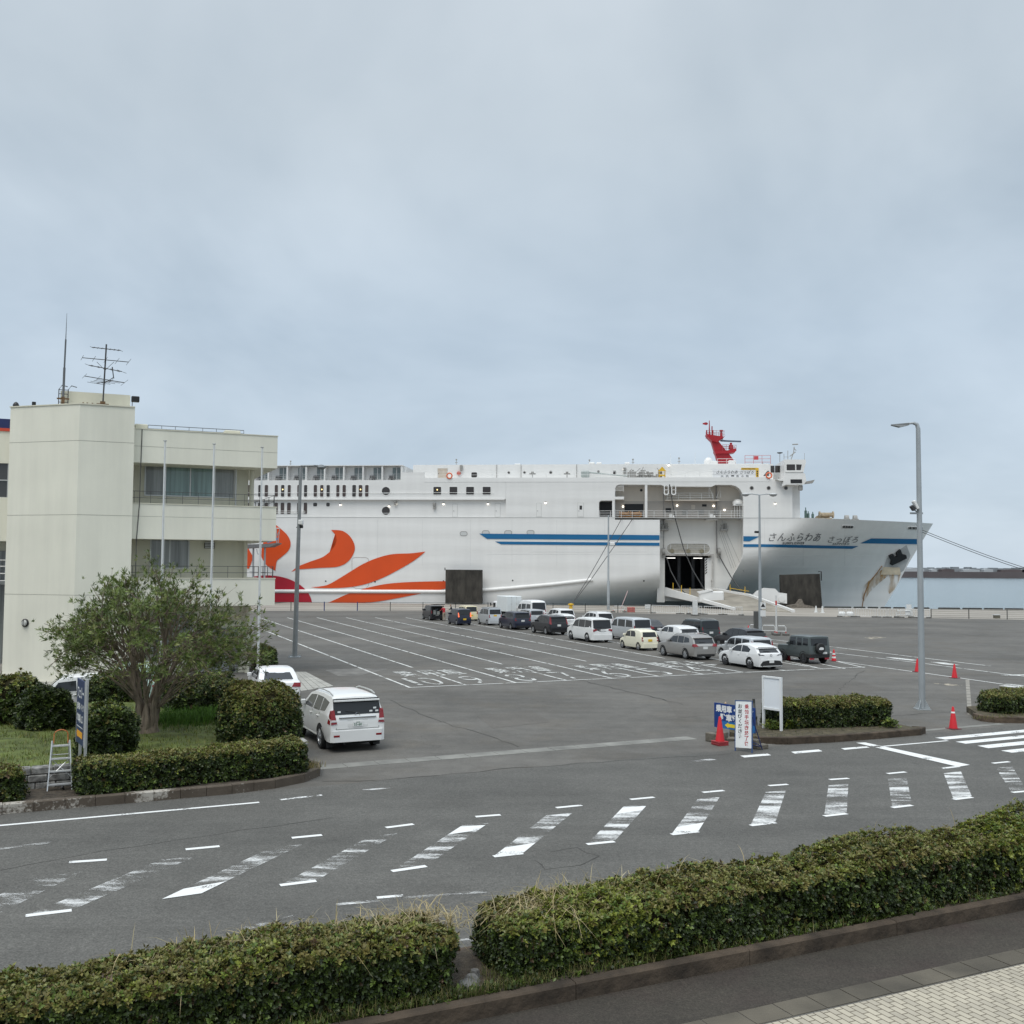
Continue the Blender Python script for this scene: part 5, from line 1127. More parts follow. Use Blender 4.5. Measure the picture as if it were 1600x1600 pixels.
mb=MB(); mb.tube([on_hull(*hit(x,y),.08) for x,y in ((1378,884),(1370,895),(1361,906),(1354,919),(1350,931),(1348,941),(1347,948))],.07,5); sp(mb,'anchor_chain',M_rust)
# ---------------------------------------------------------------- terminal office building on the left
def wall_mat(name, col):
    m, t, b, n, L = nodes(name)
    tc_ = n('ShaderNodeTexCoord')
    mp = n('ShaderNodeMapping'); mp.inputs['Scale'].default_value = (1.3,1.3,.12); L.new(tc_.outputs['Object'], mp.inputs[0])
    a = n('ShaderNodeTexNoise'); a.inputs['Scale'].default_value = 1.0; a.inputs['Detail'].default_value = 6; a.inputs['Roughness'].default_value = .6; L.new(mp.outputs[0], a.inputs['Vector'])
    c = n('ShaderNodeTexNoise'); c.inputs['Scale'].default_value = .35; c.inputs['Detail'].default_value = 5; L.new(tc_.outputs['Object'], c.inputs['Vector'])
    ad = n('ShaderNodeMath', operation='ADD'); L.new(a.outputs['Fac'], ad.inputs[0]); L.new(c.outputs['Fac'], ad.inputs[1])
    r = n('ShaderNodeMapRange'); r.inputs['From Min'].default_value = .7; r.inputs['From Max'].default_value = 1.3; r.inputs['To Min'].default_value = .90; r.inputs['To Max'].default_value = 1.05; L.new(ad.outputs[0], r.inputs[0])
    h = n('ShaderNodeHueSaturation'); h.inputs['Color'].default_value = (*col,1); L.new(r.outputs[0], h.inputs['Value']); L.new(h.outputs[0], b.inputs['Base Color'])
    b.inputs['Roughness'].default_value = .75
    g_ = n('ShaderNodeTexNoise'); g_.inputs['Scale'].default_value = 30; g_.inputs['Detail'].default_value = 3; L.new(tc_.outputs['Object'], g_.inputs['Vector'])
    bp = n('ShaderNodeBump'); bp.inputs['Strength'].default_value = .12; bp.inputs['Distance'].default_value = .02; L.new(g_.outputs['Fac'], bp.inputs['Height']); L.new(bp.outputs[0], b.inputs['Normal'])
    MATS[name] = m; return m
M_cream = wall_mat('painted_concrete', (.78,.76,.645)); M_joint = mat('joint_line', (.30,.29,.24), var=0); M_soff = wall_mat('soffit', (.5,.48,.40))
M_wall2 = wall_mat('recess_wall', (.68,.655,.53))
M_win = mat('office_glass', (.20,.29,.275), rough=.08, var=.30, vs=2.2, stretch=(3,3,.12), spec=.6); M_wing = mat('office_glass_grey', (.24,.25,.24), rough=.1, var=.32, vs=2.2, stretch=(3,3,.12), spec=.6); M_alu = mat('aluminium', (.55,.55,.53), rough=.4, metal=.5, var=.05)
M_drail = mat('dark_rail', (.06,.06,.06), rough=.6, var=0)
YB = 52.0
B0 = D(118.5, 850, YB)
def along(P, ang, px, py=850):
    """point on the vertical plane through P at angle ang that the pixel column px meets"""
    d = ray(px, py); e_ = Vector((math.cos(ang), math.sin(ang), 0)); nrm = Vector((-e_.y, e_.x, 0)); t_ = ((P - CP).dot(nrm)) / d.dot(nrm); p = CP + d * t_; return Vector((p.x, p.y, 0))
B0 = Vector((B0.x, B0.y, 0)); BA = R(23)
A0 = along(B0, R(-17), 8, 900); C0 = along(B0, BA, 205.5)
bld = thing('office_building', 'cream concrete office building with stair tower, balconies and flag poles', 'building', (B0.x, B0.y, 0), BA)
BU = Vector((math.cos(BA), math.sin(BA), 0)); BV = Vector((-math.sin(BA), math.cos(BA), 0)); BM = MW[bld.name]
BI = BM.inverted()
def bl(p): return BI @ p
ZT = (D(118.5, 631.5, YB)).z
mb = MB(); back = 7.0
tow = [bl(A0), bl(B0), bl(C0)]; w_c = tow[2].x
foot = [(p.x, p.y) for p in tow] + [(w_c, back), (tow[0].x, back)]
mb.prism(foot, lambda u,v,d: (u,v,d), 0, ZT); mb.build('stair_tower', M_cream, bld)
mb = MB()
def foot_off(o_):
    return [(tow[0].x-o_, tow[0].y-o_*.3), (tow[1].x, tow[1].y-o_), (tow[2].x+.0, tow[2].y-o_)]
for y in (688, 804, 930):
    z = D(118.5, y, YB).z; f3 = foot_off(.006)
    for a, c in zip(f3[:-1], f3[1:]): mb.add([(*a,z-.009),(*c,z-.009),(*c,z+.009),(*a,z+.009)], [(0,1,2,3)])
mb.build('wall_joint', M_joint, bld)
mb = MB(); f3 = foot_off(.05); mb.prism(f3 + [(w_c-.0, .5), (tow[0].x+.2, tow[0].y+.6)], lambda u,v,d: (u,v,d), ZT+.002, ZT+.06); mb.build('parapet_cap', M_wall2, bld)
# wing
WS = .45                                                            # the wing stands a little behind the tower's face
Wp = C0 + BV * WS; 
def wx(px, py=800, off=0.0): return bl(along(Wp + BV*off, BA, px, py)).x
def wz(px, py, off=0.0):
    d = ray(px, py); nrm = BV; t_ = ((Wp + BV*off - CP).dot(nrm)) / d.dot(nrm); return (CP + d*t_).z
yw = bl(Wp).y; xe = wx(432.5, 760); x0w = w_c + .003
bands = [(wz(320,727), wz(320,676)), (wz(320,843.5), wz(320,790)), (wz(400,946), wz(400,904.5))]
DEP = 2.1; depth = 9.0
for i, (za, zb_) in enumerate(bands):
    mb = MB(); mb.bx(x0w, xe, yw, yw+.18, za, zb_); mb.bx(xe-.18, xe-.002, yw+.182, yw+depth, za, zb_); mb.bx(x0w, xe-.182, yw+.182, yw+depth, za+.004, za+.24 if i else zb_-.25); mb.build('balcony_parapet' if i else 'roof_parapet', M_cream, bld)
    if i < 1:
        mb = MB(); z = wz(320,702); mb.add([(x0w,yw-.005,z-.008),(xe,yw-.005,z-.008),(xe,yw-.005,z+.008),(x0w,yw-.005,z+.008)], [(0,1,2,3)]); mb.build('wall_joint', M_joint, bld)
    elif i == 1:
        mb = MB(); z = wz(320,809); mb.add([(x0w,yw-.005,z-.007),(xe,yw-.005,z-.007),(xe,yw-.005,z+.007),(x0w,yw-.005,z+.007)], [(0,1,2,3)]); mb.build('wall_joint', M_joint, bld)
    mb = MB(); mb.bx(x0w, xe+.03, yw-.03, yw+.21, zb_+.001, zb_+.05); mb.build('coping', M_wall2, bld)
xi = wx(388, 760, DEP)                                              # the glazed wall behind ends here; the balcony runs round it
tops = [bands[0][0]+.004, bands[1][0]+.004, bands[2][0]+.004]; bots = [bands[1][0]+.25, bands[2][0]+.25, 0]
for zt_, zb_ in zip(tops, bots):
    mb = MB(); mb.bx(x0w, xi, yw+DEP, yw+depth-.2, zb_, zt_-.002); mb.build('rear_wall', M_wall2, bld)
def wwin(x0, y0, x1, y1, panes, name='window', g_=None):
    off = DEP-.02; xa, xb = wx(x0,(y0+y1)/2,off), wx(x1,(y0+y1)/2,off); za, zb_ = wz((x0+x1)/2,y1,off), wz((x0+x1)/2,y0,off); y = yw+DEP
    mb = MB(); f_ = .06; mb.bx(xa-f_,xb+f_,y-.07,y-.004,za-f_,za); mb.bx(xa-f_,xb+f_,y-.07,y-.004,zb_,zb_+f_); mb.bx(xa-f_,xa,y-.068,y-.006,za,zb_); mb.bx(xb,xb+f_,y-.068,y-.006,za,zb_)
    xs = [xa + (xb-xa)*p for p in panes]
    for x in xs: mb.bx(x-.03,x+.03,y-.066,y-.008,za,zb_)
    w = mb.build(name, M_alu, bld)
    ed = [xa] + xs + [xb]
    for k in range(len(ed)-1):
        mb = MB(); mb.bx(ed[k]+.01,ed[k+1]-.01,y-.03,y-.02,za,zb_); mb.build('pane', (g_ or M_win) if k in (1,2) else M_wing, w)
    return w, xa, xb, za, zb_, y
w, xa, xb, za, zb_, y = wwin(227.5, 727.5, 365, 775, (.22,.50,.78))
mb = MB(); mb.bx(xa,xb,y-.10,y-.02,zb_+.05,zb_+.16); mb.build('blind_box', M_alu, w)
wwin(236, 843.5, 294, 887, (.5,), g_=M_wing)
wwin(240, 958, 300, 1030, (.33,.66), g_=M_wing)
mb = MB(); a, c = wx(319,852,DEP), wx(335,852,DEP); mb.bx(a,c,yw+DEP-.12,yw+DEP-.003,wz(327,857,DEP),wz(327,848,DEP))
v_ = mb.build('wall_vent', mat('vent_dark', (.09,.085,.075), var=.1), bld)
mb = MB(); 
for k in range(4): z = wz(327,857,DEP)+.04+k*.09; mb.bx(a+.03,c-.03,yw+DEP-.15,yw+DEP-.12,z,z+.04)
mb.build('louvre', M_alu, v_)
for lv, (y0, yb_) in enumerate(((772, 790), (892, 904.5))):
    zt_ = wz(320, y0-.0 if lv == 0 else 890); zp = bands[1+lv][1]+.05
    mb = MB(); h = .62
    for f_ in (.45, 1.0): mb.tube([(x0w,yw+.09,zp+h*f_),(xe-.09,yw+.09,zp+h*f_),(xe-.09,yw+depth-.5,zp+h*f_)], .013, 5)
    n_ = 9
    for k in range(n_+1): x = x0w+.1+(xe-.2-x0w)*k/n_; mb.tube([(x,yw+.09,zp),(x,yw+.09,zp+h)], .011, 5)
    for k in range(5): yy = yw+.3+k*1.6; mb.tube([(xe-.09,yy,zp),(xe-.09,yy,zp+h)], .02, 5)
    mb.build('balcony_railing', M_drail, bld)
for px, zt_, zb_, r_ in ((369,bands[0][0],bands[1][1],.05),(394,bands[0][0],bands[1][1],.13),(386,bands[1][0],bands[2][1],.12),(392,bands[2][0],0,.13)):
    x = wx(px,760,DEP-.5); mb = MB(); mb.tube([(x,yw+DEP-.35,zb_-.1),(x,yw+DEP-.35,zt_)], r_, 10); mb.build('drainpipe' if r_ < .1 else 'column', M_wall2 if r_ > .1 else M_alu, bld, smooth=40)
mb = MB(); x1, x2 = wx(222,672), wx(213,850); mb.tube([(x1,yw-.03,bands[0][1]),(x1-.02,yw-.03,bands[0][0]),(x2+.1,yw-.03,bands[1][1]),(x2,yw-.03,bands[1][0]),(x2,yw+.0,bands[2][0])], .022, 5); mb.build('cable', M_drail, bld)
# ground floor behind the planting: doors and dark glass
mb = MB(); mb.bx(wx(310,1000,DEP),wx(372,1000,DEP),yw+DEP-.05,yw+DEP-.004,.05,2.5); mb.build('entrance_glazing', M_wing, bld)
# roof fittings
zr = bands[0][1]
mb = MB(); 
for f_ in (.12,.30): mb.tube([(wx(232,676),yw+.5,zr+f_),(wx(383,680),yw+.5,zr+f_)], .018 if f_ > .2 else .012, 5)
for k in range(8): x = wx(232+151*k/7,678); mb.tube([(x,yw+.5,zr),(x,yw+.5,zr+.30)], .012, 4)
mb.build('roof_railing', M_drail, bld)
mb = MB(); mb.bb(w_c+.05,wx(231.5,668),yw+.3,yw+1.6,zr+.02,wz(218,661),.04); mb.build('roof_box', M_wall2, bld)
mb = MB(); mb.bb(wx(352,677),wx(377,677),yw+.25,yw+1.2,zr+.051,wz(365,671.5),.04); mb.build('roof_box', M_wall2, bld)
TB = lambda px, py, dy=0.0: bl(D(px, py, YB + dy))
mb = MB(); p, q = TB(95,632,3), TB(203.5,617.5,3); mb.bx(p.x,q.x,2.0,5.5,ZT-.1,TB(100,617.8,3).z); mb.build('roof_penthouse', M_wall2, bld)
mb = MB(); p = TB(92,630,2.2)
for dx in (0,.45): mb.tube([(p.x+dx,1.9,ZT-.3),(p.x+dx,1.9,ZT+1.0),(p.x+dx+.15,2.1,ZT+1.25),(p.x+dx+.4,2.5,ZT+1.25)], .025, 5)
for k in range(5): mb.tube([(p.x,1.9,ZT+.1+k*.22),(p.x+.45,1.9,ZT+.1+k*.22)], .018, 4)
mb.build('roof_ladder', M_drail, bld)
ZPH = TB(100,617.8,3).z
p = TB(98.5,631,1.5); q = TB(103,492,1.5)
M_rust2 = mat('rust_brown', (.14,.085,.045), rough=.9, var=.4, vs=6)
rod = thing('lightning_rod', 'tall thin grey lightning rod on the roof of the stair tower', 'mast', BM @ Vector((p.x,1.55,ZT)), BA)
mb = MB(); h = q.z-ZT; mb.tube([(0,0,0),(.02,0,h*.42)], .06, 8); mb.tube([(.02,0,h*.42),(.045,0,h*.72)], .042, 8); mb.tube([(.045,0,h*.72),(.06,0,h)], .026, 6, .008); mb.build('rod', mat('mast_grey', (.13,.135,.14), rough=.5, metal=.3, var=.1), rod)
mb = MB(); mb.bx(-.3,.3,-.04,.04,.42,.49); mb.bx(-.08,.08,-.08,.08,0,.55); mb.build('bracket', M_rust2, rod)
p = TB(160.5,632,1.6); q = TB(164,537,1.6)
ant = thing('television_antenna', 'dark many-armed television antenna on a rusty mount on the tower roof', 'antenna', BM @ Vector((p.x,1.4,ZT)), BA)
M_ant = mat('antenna_dark', (.05,.05,.052), rough=.6, var=.1); h = q.z-ZT
mb = MB(); mb.tube([(0,0,0),(.03,0,h*.3),(.1,0,h)], .045, 6); mb.build('pole', M_ant, ant)
def yagi(z, a0, L_, n_, el, tilt=0.0, up=0.0):
    mb = MB(); d = Vector((math.cos(a0),math.sin(a0),tilt)).normalized(); s_ = Vector((-d.y,d.x,0)).normalized()
    c = Vector((.03+.07*z/h,0,z)); mb.tube([c-d*L_*.5,c+d*L_*.5], .022, 5)
    for k in range(n_):
        pnt = c + d*L_*(k/(n_-1)-.5); e_ = el*(.75+.25*k/(n_-1)); mb.tube([pnt-s_*e_/2,pnt+s_*e_/2], .011, 4)
    mb.build('antenna_array', M_ant, ant)
yagi(h*.93, R(-28), 1.6, 8, .5, -.12); yagi(h*.76, R(5), 2.3, 5, 1.9, 0); yagi(h*.63, R(-30), 1.9, 6, 1.0, -.2); yagi(h*.46, R(8), 2.0, 4, 2.0, -.08); yagi(h*.42, R(-60), 1.5, 5, 1.4, 0)
mb = MB(); c = Vector((.06,0,h*.6))
mb.tube([(.03,0,h*.40),(.5,0,h*.50),(.42,0,h*.66)], .03, 5); mb.tube([(.07,0,h*.6),(-.35,0,h*.72)], .012, 4); mb.tube([(.07,0,h*.6),(.5,0,h*.74)], .012, 4); mb.build('stay_arm', M_ant, ant)
mb = MB(); mb.bx(-.3,.3,-.08,.08,0,.3); mb.bx(-.13,.13,-.1,.1,.3,.42); mb.build('mount', M_rust2, ant)
mb = MB(); 
for dx in (-.95,-.75,-.5): mb.bx(dx-.04,dx+.04,-.1,.1,.0,.3)
mb.build('bracket', M_rust2, ant)
p = TB(205,632,.5); fl = thing('roof_floodlight', 'small black floodlight on a thin pole at the tower corner', 'floodlight', BM @ Vector((w_c-.12,.6,ZT+.06)), BA)
mb = MB(); mb.tube([(0,0,0),(0,0,.6)], .02, 5); mb.build('pole', M_drail, fl)
mb = MB(); mb.bb(-.05,.35,-.15,.15,.32,.62,.03); mb.build('lamp_housing', M_black, fl)
for px, lab in ((24.5,'black dome fitting at the left end of the tower parapet'),(52.5,'smaller black fitting farther along the tower parapet')):
    p = TB(px,636,0); q = bl(along(B0, R(-17), px, 640)); f_ = MB(); pos = BM @ Vector((q.x, q.y+.18, ZT+.06))
    f_.lathe([(.16 if px < 30 else .1,0),(.16 if px < 30 else .1,.08),(.1,.2),(0,.26 if px < 30 else .16)], tuple(pos), 'z', 10); tag(f_.build('roof_fitting', M_black, smooth=40), lab, 'roof fitting')
# bulkhead lamp on the tower
q = bl(along(B0, R(-17), 40, 973)); z = D(40,973,YB+1.0).z
lmp = MB(M=BM @ Matrix.Translation((q.x,q.y,z)) @ Matrix.Rotation(R(-40),4,'Z')); lmp.lathe([(.17,-.03),(.17,-.09),(.12,-.16),(0,-.17)], (0,0,0), 'y', 16); 
wl = lmp.build('wall_lamp', mat('lamp_lens', (.5,.5,.47), rough=.3, var=0), bld, world=True, smooth=50)
lmp = MB(M=BM @ Matrix.Translation((q.x,q.y,z)) @ Matrix.Rotation(R(-40),4,'Z')); lmp.lathe([(.21,0),(.21,-.07),(.17,-.1),(.165,-.03)], (0,0,0), 'y', 16); lmp.bx(-.012,.012,-.185,-.1,-.18,.18); lmp.build('guard', M_black, wl, world=True)
# the part of the building left of the tower
xl = tow[0].x; mb = MB(); yl = tow[0].y+1.6
z_s = D(5,652,YB+2).z; z_w1, z_w0 = D(5,722,YB+2).z, D(5,776,YB+2).z; z_b1, z_b0 = D(5,845,YB+2).z, D(5,905,YB+2).z
mb.bx(xl-14, xl-.003, yl, back, z_w1, z_s-.66); mb.bx(xl-14, xl-.003, yl, back, z_b1, z_w0); mb.bx(xl-14, xl-.003, yl+1.8, back, 0, z_b1-.002); mb.bx(xl-14.01, xl-.004, yl+.3, back-.01, z_w0-.002, z_w1+.002); mb.build('left_wing', M_cream, bld)
mb = MB(); mb.bx(xl-13.8, xl-.05, yl+.12, yl+.29, z_w0+.002, z_w1-.002); w = mb.build('window', glass('window_dark', (.06,.06,.06), .1), bld)
mb = MB(); 
for k in range(7): mb.bx(xl-.1-2.2*k-.04, xl-.1-2.2*k+.04, yl+.06, yl+.118, z_w0, z_w1)
mb.bx(xl-13.9,xl-.06,yl+.055,yl+.115,(z_w0+z_w1)/2-.02,(z_w0+z_w1)/2+.04); mb.bx(xl-13.9,xl-.06,yl+.02,yl+.117,z_w0-.06,z_w0+.02); mb.build('frame', M_alu, w)
mb = MB(); mb.bx(xl-14, xl-.02, yl-.05, yl+1.5, z_s-.5, z_s); sg = mb.build('fascia', mat('fascia_blue', (.014,.025,.11), rough=.5, var=.05), bld)
mb = MB(); mb.bx(xl-14, xl-.021, yl-.06, yl+1.5, z_s-.66, z_s-.502); mb.build('fascia_stripe', mat('fascia_red', (.6,.07,.03), var=0), sg)
mb = MB(); mb.bx(xl-14, xl-.02, yl+.2, yl+1.75, z_b0-.3, z_b0-.1); mb.bx(xl-14, xl-.03, yl+1.7, yl+1.78, .1, z_b1-.5); mb.build('dark_glazing', M_wing, bld)
mb = MB()
for f_ in (.0,.35,.7,1.0): mb.tube([(xl-14,yl+.3,z_b0-.1+1.1*f_),(xl-.05,yl+.3,z_b0-.1+1.1*f_)], .03, 4)
for k in range(40): x = xl-.1-k*.35; mb.tube([(x,yl+.3,z_b0-.1),(x,yl+.3,z_b0+1.0)], .02, 4)
mb.build('balcony_railing', M_rail, bld)
# entrance steps and tiled ramp
M_step = mat('step_stone', (.30,.285,.25), rough=.8, var=.2, vs=1.5)
st = MB(); a = G(0,1059), G(76,1060); 
p0, p1, p2, p3 = G(-120,1050), G(62,1052), G(70,1058), G(-120,1058)
st.prism([(p.x,p.y) for p in (p3,p2,p1,p0)], lambda u,v,d: (u,v,d), 0, .55)
p2b, p3b = G(80,1063), G(-120,1066); st.prism([(p.x,p.y) for p in (p3b,p2b,p2,p3)], lambda u,v,d: (u,v,d), 0, .3)
tag(st.build('entrance_steps', M_step), 'grey stone entrance steps at the foot of the tower', 'steps')
M_slab = mat('paving_slab', (.36,.35,.315), rough=.8, var=.18, vs=1.2)
def slabs(name, q, n_):
    mb = MB(); A, B, C_, D_ = [G(x,y) for x,y in q]
    for k in range(n_):
        f0, f1 = k/n_+.008, (k+1)/n_-.008; e0,e1,e2,e3 = A.lerp(B,f0),A.lerp(B,f1),D_.lerp(C_,f1),D_.lerp(C_,f0)
        mb.prism([(e.x,e.y) for e in (e0,e1,e2,e3)], lambda u,v,d: (u,v,d), -.02, .016)
    return mb.build(name, M_slab, kind='structure')
slabs('paved_path', [(452,1050),(478,1050),(521,1072),(470,1080)], 5)
slabs('paved_ramp', [(72,1060),(90,1062),(76,1092),(30,1092)] if False else [(60,1064),(96,1066),(72,1095),(20,1098)], 4)

# boarding bridge seen past the end of the balconies
bb_ = thing('boarding_bridge', 'grey boarding bridge with a blue panel against the ship, seen past the balconies', 'boarding bridge', SW(S(404,860,-4)[0],-4,0), SPHI)
P3 = lambda px, py: S(px, py, -4)
def lb(px): return P3(px,850)[0]-P3(404,850)[0]
mb = MB(); mb.prism([(lb(384),P3(384,857)[2]),(lb(425),P3(425,855)[2]),(lb(436),P3(436,850)[2]),(lb(436),P3(436,848.5)[2]),(lb(420),P3(420,850)[2]),(lb(384),P3(384,851)[2])], lambda u,v,d: (u,d,v), -1.2, 1.2); mb.build('walkway', mat('bridge_grey', (.15,.15,.15), rough=.6, var=.15), bb_)
mb = MB(); mb.prism([(lb(421),P3(421,849)[2]),(lb(437),P3(437,844)[2]),(lb(438),P3(438,840.5)[2]),(lb(423),P3(423,845)[2])], lambda u,v,d: (u,d,v), -1.25, -1.15); mb.build('side_panel', mat('bridge_blue', (.05,.22,.42), rough=.5, var=.05), bb_)
mb = MB()
for a, c in (((436,849),(435,826)),((438,849),(440,826)),((435,826),(440,826)),((436,838),(439,832)),((384,851),(420,843)),((405,858),(407,866)),((411,857),(412,865)),((407,866),(412,865))): mb.tube([(lb(a[0]),-1.2,P3(*a)[2]),(lb(c[0]),-1.2,P3(*c)[2])], .07, 5)
mb.build('frame', M_steel, bb_)
for x in (396,414):
    mb = MB(); mb.tube([(lb(x),0,0),(lb(x),0,P3(x,856)[2])], .16, 8); mb.build('leg', M_steel, bb_)

# ---------------------------------------------------------------- flag poles
M_pole = mat('flagpole_white', (.66,.67,.66), rough=.35, metal=.2, var=.06)
for i, (px, py, lab) in enumerate(((259.5,690,'white flag pole in front of the left end of the balcony window'),(336,695,'white flag pole in front of the middle of the wide window'),(411,700,'white flag pole at the open right corner of the balconies'))):
    Yp = D(px,850,50.5+i*1.9); bx_ = (245,326,399)[i]
    t_ = D(px,py,Yp.y); base = D(bx_+(2 if i==2 else 0),1052,Yp.y); 
    fp = thing('flag_pole', lab, 'flag pole', (t_.x-.05,Yp.y,0), 0, 'flag poles before the office building')
    mb = MB(); mb.tube([(0,0,0),(0,0,t_.z)], .062, 10, .036); mb.build('pole', M_pole, fp, smooth=40)
    mb = MB(); mb.lathe([(.036,0),(.09,.03),(.09,.06),(0,.08)], (0,0,t_.z), 'z', 10); mb.build('cap', M_alu, fp)
    mb = MB(); mb.tube([(.08,-.02,1.2),(.075,-.02,t_.z)], .008, 4); mb.build('halyard', M_rail, fp)

# ---------------------------------------------------------------- street lamps
M_lp = mat('lamp_post_grey', (.36,.385,.395), rough=.5, metal=.25, var=.08, vs=1.5)
b0 = G(1441,1108.5); Hh = D(1436.5,661,b0.y).z
lt = thing('street_lamp', 'tall grey lamp post with one long arm and floodlights beside the right hedge', 'street lamp', (b0.x,b0.y,0))
mb = MB(); mb.tube([(0,0,.05),(0,0,Hh*.32),(0,0,Hh-.25),(-.05,0,Hh-.06),(-.2,0,Hh)], [.135,.13,.095,.085,.07], 12); e_ = D(1412,662.5,b0.y); mb.tube([(-.18,0,Hh),(e_.x-b0.x,0,e_.z)], .05, 8, .04); mb.build('pole', M_lp, lt, smooth=40)
mb = MB(); a = D(1419,663,b0.y)-b0; c = D(1392.5,664,b0.y)-b0; 
mb.add([(a.x,-.12,a.z+.05),(a.x,.12,a.z+.05),(c.x,-.06,c.z+.02),(c.x,.06,c.z+.02),(a.x,-.12,a.z-.05),(a.x,.12,a.z-.05),((a.x+c.x)/2,-.14,(a.z+c.z)/2-.12),((a.x+c.x)/2,.14,(a.z+c.z)/2-.12),(c.x,-.06,c.z-.03),(c.x,.06,c.z-.03)], [(0,1,3,2),(4,6,7,5),(6,8,9,7),(0,4,5,1),(2,3,9,8),(0,2,8,6,4),(1,5,7,9,3)]); mb.build('lamp_head', mat('lamp_head_grey', (.17,.18,.18), rough=.5, var=0), lt)
mb = MB(); mb.bx(-.28,.28,-.28,.28,.0,.04)
for k in range(4):
    a = k*math.pi/2+.785; mb.prism([(.12,.04),(.36,.04),(.13,.42)], lambda u,v,d,a=a: (u*math.cos(a)-d*math.sin(a),u*math.sin(a)+d*math.cos(a),v), -.01, .01)
mb.build('base_plate', M_lp, lt)
mb = MB(); zf = D(1436,797,b0.y).z; mb.tube([(-.1,0,zf-.1),(-.3,0,zf+.1)], .03, 6); mb.bx(-.4,.15,-.03,.03,zf-.18,zf-.1); mb.build('floodlight_bracket', M_lp, lt)
mb = MB(M=Matrix.Translation((-.34,-.08,zf+.08))@Matrix.Rotation(R(-35),4,'Y')); mb.bb(-.07,.07,-.15,.05,-.12,.12,.02); mb.build('floodlight', mat('floodlight_black', (.03,.03,.032), var=0), lt)
mb = MB(M=Matrix.Translation((-.20,-.05,zf+.22))@Matrix.Rotation(R(-25),4,'Y')); mb.bb(-.06,.06,-.16,.1,-.2,.2,.02); mb.build('floodlight', M_rail, lt)
b0 = G(458,1027); Hh = D(470,728,b0.y).z; x_t = D(470,728,b0.y).x
lt = thing('street_lamp', 'grey lamp post with a right-hand arm standing before the orange petals', 'street lamp', (b0.x+.1,b0.y,0))
mb = MB(); r_ = b0.x+.1; mb.tube([(0,0,.04),(x_t-r_,0,Hh-.1),(x_t-r_+.06,0,Hh)], [.17,.1,.09], 12); e_ = D(506,728.5,b0.y); mb.tube([(x_t-r_,0,Hh),(e_.x-r_-.4,0,Hh+.02)], .06, 8); mb.build('pole', mat('lamp_post_dark', (.25,.26,.26), rough=.5, metal=.25, var=.1), lt, smooth=40)
mb = MB(); c0 = D(491,729,b0.y)-b0; c1 = D(513,730,b0.y)-b0; mb.lathe([(.0,-.12),(.2,-.1),(.3,.0),(.12,.18),(0,.2)], ((c0.x+c1.x)/2-.1,0,Hh-.1), 'z', 14); mb.add([(c0.x-.1,-.1,Hh+.06),(c1.x-.1,-.12,Hh+.0),(c1.x-.1,.12,Hh+.0),(c0.x-.1,.1,Hh+.06),((c0.x+c1.x)/2-.1,-.14,Hh-.12),((c0.x+c1.x)/2-.1,.14,Hh-.12)], [(0,1,2,3),(0,4,1),(3,2,5),(0,3,5,4),(1,4,5,2)]); mb.build('lamp_head', mat('lamp_head_grey', (.17,.18,.18)), lt)
mb = MB(); mb.bx(-.35,.35,-.35,.35,0,.05); 
for dx in (-.28,.28):
    for dy in (-.28,.28): mb.tube([(dx,dy,.05),(dx,dy,.16)], .035, 6)
mb.build('base_plate', M_lp, lt)
zf = D(470,817,b0.y).z; mb = MB(); mb.bb(.1,.4,-.2,.2,zf-.12,zf+.2,.04); mb.build('floodlight', M_rail, lt); mb = MB(); mb.bb(.05,.4,-.1,.1,zf-.35,zf-.14,.03); mb.tube([(-.05,0,zf-.3),(.2,0,zf-.25)],.03,5); mb.build('floodlight', M_black, lt)
b0 = G(1188,1002); Hh = D(1187.5,773,b0.y).z
lt = thing('street_lamp', 'slim lamp post with two arms in front of the ship name', 'street lamp', (b0.x,b0.y,0))
mb = MB(); mb.tube([(0,0,0),(0,0,3.5),(0,0,Hh)], [.15,.13,.07], 10)
for s_ in (-1,1): mb.tube([(0,0,Hh-.02),(s_*.6,0,Hh+.06),(s_*1.0,0,Hh+.05)], .045, 6)
mb.build('pole', M_lp, lt, smooth=40)
for s_ in (-1,1):
    mb = MB(); mb.lathe([(0,-.16),(.2,-.12),(.34,0),(.34,.05),(.16,.14),(0,.16)], (s_*1.15,0,Hh+.0), 'z', 14); lhd = mb.build('lamp_head', mat('lamp_head_pale', (.5,.5,.49), rough=.4, var=0), lt, smooth=50)
zf = D(1183,832,b0.y).z; mb = MB(); mb.bb(-.42,-.08,-.15,.15,zf-.05,zf+.13,.04); mb.build('floodlight', M_black, lt)
sy = D(1191,945,b0.y); 
mb = MB(); mb.bx(-.02,.42,-.17,-.15,D(1190,951,b0.y).z,D(1190,941,b0.y).z); w = mb.build('warning_sign', M_rail, lt)
zc_ = D(1190,946,b0.y).z; mb = MB(); mb.prism([(.02,zc_-.12),(.38,zc_-.12),(.2,zc_+.2)], lambda u,v,d: (u,d,v), -.18, -.171); mb.build('warning_triangle', M_black, w)
mb = MB(); mb.bx(-.02,.42,-.17,-.15,D(1190,963,b0.y).z,D(1190,953.5,b0.y).z); mb.build('notice_board', M_rail, lt)
b0 = G(950.5,952.5); Hh = D(951,805,b0.y).z
lt = thing('quay_mast', 'thin bare pole on the quay in front of the blue stripes', 'pole', (b0.x,b0.y,0))
mb = MB(); mb.tube([(0,0,0),(0,0,Hh*.3),(0,0,Hh*.31),(0,0,Hh)], [.2,.2,.14,.1], 8); mb.build('pole', M_lp, lt, smooth=40); mb = MB(); zf = D(951,850,b0.y).z; mb.bb(.2,.9,-.2,.2,zf-.2,zf+.25,.05); mb.build('floodlight', M_rail, lt)

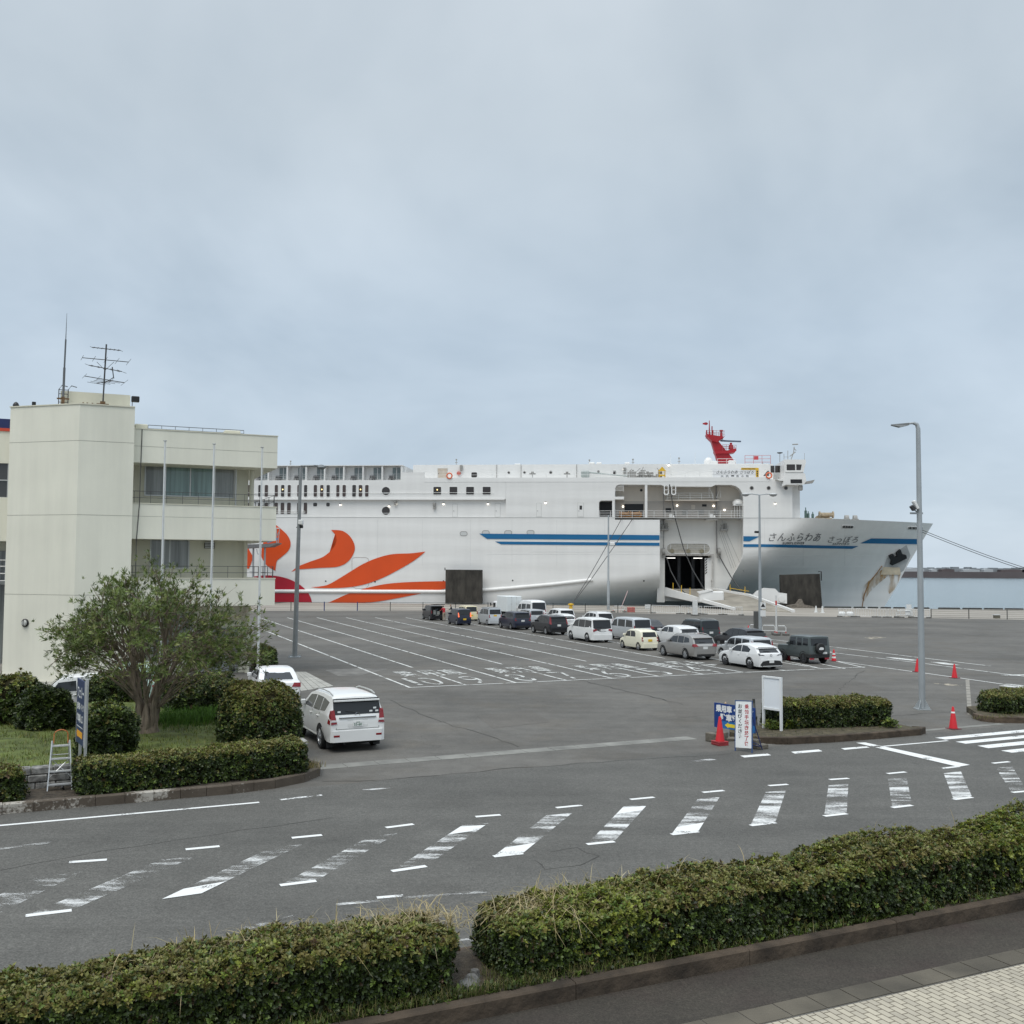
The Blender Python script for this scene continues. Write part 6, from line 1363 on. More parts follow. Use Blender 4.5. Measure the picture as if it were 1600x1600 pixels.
# ---------------------------------------------------------------- fences, barriers, quay furniture
M_fdark = mat('fence_dark', (.035,.04,.038), rough=.6, var=0); M_fblue = mat('fence_blue', (.03,.05,.16), rough=.6, var=0)
def fence(pts, h, gap, label, blue=(), m_=None):
    f_ = thing('quay_fence', label, 'fence', pts[0])
    mb = MB(); 
    for k in range(5):
        z = .12+(h-.14)*k/4; mb.tube([p+Vector((0,0,z)) for p in pts], .02 if k in (0,4) else .010, 4)
    mb.build('wire_mesh', m_ or M_fdark, f_, world=True)
    tot = [0]; 
    for a, c in zip(pts[:-1], pts[1:]): tot.append(tot[-1]+(c-a).length)
    n_ = round(tot[-1]/gap)
    for k in range(n_+1):
        t_ = tot[-1]*k/n_; i = max(j for j in range(len(pts)-1) if tot[j] <= t_+1e-6); p = pts[i].lerp(pts[i+1], (t_-tot[i])/(tot[i+1]-tot[i]))
        mb = MB(); bl_ = any(abs(p.x-b_) < gap*.5 for b_ in blue); mb.tube([p, p+Vector((0,0,h+.06))], .07 if bl_ else .05, 6); mb.build('post', M_fblue if bl_ else M_fdark, f_, world=True)
    return f_
g_ = lambda px, py: Vector((*G(px,py).xy, 0))
fence([g_(x,y) for x,y in ((350,954),(430,954.3),(640,954.8),(880,956.3),(1017,958.6))], 1.15, 4.35, 'dark wire fence along the quay below the orange petals', (g_(486,954).x, g_(564,954).x))
fence([g_(x,y) for x,y in ((1455,965.8),(1574,967.8),(1760,971))], 1.1, 4.1, 'dark wire fence on the quay in front of the open water')
M_wr = mat('barrier_white', (.66,.66,.64), rough=.5, var=.12)
def bar_panel(p, q, label, group, h=1.05):
    t_ = thing('railing_panel', label, 'railing', p, math.atan2(q.y-p.y,q.x-p.x), group); Ln = (q-p).length
    mb = MB(); mb.tube([(0,0,h),(Ln,0,h)], .035, 6); mb.tube([(0,0,.15),(Ln,0,.15)], .03, 6)
    for x in (0.04,Ln-.04): mb.tube([(x,0,0),(x,0,h)], .04, 6)
    mb.build('frame', M_wr, t_)
    mb = MB(); n_ = max(3,int(Ln/.28))
    for k in range(1,n_): mb.tube([(Ln*k/n_,0,.15),(Ln*k/n_,0,h)], .018, 4)
    mb.build('bar', M_wr, t_); 
    mb = MB(); 
    for x in (.15,Ln-.15): mb.bx(x-.3,x+.3,-.2,.2,0,.14)
    mb.build('foot_block', mat('foot_block_grey', (.12,.115,.105), var=.2), t_)
names = ['white barred railing panel just left of the ramp post','white barred railing panel below the ramp hinge','white barred railing panel in front of the ramp flap','white barred railing panel, rightmost before the ramp end']
for (x0,y0,x1,y1), lab in zip(((1019,958.2,1062,959.4),(1064,959.4,1097,960.2),(1100,960.2,1128,960.8),(1131,960.8,1160,961.6)), names): bar_panel(g_(x0,y0), g_(x1,y1), lab, 'white railing panels by the ramp')
names = ['white barred railing panel at the left end below the bow','white barred railing panel right of the white sacks','white barred railing panel under the anchor chain','white barred railing panel left of the white notice','white barred railing panel right of the white notice','white barred railing panel that joins the dark fence']
for (x0,y0,x1,y1), lab in zip(((1310,963.8,1335,964.2),(1338,964.2,1368,964.7),(1371,964.7,1385,964.9),(1387,964.9,1404,965.1),(1407,965.1,1426,965.4),(1428,965.4,1453,965.8)), names): bar_panel(g_(x0,y0), g_(x1,y1), lab, 'white railing panels below the bow')
def hoop(px, py, wpx, label, hgt=.85, red=True, yaw=0.0):
    p = g_(px,py); w = wpx*p.y/1600; t_ = thing('pipe_barrier', label, 'barrier', p, yaw, 'white pipe barriers')
    mb = MB(); mb.tube([(-w/2,0,0),(-w/2,0,hgt*.8),(-w/2+.12,0,hgt),(w/2-.12,0,hgt),(w/2,0,hgt*.8),(w/2,0,0)], .045, 8); mb.build('hoop', M_wr, t_, smooth=40)
    mb = MB(); mb.tube([(-w/2,0,hgt*.45),(w/2,0,hgt*.45)], .035, 6); mb.build('rail', M_wr, t_)
    if red:
        mb = MB(); 
        for s_ in (-1,1): mb.tube([(s_*w/2,0,hgt*.25),(s_*w/2,0,hgt*.42)], .048, 8)
        mb.build('red_band', mat('band_red', (.6,.06,.05), var=0), t_)
    mb = MB()
    for s_ in (-1,1): mb.bb(s_*w/2-.28,s_*w/2+.28,-.2,.2,0,.2,.03)
    mb.build('foot_block', mat('foot_block_grey', (.12,.115,.105)), t_)
hoop(967,957,18,'white pipe barrier with a slanting pole on the quay'); hoop(1178,991,14,'white pipe barrier left of the double-armed lamp post'); hoop(1201,992,20,'white pipe barrier right of the double-armed lamp post'); hoop(1221,993,14,'red and white pipe barrier beside the striped marker post'); hoop(1412,965.3,22,'white pipe barrier behind the white notice below the bow', red=False); hoop(1085,960,18,'white pipe barrier against the ramp post', red=False)
p = g_(1213,991); t_ = thing('marker_post', 'white and red striped marker post by the pipe barriers', 'post', p); z1 = D(1212,930,p.y).z
mb = MB(); mb.tube([(0,0,0),(0,0,z1)], .07, 8); mb.build('post', M_wr, t_); mb = MB(); mb.tube([(0,0,z1-.9),(0,0,z1-.5)], .075, 8); mb.build('red_band', mat('band_red', (.6,.06,.05)), t_); mb = MB(); mb.bb(-.4,.4,-.25,.25,0,.22,.03); mb.build('foot_block', mat('foot_block_grey', (.12,.115,.105)), t_)
p = g_(1183,994); tag(MB().bb(p.x-.25,p.x+.15,p.y-.1,p.y+.3,0,2.2,.03).build('control_cabinet', mat('cabinet_dark', (.08,.08,.075), var=.1)), 'dark slim cabinet at the foot of the double-armed lamp post', 'cabinet')
p = g_(968,956); mb = MB(); q = D(981,923,p.y); mb.tube([p+Vector((0,0,.0)), q], .06, 6); tag(mb.build('leaning_pole', mat('band_pale_red', (.55,.40,.38), var=.2)), 'pale pole leaning out of the pipe barrier on the quay', 'pole')
p = g_(986,957); mb = MB(); mb.bb(p.x-.5,p.x+.5,p.y-.3,p.y+.3,0,.72,.05); tag(mb.build('red_bin', mat('bin_red', (.42,.13,.11), rough=.6, var=.15)), 'faded red box on the quay beside the pipe barrier', 'box')
p = g_(1013,958); mb = MB(); mb.bb(p.x-.45,p.x+.4,p.y-.03,p.y+.03,.55,1.15,.01); mb.tube([(p.x,p.y+.04,0),(p.x,p.y+.04,.6)],.03,5); tag(mb.build('notice_sign', M_wr), 'small white sign at the left end of the white railing', 'sign')
pp_ = g_(1086,962); t_ = thing('ramp_post', 'white steel post standing under the side ramp', 'post', pp_); zz = D(1086,938,pp_.y).z; mb = MB(); mb.bx(-.28,.28,-.28,.28,0,zz); mb.build('post', M_wr, t_); mb = MB(); mb.bx(-.45,.45,-.45,.45,0,.15); mb.build('base', mat('foot_block_grey', (.12,.115,.105)), t_)
# bollards and mooring lines
def bollard(px, py, label):
    p = g_(px,py); t_ = thing('bollard', label, 'bollard', p); mb = MB(); mb.lathe([(.28,0),(.24,.35),(.24,.5)], (0,0,0), 'z', 12); mb.build('stem', M_yel if px < 1000 else M_black, t_, smooth=40); mb = MB(); mb.lathe([(.24,.48),(.42,.55),(.42,.68),(.2,.78),(0,.8)], (0,0,0), 'z', 12); mb.build('head', M_yel if px < 1000 else M_black, t_, smooth=40); return p
bp_ = bollard(892,951,'yellow topped bollard holding the two forward mooring lines'); 
for x, lab in ((973,'left of the two mooring lines from the open deck to the yellow bollard'),(990.6,'right of the two mooring lines from the open deck to the yellow bollard')):
    s_ = S(x,807.5,.2); a = SW(*s_[:2],s_[2]); mb = MB(); c = bp_+Vector((.0,0,.4)); mb.tube([a, a.lerp(c,.35)-Vector((0,0,.25)), a.lerp(c,.7)-Vector((0,0,.3)), c], .05, 6); tag(mb.build('mooring_line', M_rope), lab, 'mooring line', None)
h_ = hit(1437,826.5); a = on_hull(*h_,.1); a = SW(*a)
c = D(1720,921,150)
c = Vector((c.x,c.y,max(c.z,-1.5))); 
for dz, lab in ((0,'upper bow mooring line running out over the water'),(-.35,'lower bow mooring line just below the upper one')):
    mb = MB(); n_ = 10; mb.tube([a.lerp(c,k/n_)+Vector((0,0,dz-1.2*math.sin(math.pi*k/n_)*.5)) for k in range(n_+1)], .05, 6); tag(mb.build('mooring_line', M_rope), lab, 'mooring line')
# fender boards on the quay edge
M_fend = mat('fender_concrete', (.040,.036,.030), rough=.9, var=.6, vs=1.0, stretch=(1.2,1.2,.45), bump=.3)
def fender(poly, label):
    mb = MB(); mb.prism([(S(x,y,-1.6)[0],max(.0,S(x,y,-1.6)[2])) for x,y in poly], lambda u,v,d: tuple(SW(u,d,v)), -2.1, -1.05); t_ = tag(mb.build('fender_board', M_fend), label, 'fender')
    return t_
t_ = fender([(696.5,943),(697,890),(753.5,890.5),(753.5,943)], 'tall dark weathered fender board left of the white truck')
mb = MB(); mb.tube([SW(S(698,890)[0],-1.7,S(698,890)[2]-.1),SW(S(698,890)[0],-1.7,S(698,887)[2])],.08,5); mb.build('hook', M_black, t_)
t_ = fender([(1219.5,953),(1218.5,898),(1280,896.5),(1284,956),(1250,956)], 'tall dark streaked fender board below the ship name')
mb = MB(); z = S(1279,893,-1.6)[2]; mb.tube([SW(S(1280,897)[0],-1.6,S(1280,897)[2]-1),SW(S(1280,897)[0],-1.6,z),SW(S(1275.5,897)[0],-1.6,z)],.09,5); mb.build('hook', M_black, t_)
# stop beams on the quay edge
ks = [(1185,1216),(1288,1330),(1334,1352),(1356,1372),(1376,1392),(1396,1414),(1428,1452),(1466,1500),(1504,1534),(1537.5,1567),(1570,1599),(1603,1634),(1638,1670)]
whr = ['nearest the ramp end','right of the streaked fender board','third along under the bow','fourth along under the bow','fifth along under the bow','sixth along, under the stem','left of the tall lamp post','right of the tall lamp post','second right of the tall lamp post','third right of the tall lamp post','fourth right of the tall lamp post','at the right edge','beyond the right edge']
for (x0,x1), wh in zip(ks[:12], whr):
    a, c = S(x0,953,-1.35)[0], S(x1,953,-1.35)[0]; mb = MB(); mb.prism([(a,.0),(a,.16),(a+.08,.24),(c-.08,.24),(c,.16),(c,.0)], lambda u,v,d: tuple(SW(u,d,v)), -1.5, -1.2); tag(mb.build('stop_beam', mat('stop_beam_dark', (.05,.052,.05), rough=.8, var=.3)), 'dark stop beam on the quay edge '+wh, 'stop beam', 'stop beams along the quay edge')
# small things on the apron
for px, py, lab in ((1275,957,'small white cone on the quay, left of the pair by the fender board'),(1285,957.5,'small white cone on the quay, right of the pair by the fender board')):
    p = g_(px,py); mb = MB(); mb.lathe([(.34,0),(.34,.05),(.2,.06),(.08,.9),(0,.92)], tuple(p), 'z', 12); tag(mb.build('white_cone', M_wr, smooth=40), lab, 'cone')
p = g_(1320,963); 
for dx, lab in ((-.55,'left white weight sack at the railing below the bow'),(.45,'right white weight sack at the railing below the bow')):
    mb = MB(); mb.bb(p.x+dx-.42,p.x+dx+.42,p.y-.8,p.y-.4,0,.62,.14); tag(mb.build('weight_sack', M_rail, smooth=50), lab, 'sack')
p = g_(1418,965); t_ = thing('notice_stand', 'white notice stand at the railing below the stem', 'sign', p+Vector((0,-.5,0))); mb = MB(); mb.bx(-.45,.45,-.03,.03,.25,1.0); mb.bx(-.3,.3,-.03,.03,1.02,1.65); mb.build('board', M_rail, t_); mb = MB(); mb.tube([(-.4,0,0),(-.4,0,1.0)],.03,5); mb.tube([(.4,0,0),(.4,0,1.0)],.03,5); mb.build('leg', M_wr, t_)
p = g_(1561,966.8); t_ = thing('quay_box', 'small grey box with a pale lid behind the right fence', 'box', p+Vector((0,.6,0))); mb = MB(); mb.bx(-.32,.32,-.25,.25,0,.42); mb.build('body', mat('box_grey', (.13,.12,.09), var=.1), t_); mb = MB(); mb.bx(-.42,.36,-.3,.3,.42,.5); mb.build('lid', M_wr, t_)
mb = MB(); p = SW(S(1250,953,-2.6)[0],-2.6,0); mb.prism([(-2.4,0),(-2.0,.35),(-.6,.6),(-.1,1.3),(.15,1.35),(.5,.55),(1.8,.3),(2.4,0)], lambda u,v,d: (p.x+u,p.y+d,v), -.5, .5); tag(mb.build('sand_heap', mat('sand_grey', (.20,.175,.145), rough=.95, var=.3, vs=3, bump=.4)), 'low grey heap against the foot of the streaked fender board', 'heap')

# ---------------------------------------------------------------- breakwater far out
M_bw = mat('breakwater_dark', (.12,.10,.10), rough=.9, var=.3, vs=.02); M_bw2 = mat('breakwater_grey', (.24,.26,.275), rough=.9, var=.25, vs=.03)
YBW = 1046
def bwx(px): return D(px,895,YBW).x
bw = thing('breakwater', 'long dark breakwater with sheds across the far side of the harbour', 'breakwater', (bwx(1500),YBW,0))
zb0, zb1, zb2 = -3, D(1500,893.5,YBW).z, D(1500,888,YBW).z
mb = MB(); mb.bx(-400,900,0,20,zb0,zb1); mb.build('wall', M_bw, bw)
mb = MB(); mb.bx(-398,898,20.5,60,zb0,zb2); 
mb.build('back_wall', M_bw2, bw)
rnd = random.Random(9)
for px, w_, h_ in ((1395,16,.6),(1420,30,1),(1462,8,.5),(1478,20,.7),(1512,26,.5),(1545,14,.9),(1572,40,.6),(1605,20,.7)):
    x = bwx(px)-bwx(1500); mb = MB(); z0 = zb1; w2 = w_*YBW/1600; h2 = 2.0+1.6*h_; mb.bx(x,x+w2,10,19,z0-.1,z0+h2*.75); mb.prism([(x-.3,z0+h2*.75),(x+w2+.3,z0+h2*.75),(x+w2*.5,z0+h2)], lambda u,v,d: (u,d,v), 10, 19); mb.build('shed', mat('shed_pale', (.42,.44,.45), var=.1) if rnd.random() < .6 else M_bw, bw)
for k in range(26):
    x = bwx(1330+k*14)-bwx(1500)+rnd.uniform(-3,3); h2 = rnd.uniform(.4,1.6); mb = MB(); mb.bx(x-rnd.uniform(1,5),x+rnd.uniform(1,5),62,70,zb2-.5,zb2+h2); mb.build('distant_block', M_bw2, bw)
# ---------------------------------------------------------------- planting
M_leaf = leafmat('leaf_small', .42, .4, .18); M_leaft = leafmat('leaf_tree', .45, .35, .22); M_blade = leafmat('grass_blade', .6, .2, .25)
M_twig = mat('twig_mass', (.022,.020,.010), rough=1.0, var=.5, vs=9, bump=.8, bs=25, spec=.05); M_bark = mat('bark', (.19,.15,.11), rough=.95, var=.4, vs=7, bump=.9, bs=16, stretch=(1,1,.3))
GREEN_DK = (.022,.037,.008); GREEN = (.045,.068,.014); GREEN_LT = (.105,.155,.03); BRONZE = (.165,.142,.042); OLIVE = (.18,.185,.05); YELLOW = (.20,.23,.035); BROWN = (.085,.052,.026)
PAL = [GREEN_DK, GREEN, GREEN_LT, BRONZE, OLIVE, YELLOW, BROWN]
def blades(name, B, length, width, palette, lean=.5, parent=None, kind=None, material=None, arch=.5):
    B = np.asarray(B, float); n = len(B); ph = rng.random(n) * 6.283; le = length * rng.uniform(.5, 1.4, n); ln_ = lean * rng.uniform(.2, 1.5, n)
    d = np.stack([np.cos(ph), np.sin(ph), np.zeros(n)], 1); s = np.stack([-np.sin(ph), np.cos(ph), np.zeros(n)], 1)
    lev = [0, .4, .75, 1.0]; V = np.zeros((n, 7, 3))
    for i, f_ in enumerate(lev):
        p = B + d * (le * ln_ * f_**1.6)[:, None]; p[:, 2] += le * (f_ - arch * ln_ * f_**2.2)
        w = width * (1 - f_ * .75) * .5
        if i < 3: V[:, 2*i] = p - s * w; V[:, 2*i+1] = p + s * w
        else: V[:, 6] = p
    F4 = [(0,1,3,2), (2,3,5,4)]; idx = np.arange(n)[:, None] * 7
    me = bpy.data.meshes.new(name)
    fl = np.concatenate([idx + np.array(F4[0])[None], idx + np.array(F4[1])[None]], 1).reshape(-1, 4); ft = (idx + np.array([4,5,6])[None])
    me.vertices.add(n*7); me.vertices.foreach_set('co', V.astype(np.float32).ravel())
    loops = np.concatenate([fl.ravel(), ft.ravel()]).astype(np.int32); me.loops.add(len(loops)); me.loops.foreach_set('vertex_index', loops)
    st = np.concatenate([np.arange(len(fl))*4, len(fl)*4 + np.arange(n)*3]).astype(np.int32); me.polygons.add(len(st)); me.polygons.foreach_set('loop_start', st)
    pal = np.asarray(palette); c = pal[rng.integers(0, len(pal), n)] * (1 + rng.normal(0, .2, (n, 1))); c4 = np.ones((n, 7, 4), np.float32); c4[..., :3] = np.clip(c, .004, 1)[:, None]
    me.attributes.new('leaf_colour', 'FLOAT_COLOR', 'POINT').data.foreach_set('color', c4.ravel())
    me.update(calc_edges=True); me.materials.append(material or M_blade)
    if parent is not None: me.transform(MW[parent.name].inverted())
    return link(name, me, parent, kind)
def hedge(name, label, cat, center, ang, dx, dy, dz, r, dens, leaf, k=5, bend=None, topw=1.0, seed=1, amp=.08, base_z=0.0, hvar=None, weights=None, group=None, mat_=None, inset=.12, narrow=.5, patch=None, woody=False):
    """clipped shrub mass: rounded box filled with leaf clusters round a dark twig core; hvar(x) scales height along it"""
    root = thing(name, label, cat, (center.x, center.y, base_z), ang, group); M = MW[root.name]
    hv = (lambda x: np.ones_like(x)) if hvar is None else hvar
    mb = MB(); core_mesh_v = core_mesh(dx-.02, dy, dz, r, inset, seed, amp); 
    vv = np.array(core_mesh_v.v); vv[:, 2] *= hv(vv[:, 0]); 
    if bend is not None: vv[:, 1] += bend(vv[:, 0])
    mb.v = [tuple(p) for p in vv]; mb.f = core_mesh_v.f; mb.m = core_mesh_v.m; mb.build('twigs', M_twig, root, smooth=60)
    area = 4*dx*dy + 4*dx*dz + 4*dy*dz; n = int(area * dens)
    P, Nn = rounded_box_points(n, dx, dy, dz, r)
    w = wob(P, 2.4, seed) * amp + wob(P, 7.0, seed+1) * amp * .5
    dep = rng.random(n)**2.2 * inset * 1.3
    P2 = P + Nn * (w - dep + .015 + np.where(rng.random(n) < .05, rng.random(n)*.10, 0))[:, None]; P2[:, 2] *= hv(P2[:, 0])
    if bend is not None: P2[:, 1] += bend(P2[:, 0])
    P2[:, 2] = np.maximum(P2[:, 2], .02)
    keep = (wob(P, 6.0, seed+2) > -.95) & (rng.random(n) > .0) & ((P2[:, 2] > .13*dz) | (rng.random(n) < .55))
    P2, Nn2, Pk = P2[keep], Nn[keep], P[keep]
    nn = Nn2 * np.array([1,1,1.0]) + np.array([0,0,.45]) + rng.normal(0, .35, Nn2.shape)
    up = np.clip(Nn2[:, 2], 0, 1) * topw; f_ = np.clip((wob(Pk, 1.3, seed+5) + 1) / 2, 0, 1); f2 = np.clip((wob(Pk, 3.1, seed+6) + 1) / 2, 0, 1)
    hfrac = np.clip(Pk[:, 2] / dz, 0, 1)
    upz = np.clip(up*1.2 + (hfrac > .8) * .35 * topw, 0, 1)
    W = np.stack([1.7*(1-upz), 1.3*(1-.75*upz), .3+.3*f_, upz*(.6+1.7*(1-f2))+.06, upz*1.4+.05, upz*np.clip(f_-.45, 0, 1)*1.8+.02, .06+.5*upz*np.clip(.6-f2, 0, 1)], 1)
    if patch is not None: W = patch(Pk, W)
    if weights is not None: W = W * np.asarray(weights)[None]
    Pw = (np.array(M.to_3x3()) @ P2.T).T + np.array(M.translation); Nw = (np.array(M.to_3x3()) @ nn.T).T
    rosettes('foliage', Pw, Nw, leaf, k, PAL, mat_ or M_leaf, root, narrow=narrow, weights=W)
    if woody:
        mb = MB(); rr = random.Random(seed)
        for _ in range(60):
            e_ = rr.choice((-1, 1)) if rr.random() < .5 else woody; x = e_*(dx - rr.uniform(.02,.5)); y = rr.uniform(-dy,dy)*.9; z0 = rr.uniform(0,.15); p = Vector((x - e_*.25, y*.8, z0)); q = Vector((x + e_*rr.uniform(.0,.14), y*1.08, dz*rr.uniform(.55,.98))); m_ = p.lerp(q,.5)+Vector((rr.uniform(-.08,.08),rr.uniform(-.08,.08),0)); mb.tube([p,m_,q], .011, 4, .005)
        mb.build('branches', mat('twig_brown', (.07,.052,.04), rough=.9, var=.2), root)
    return root
def local_hedge_geo(u0, u1, v0, v1): return Q((u0+u1)/2, (v0+v1)/2), (u1-u0)/2, (v1-v0)/2
# near hedges
c, dx, dy = local_hedge_geo(-8.2, -1.60, .36, 1.66)
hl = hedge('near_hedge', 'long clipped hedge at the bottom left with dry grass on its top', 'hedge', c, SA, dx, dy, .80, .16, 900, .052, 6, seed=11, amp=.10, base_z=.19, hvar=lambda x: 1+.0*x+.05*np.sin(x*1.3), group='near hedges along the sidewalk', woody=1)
c2, dx2, dy2 = local_hedge_geo(-.88, 12.4, .36, 1.70)
def patch2(P, W):
    f_ = np.exp(-((P[:,0]-4.1)**2/.6 + (P[:,2]-.8)**2*6)); f2 = np.exp(-((P[:,0]+4.9)**2/.5 + (P[:,2]-.8)**2*5)) * .8
    W = W.copy(); W[:, 5] += 5*(f_+f2); W[:, 2] += 2*(f_+f2); return W
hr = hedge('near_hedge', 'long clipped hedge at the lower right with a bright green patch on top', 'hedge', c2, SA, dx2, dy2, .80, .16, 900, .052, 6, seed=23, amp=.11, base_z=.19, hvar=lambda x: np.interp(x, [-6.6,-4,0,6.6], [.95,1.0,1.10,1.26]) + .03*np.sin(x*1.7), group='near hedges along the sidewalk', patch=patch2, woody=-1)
STRAW = [(.42,.34,.19), (.36,.29,.15), (.30,.25,.12), (.46,.40,.25)]
def top_grass(root, xs, n, dy, z, seed):
    r_ = np.random.default_rng(seed); x = np.concatenate([r_.normal(c_, s_, int(n*w_)) for c_, s_, w_ in xs]); y = r_.uniform(-dy*.2, dy*.95, len(x)); M = MW[root.name]
    zz = z(x) if callable(z) else np.full(len(x), z)
    P = np.stack([x, y, zz - .12], 1); P = (np.array(M.to_3x3()) @ P.T).T + np.array(M.translation); blades('dry_grass', P, .44, .017, STRAW, 1.35, root, 'stuff', arch=.66)
top_grass(hl, [(2.6,.55,.55),(1.0,.6,.22),(-.2,.5,.12),(3.2,.2,.11)], 620, dy, .80, 3)
top_grass(hr, [(-5.6,.45,.5),(-4.6,.7,.3),(-3.0,.7,.15),(0,2.0,.05)], 620, dy2, lambda x: .80*np.interp(x, [-6.6,-4,0,6.6], [.95,1.0,1.10,1.26]), 4)
# grass and weeds in the bed
n = 5200; u = rng.uniform(-8, 12, n); v = .17 + np.abs(rng.normal(0, .16, n)); keep = rng.random(n) < np.where(u < 3.0, .95, .28); u, v = u[keep], v[keep]
ug = rng.normal(-1.35, .45, 900); vg = rng.uniform(.2, .9, 900); keep = ~((np.abs(ug+1.33) < .25) & (vg > .3)); u = np.concatenate([u, ug[keep]]); v = np.concatenate([v, vg[keep]])
Pg = np.array([tuple(Q(a, b_, .19)) for a, b_ in zip(u, v)]); blades('bed_grass', Pg, .20, .010, [(.10,.115,.03),(.075,.10,.022),(.17,.15,.06),(.22,.19,.09),(.05,.075,.015)], .6, None, 'stuff')
n = 1500; P = np.array([tuple(Q(a, b_, .2)) for a, b_ in zip(rng.uniform(-8, 12.5, n), rng.uniform(.18, .5, n))]); rosettes('weeds', P + np.array([0,0,.02]), np.tile([0,0,1.0], (n,1)) + rng.normal(0,.3,(n,3)), .07, 4, [GREEN, GREEN_LT, GREEN_DK], M_leaf, None, narrow=.5, kind='stuff')
mb = MB(); 
for k in range(3): p = Q(-1.36+.1*k, .62+.12*k, .2); mb.lathe([(.16-.03*k,0),(.13-.03*k,.05),(.06,.08+.01*k),(0,.085+.01*k)], (p.x,p.y,p.z), 'z', 7)
tag(mb.build('stone', mat('grey_stone', (.17,.165,.155), rough=.9, var=.3, vs=8, bump=.6), smooth=30), 'rough grey stone in the gap between the two near hedges', 'stone')

# left island: hedge along the kerb, small hedge, ball, shrubs
HA = math.atan2(.62, 5.9)
c = Q(-2.78, 16.0); hedge('island_hedge', 'low clipped hedge along the left island kerb in front of the lawn', 'hedge', c, SA+HA*.9, 2.95, .55, .86, .2, 620, .062, 5, seed=31, amp=.06, base_z=.19, topw=.7, hvar=lambda x: np.interp(x,[-3,3],[.94,1.02]), patch=lambda P,W: W*np.stack([np.ones(len(P))]*5+[1+6*np.exp(-((P[:,0]+2.2)**2/.8)), np.ones(len(P))],1))
c = Q(-8.1, 15.75); hedge('island_hedge', 'short clipped hedge at the left edge beside the stepladder', 'hedge', c, SA, 1.15, .5, .78, .22, 620, .062, 5, seed=37, amp=.07, base_z=.19, topw=.9)
def bush(name, label, px, py, wpx, hpx, z, dens=420, leaf=.075, k=5, seed=1, w=None, r=None, dyf=.95, amp=.15, topw=.6, narrow=.5, group=None, cat='bush'):
    p = G(px, py, z); W_ = wpx*p.y/1600; Hh = hpx*p.y/1600; p = p + Vector((p.x, p.y, 0)).normalized()*(W_*.42)
    W_ *= 1.0; return hedge(name, label, cat, p, SA, W_/2, W_/2*dyf, Hh, r or min(W_*.49, Hh*.8), dens, leaf, k, seed=seed, amp=amp, base_z=z-.02, topw=topw, weights=w, narrow=narrow, inset=.16, group=group)
bush('round_bush', 'large clipped round bush with bronze top beside the white off-roader', 405, 1163, 124, 92, .6, 560, .062, 5, 41, topw=1.0)
bush('round_bush', 'dark green round bush on the lawn left of the blue sign', 70, 1142, 84, 64, .6, 380, .10, 6, 43, w=(1.6,1.4,1.0,.0,.1,.1,0), topw=.3, narrow=.35)
bush('sign_bush', 'leafy green bush right behind the blue sign', 168, 1190, 84, 82, .6, 420, .08, 5, 47, w=(1.2,1.3,1.2,.1,.4,.8,.1), topw=.5)
bush('loose_shrub', 'loose yellowish shrub at the left picture edge under the steps', 12, 1132, 74, 74, .6, 150, .10, 6, 53, w=(.6,1,1,.8,1.6,.6,.2), amp=.25)
bush('back_bush', 'wide dark bush behind the tree trunk beside the parked cars', 318, 1112, 124, 46, .6, 360, .08, 5, 59, w=(2,1.2,.6,.3,.5,.0,.5), topw=.5)
bush('back_bush', 'dark bush between the white van and the tree trunk', 178, 1098, 90, 40, .6, 300, .08, 5, 61, w=(1.6,1.4,.8,.1,.3,.1,.1))
bush('wall_bush', 'yellow green bush at the tower wall behind the tree', 178, 1063, 66, 54, 0, 200, .09, 5, 67, w=(.8,1.2,1.4,.2,.8,1.4,.1))
bush('wall_bush', 'yellow green bush at the foot of the rightmost flag pole', 412, 1047, 40, 38, 0, 220, .09, 5, 71, w=(.6,1.0,1.2,.6,1.0,1.6,.1))
bush('wall_bush', 'dark green bush below the balconies behind the tree', 300, 1050, 150, 36, 0, 150, .1, 5, 73, w=(1.4,1.4,.8,.2,.4,.2,.1))
# right island hedge and far right hedge
c = Q(19.85, 16.72); hedge('island_hedge', 'clipped hedge on the small island right of the white signboard', 'hedge', c, SA-R(12.5), 2.42, .56, .98, .3, 600, .062, 5, seed=79, amp=.07, base_z=.22, topw=1.0, weights=(1.6,1.1,.8,1.1,1.2,.9,.6))
c = Q(31.75, 16.75); hedge('island_hedge', 'clipped hedge at the right edge beyond the crosswalk', 'hedge', c, SA, 3.3, .75, .80, .32, 420, .065, 5, seed=83, amp=.09, base_z=.22, topw=.9, weights=(1.2,1.2,1,.7,1.2,.7,.3))
n = 260; P = np.array([tuple(Q(a, b_, .23)) for a, b_ in zip(rng.uniform(15.9, 22.6, n), rng.uniform(15.2, 17.3, n))]); blades('island_grass', P, .13, .012, [(.10,.10,.03),(.16,.14,.06),(.06,.08,.02)], .7, None, 'stuff')
P = np.array([tuple(Q(a, b_, .23)) for a, b_ in zip(rng.uniform(26.2, 31, 300), rng.uniform(15.35, 16.0, 300))]); blades('verge_grass', P, .16, .012, [(.13,.12,.04),(.18,.16,.07),(.08,.10,.025)], .7, None, 'stuff')
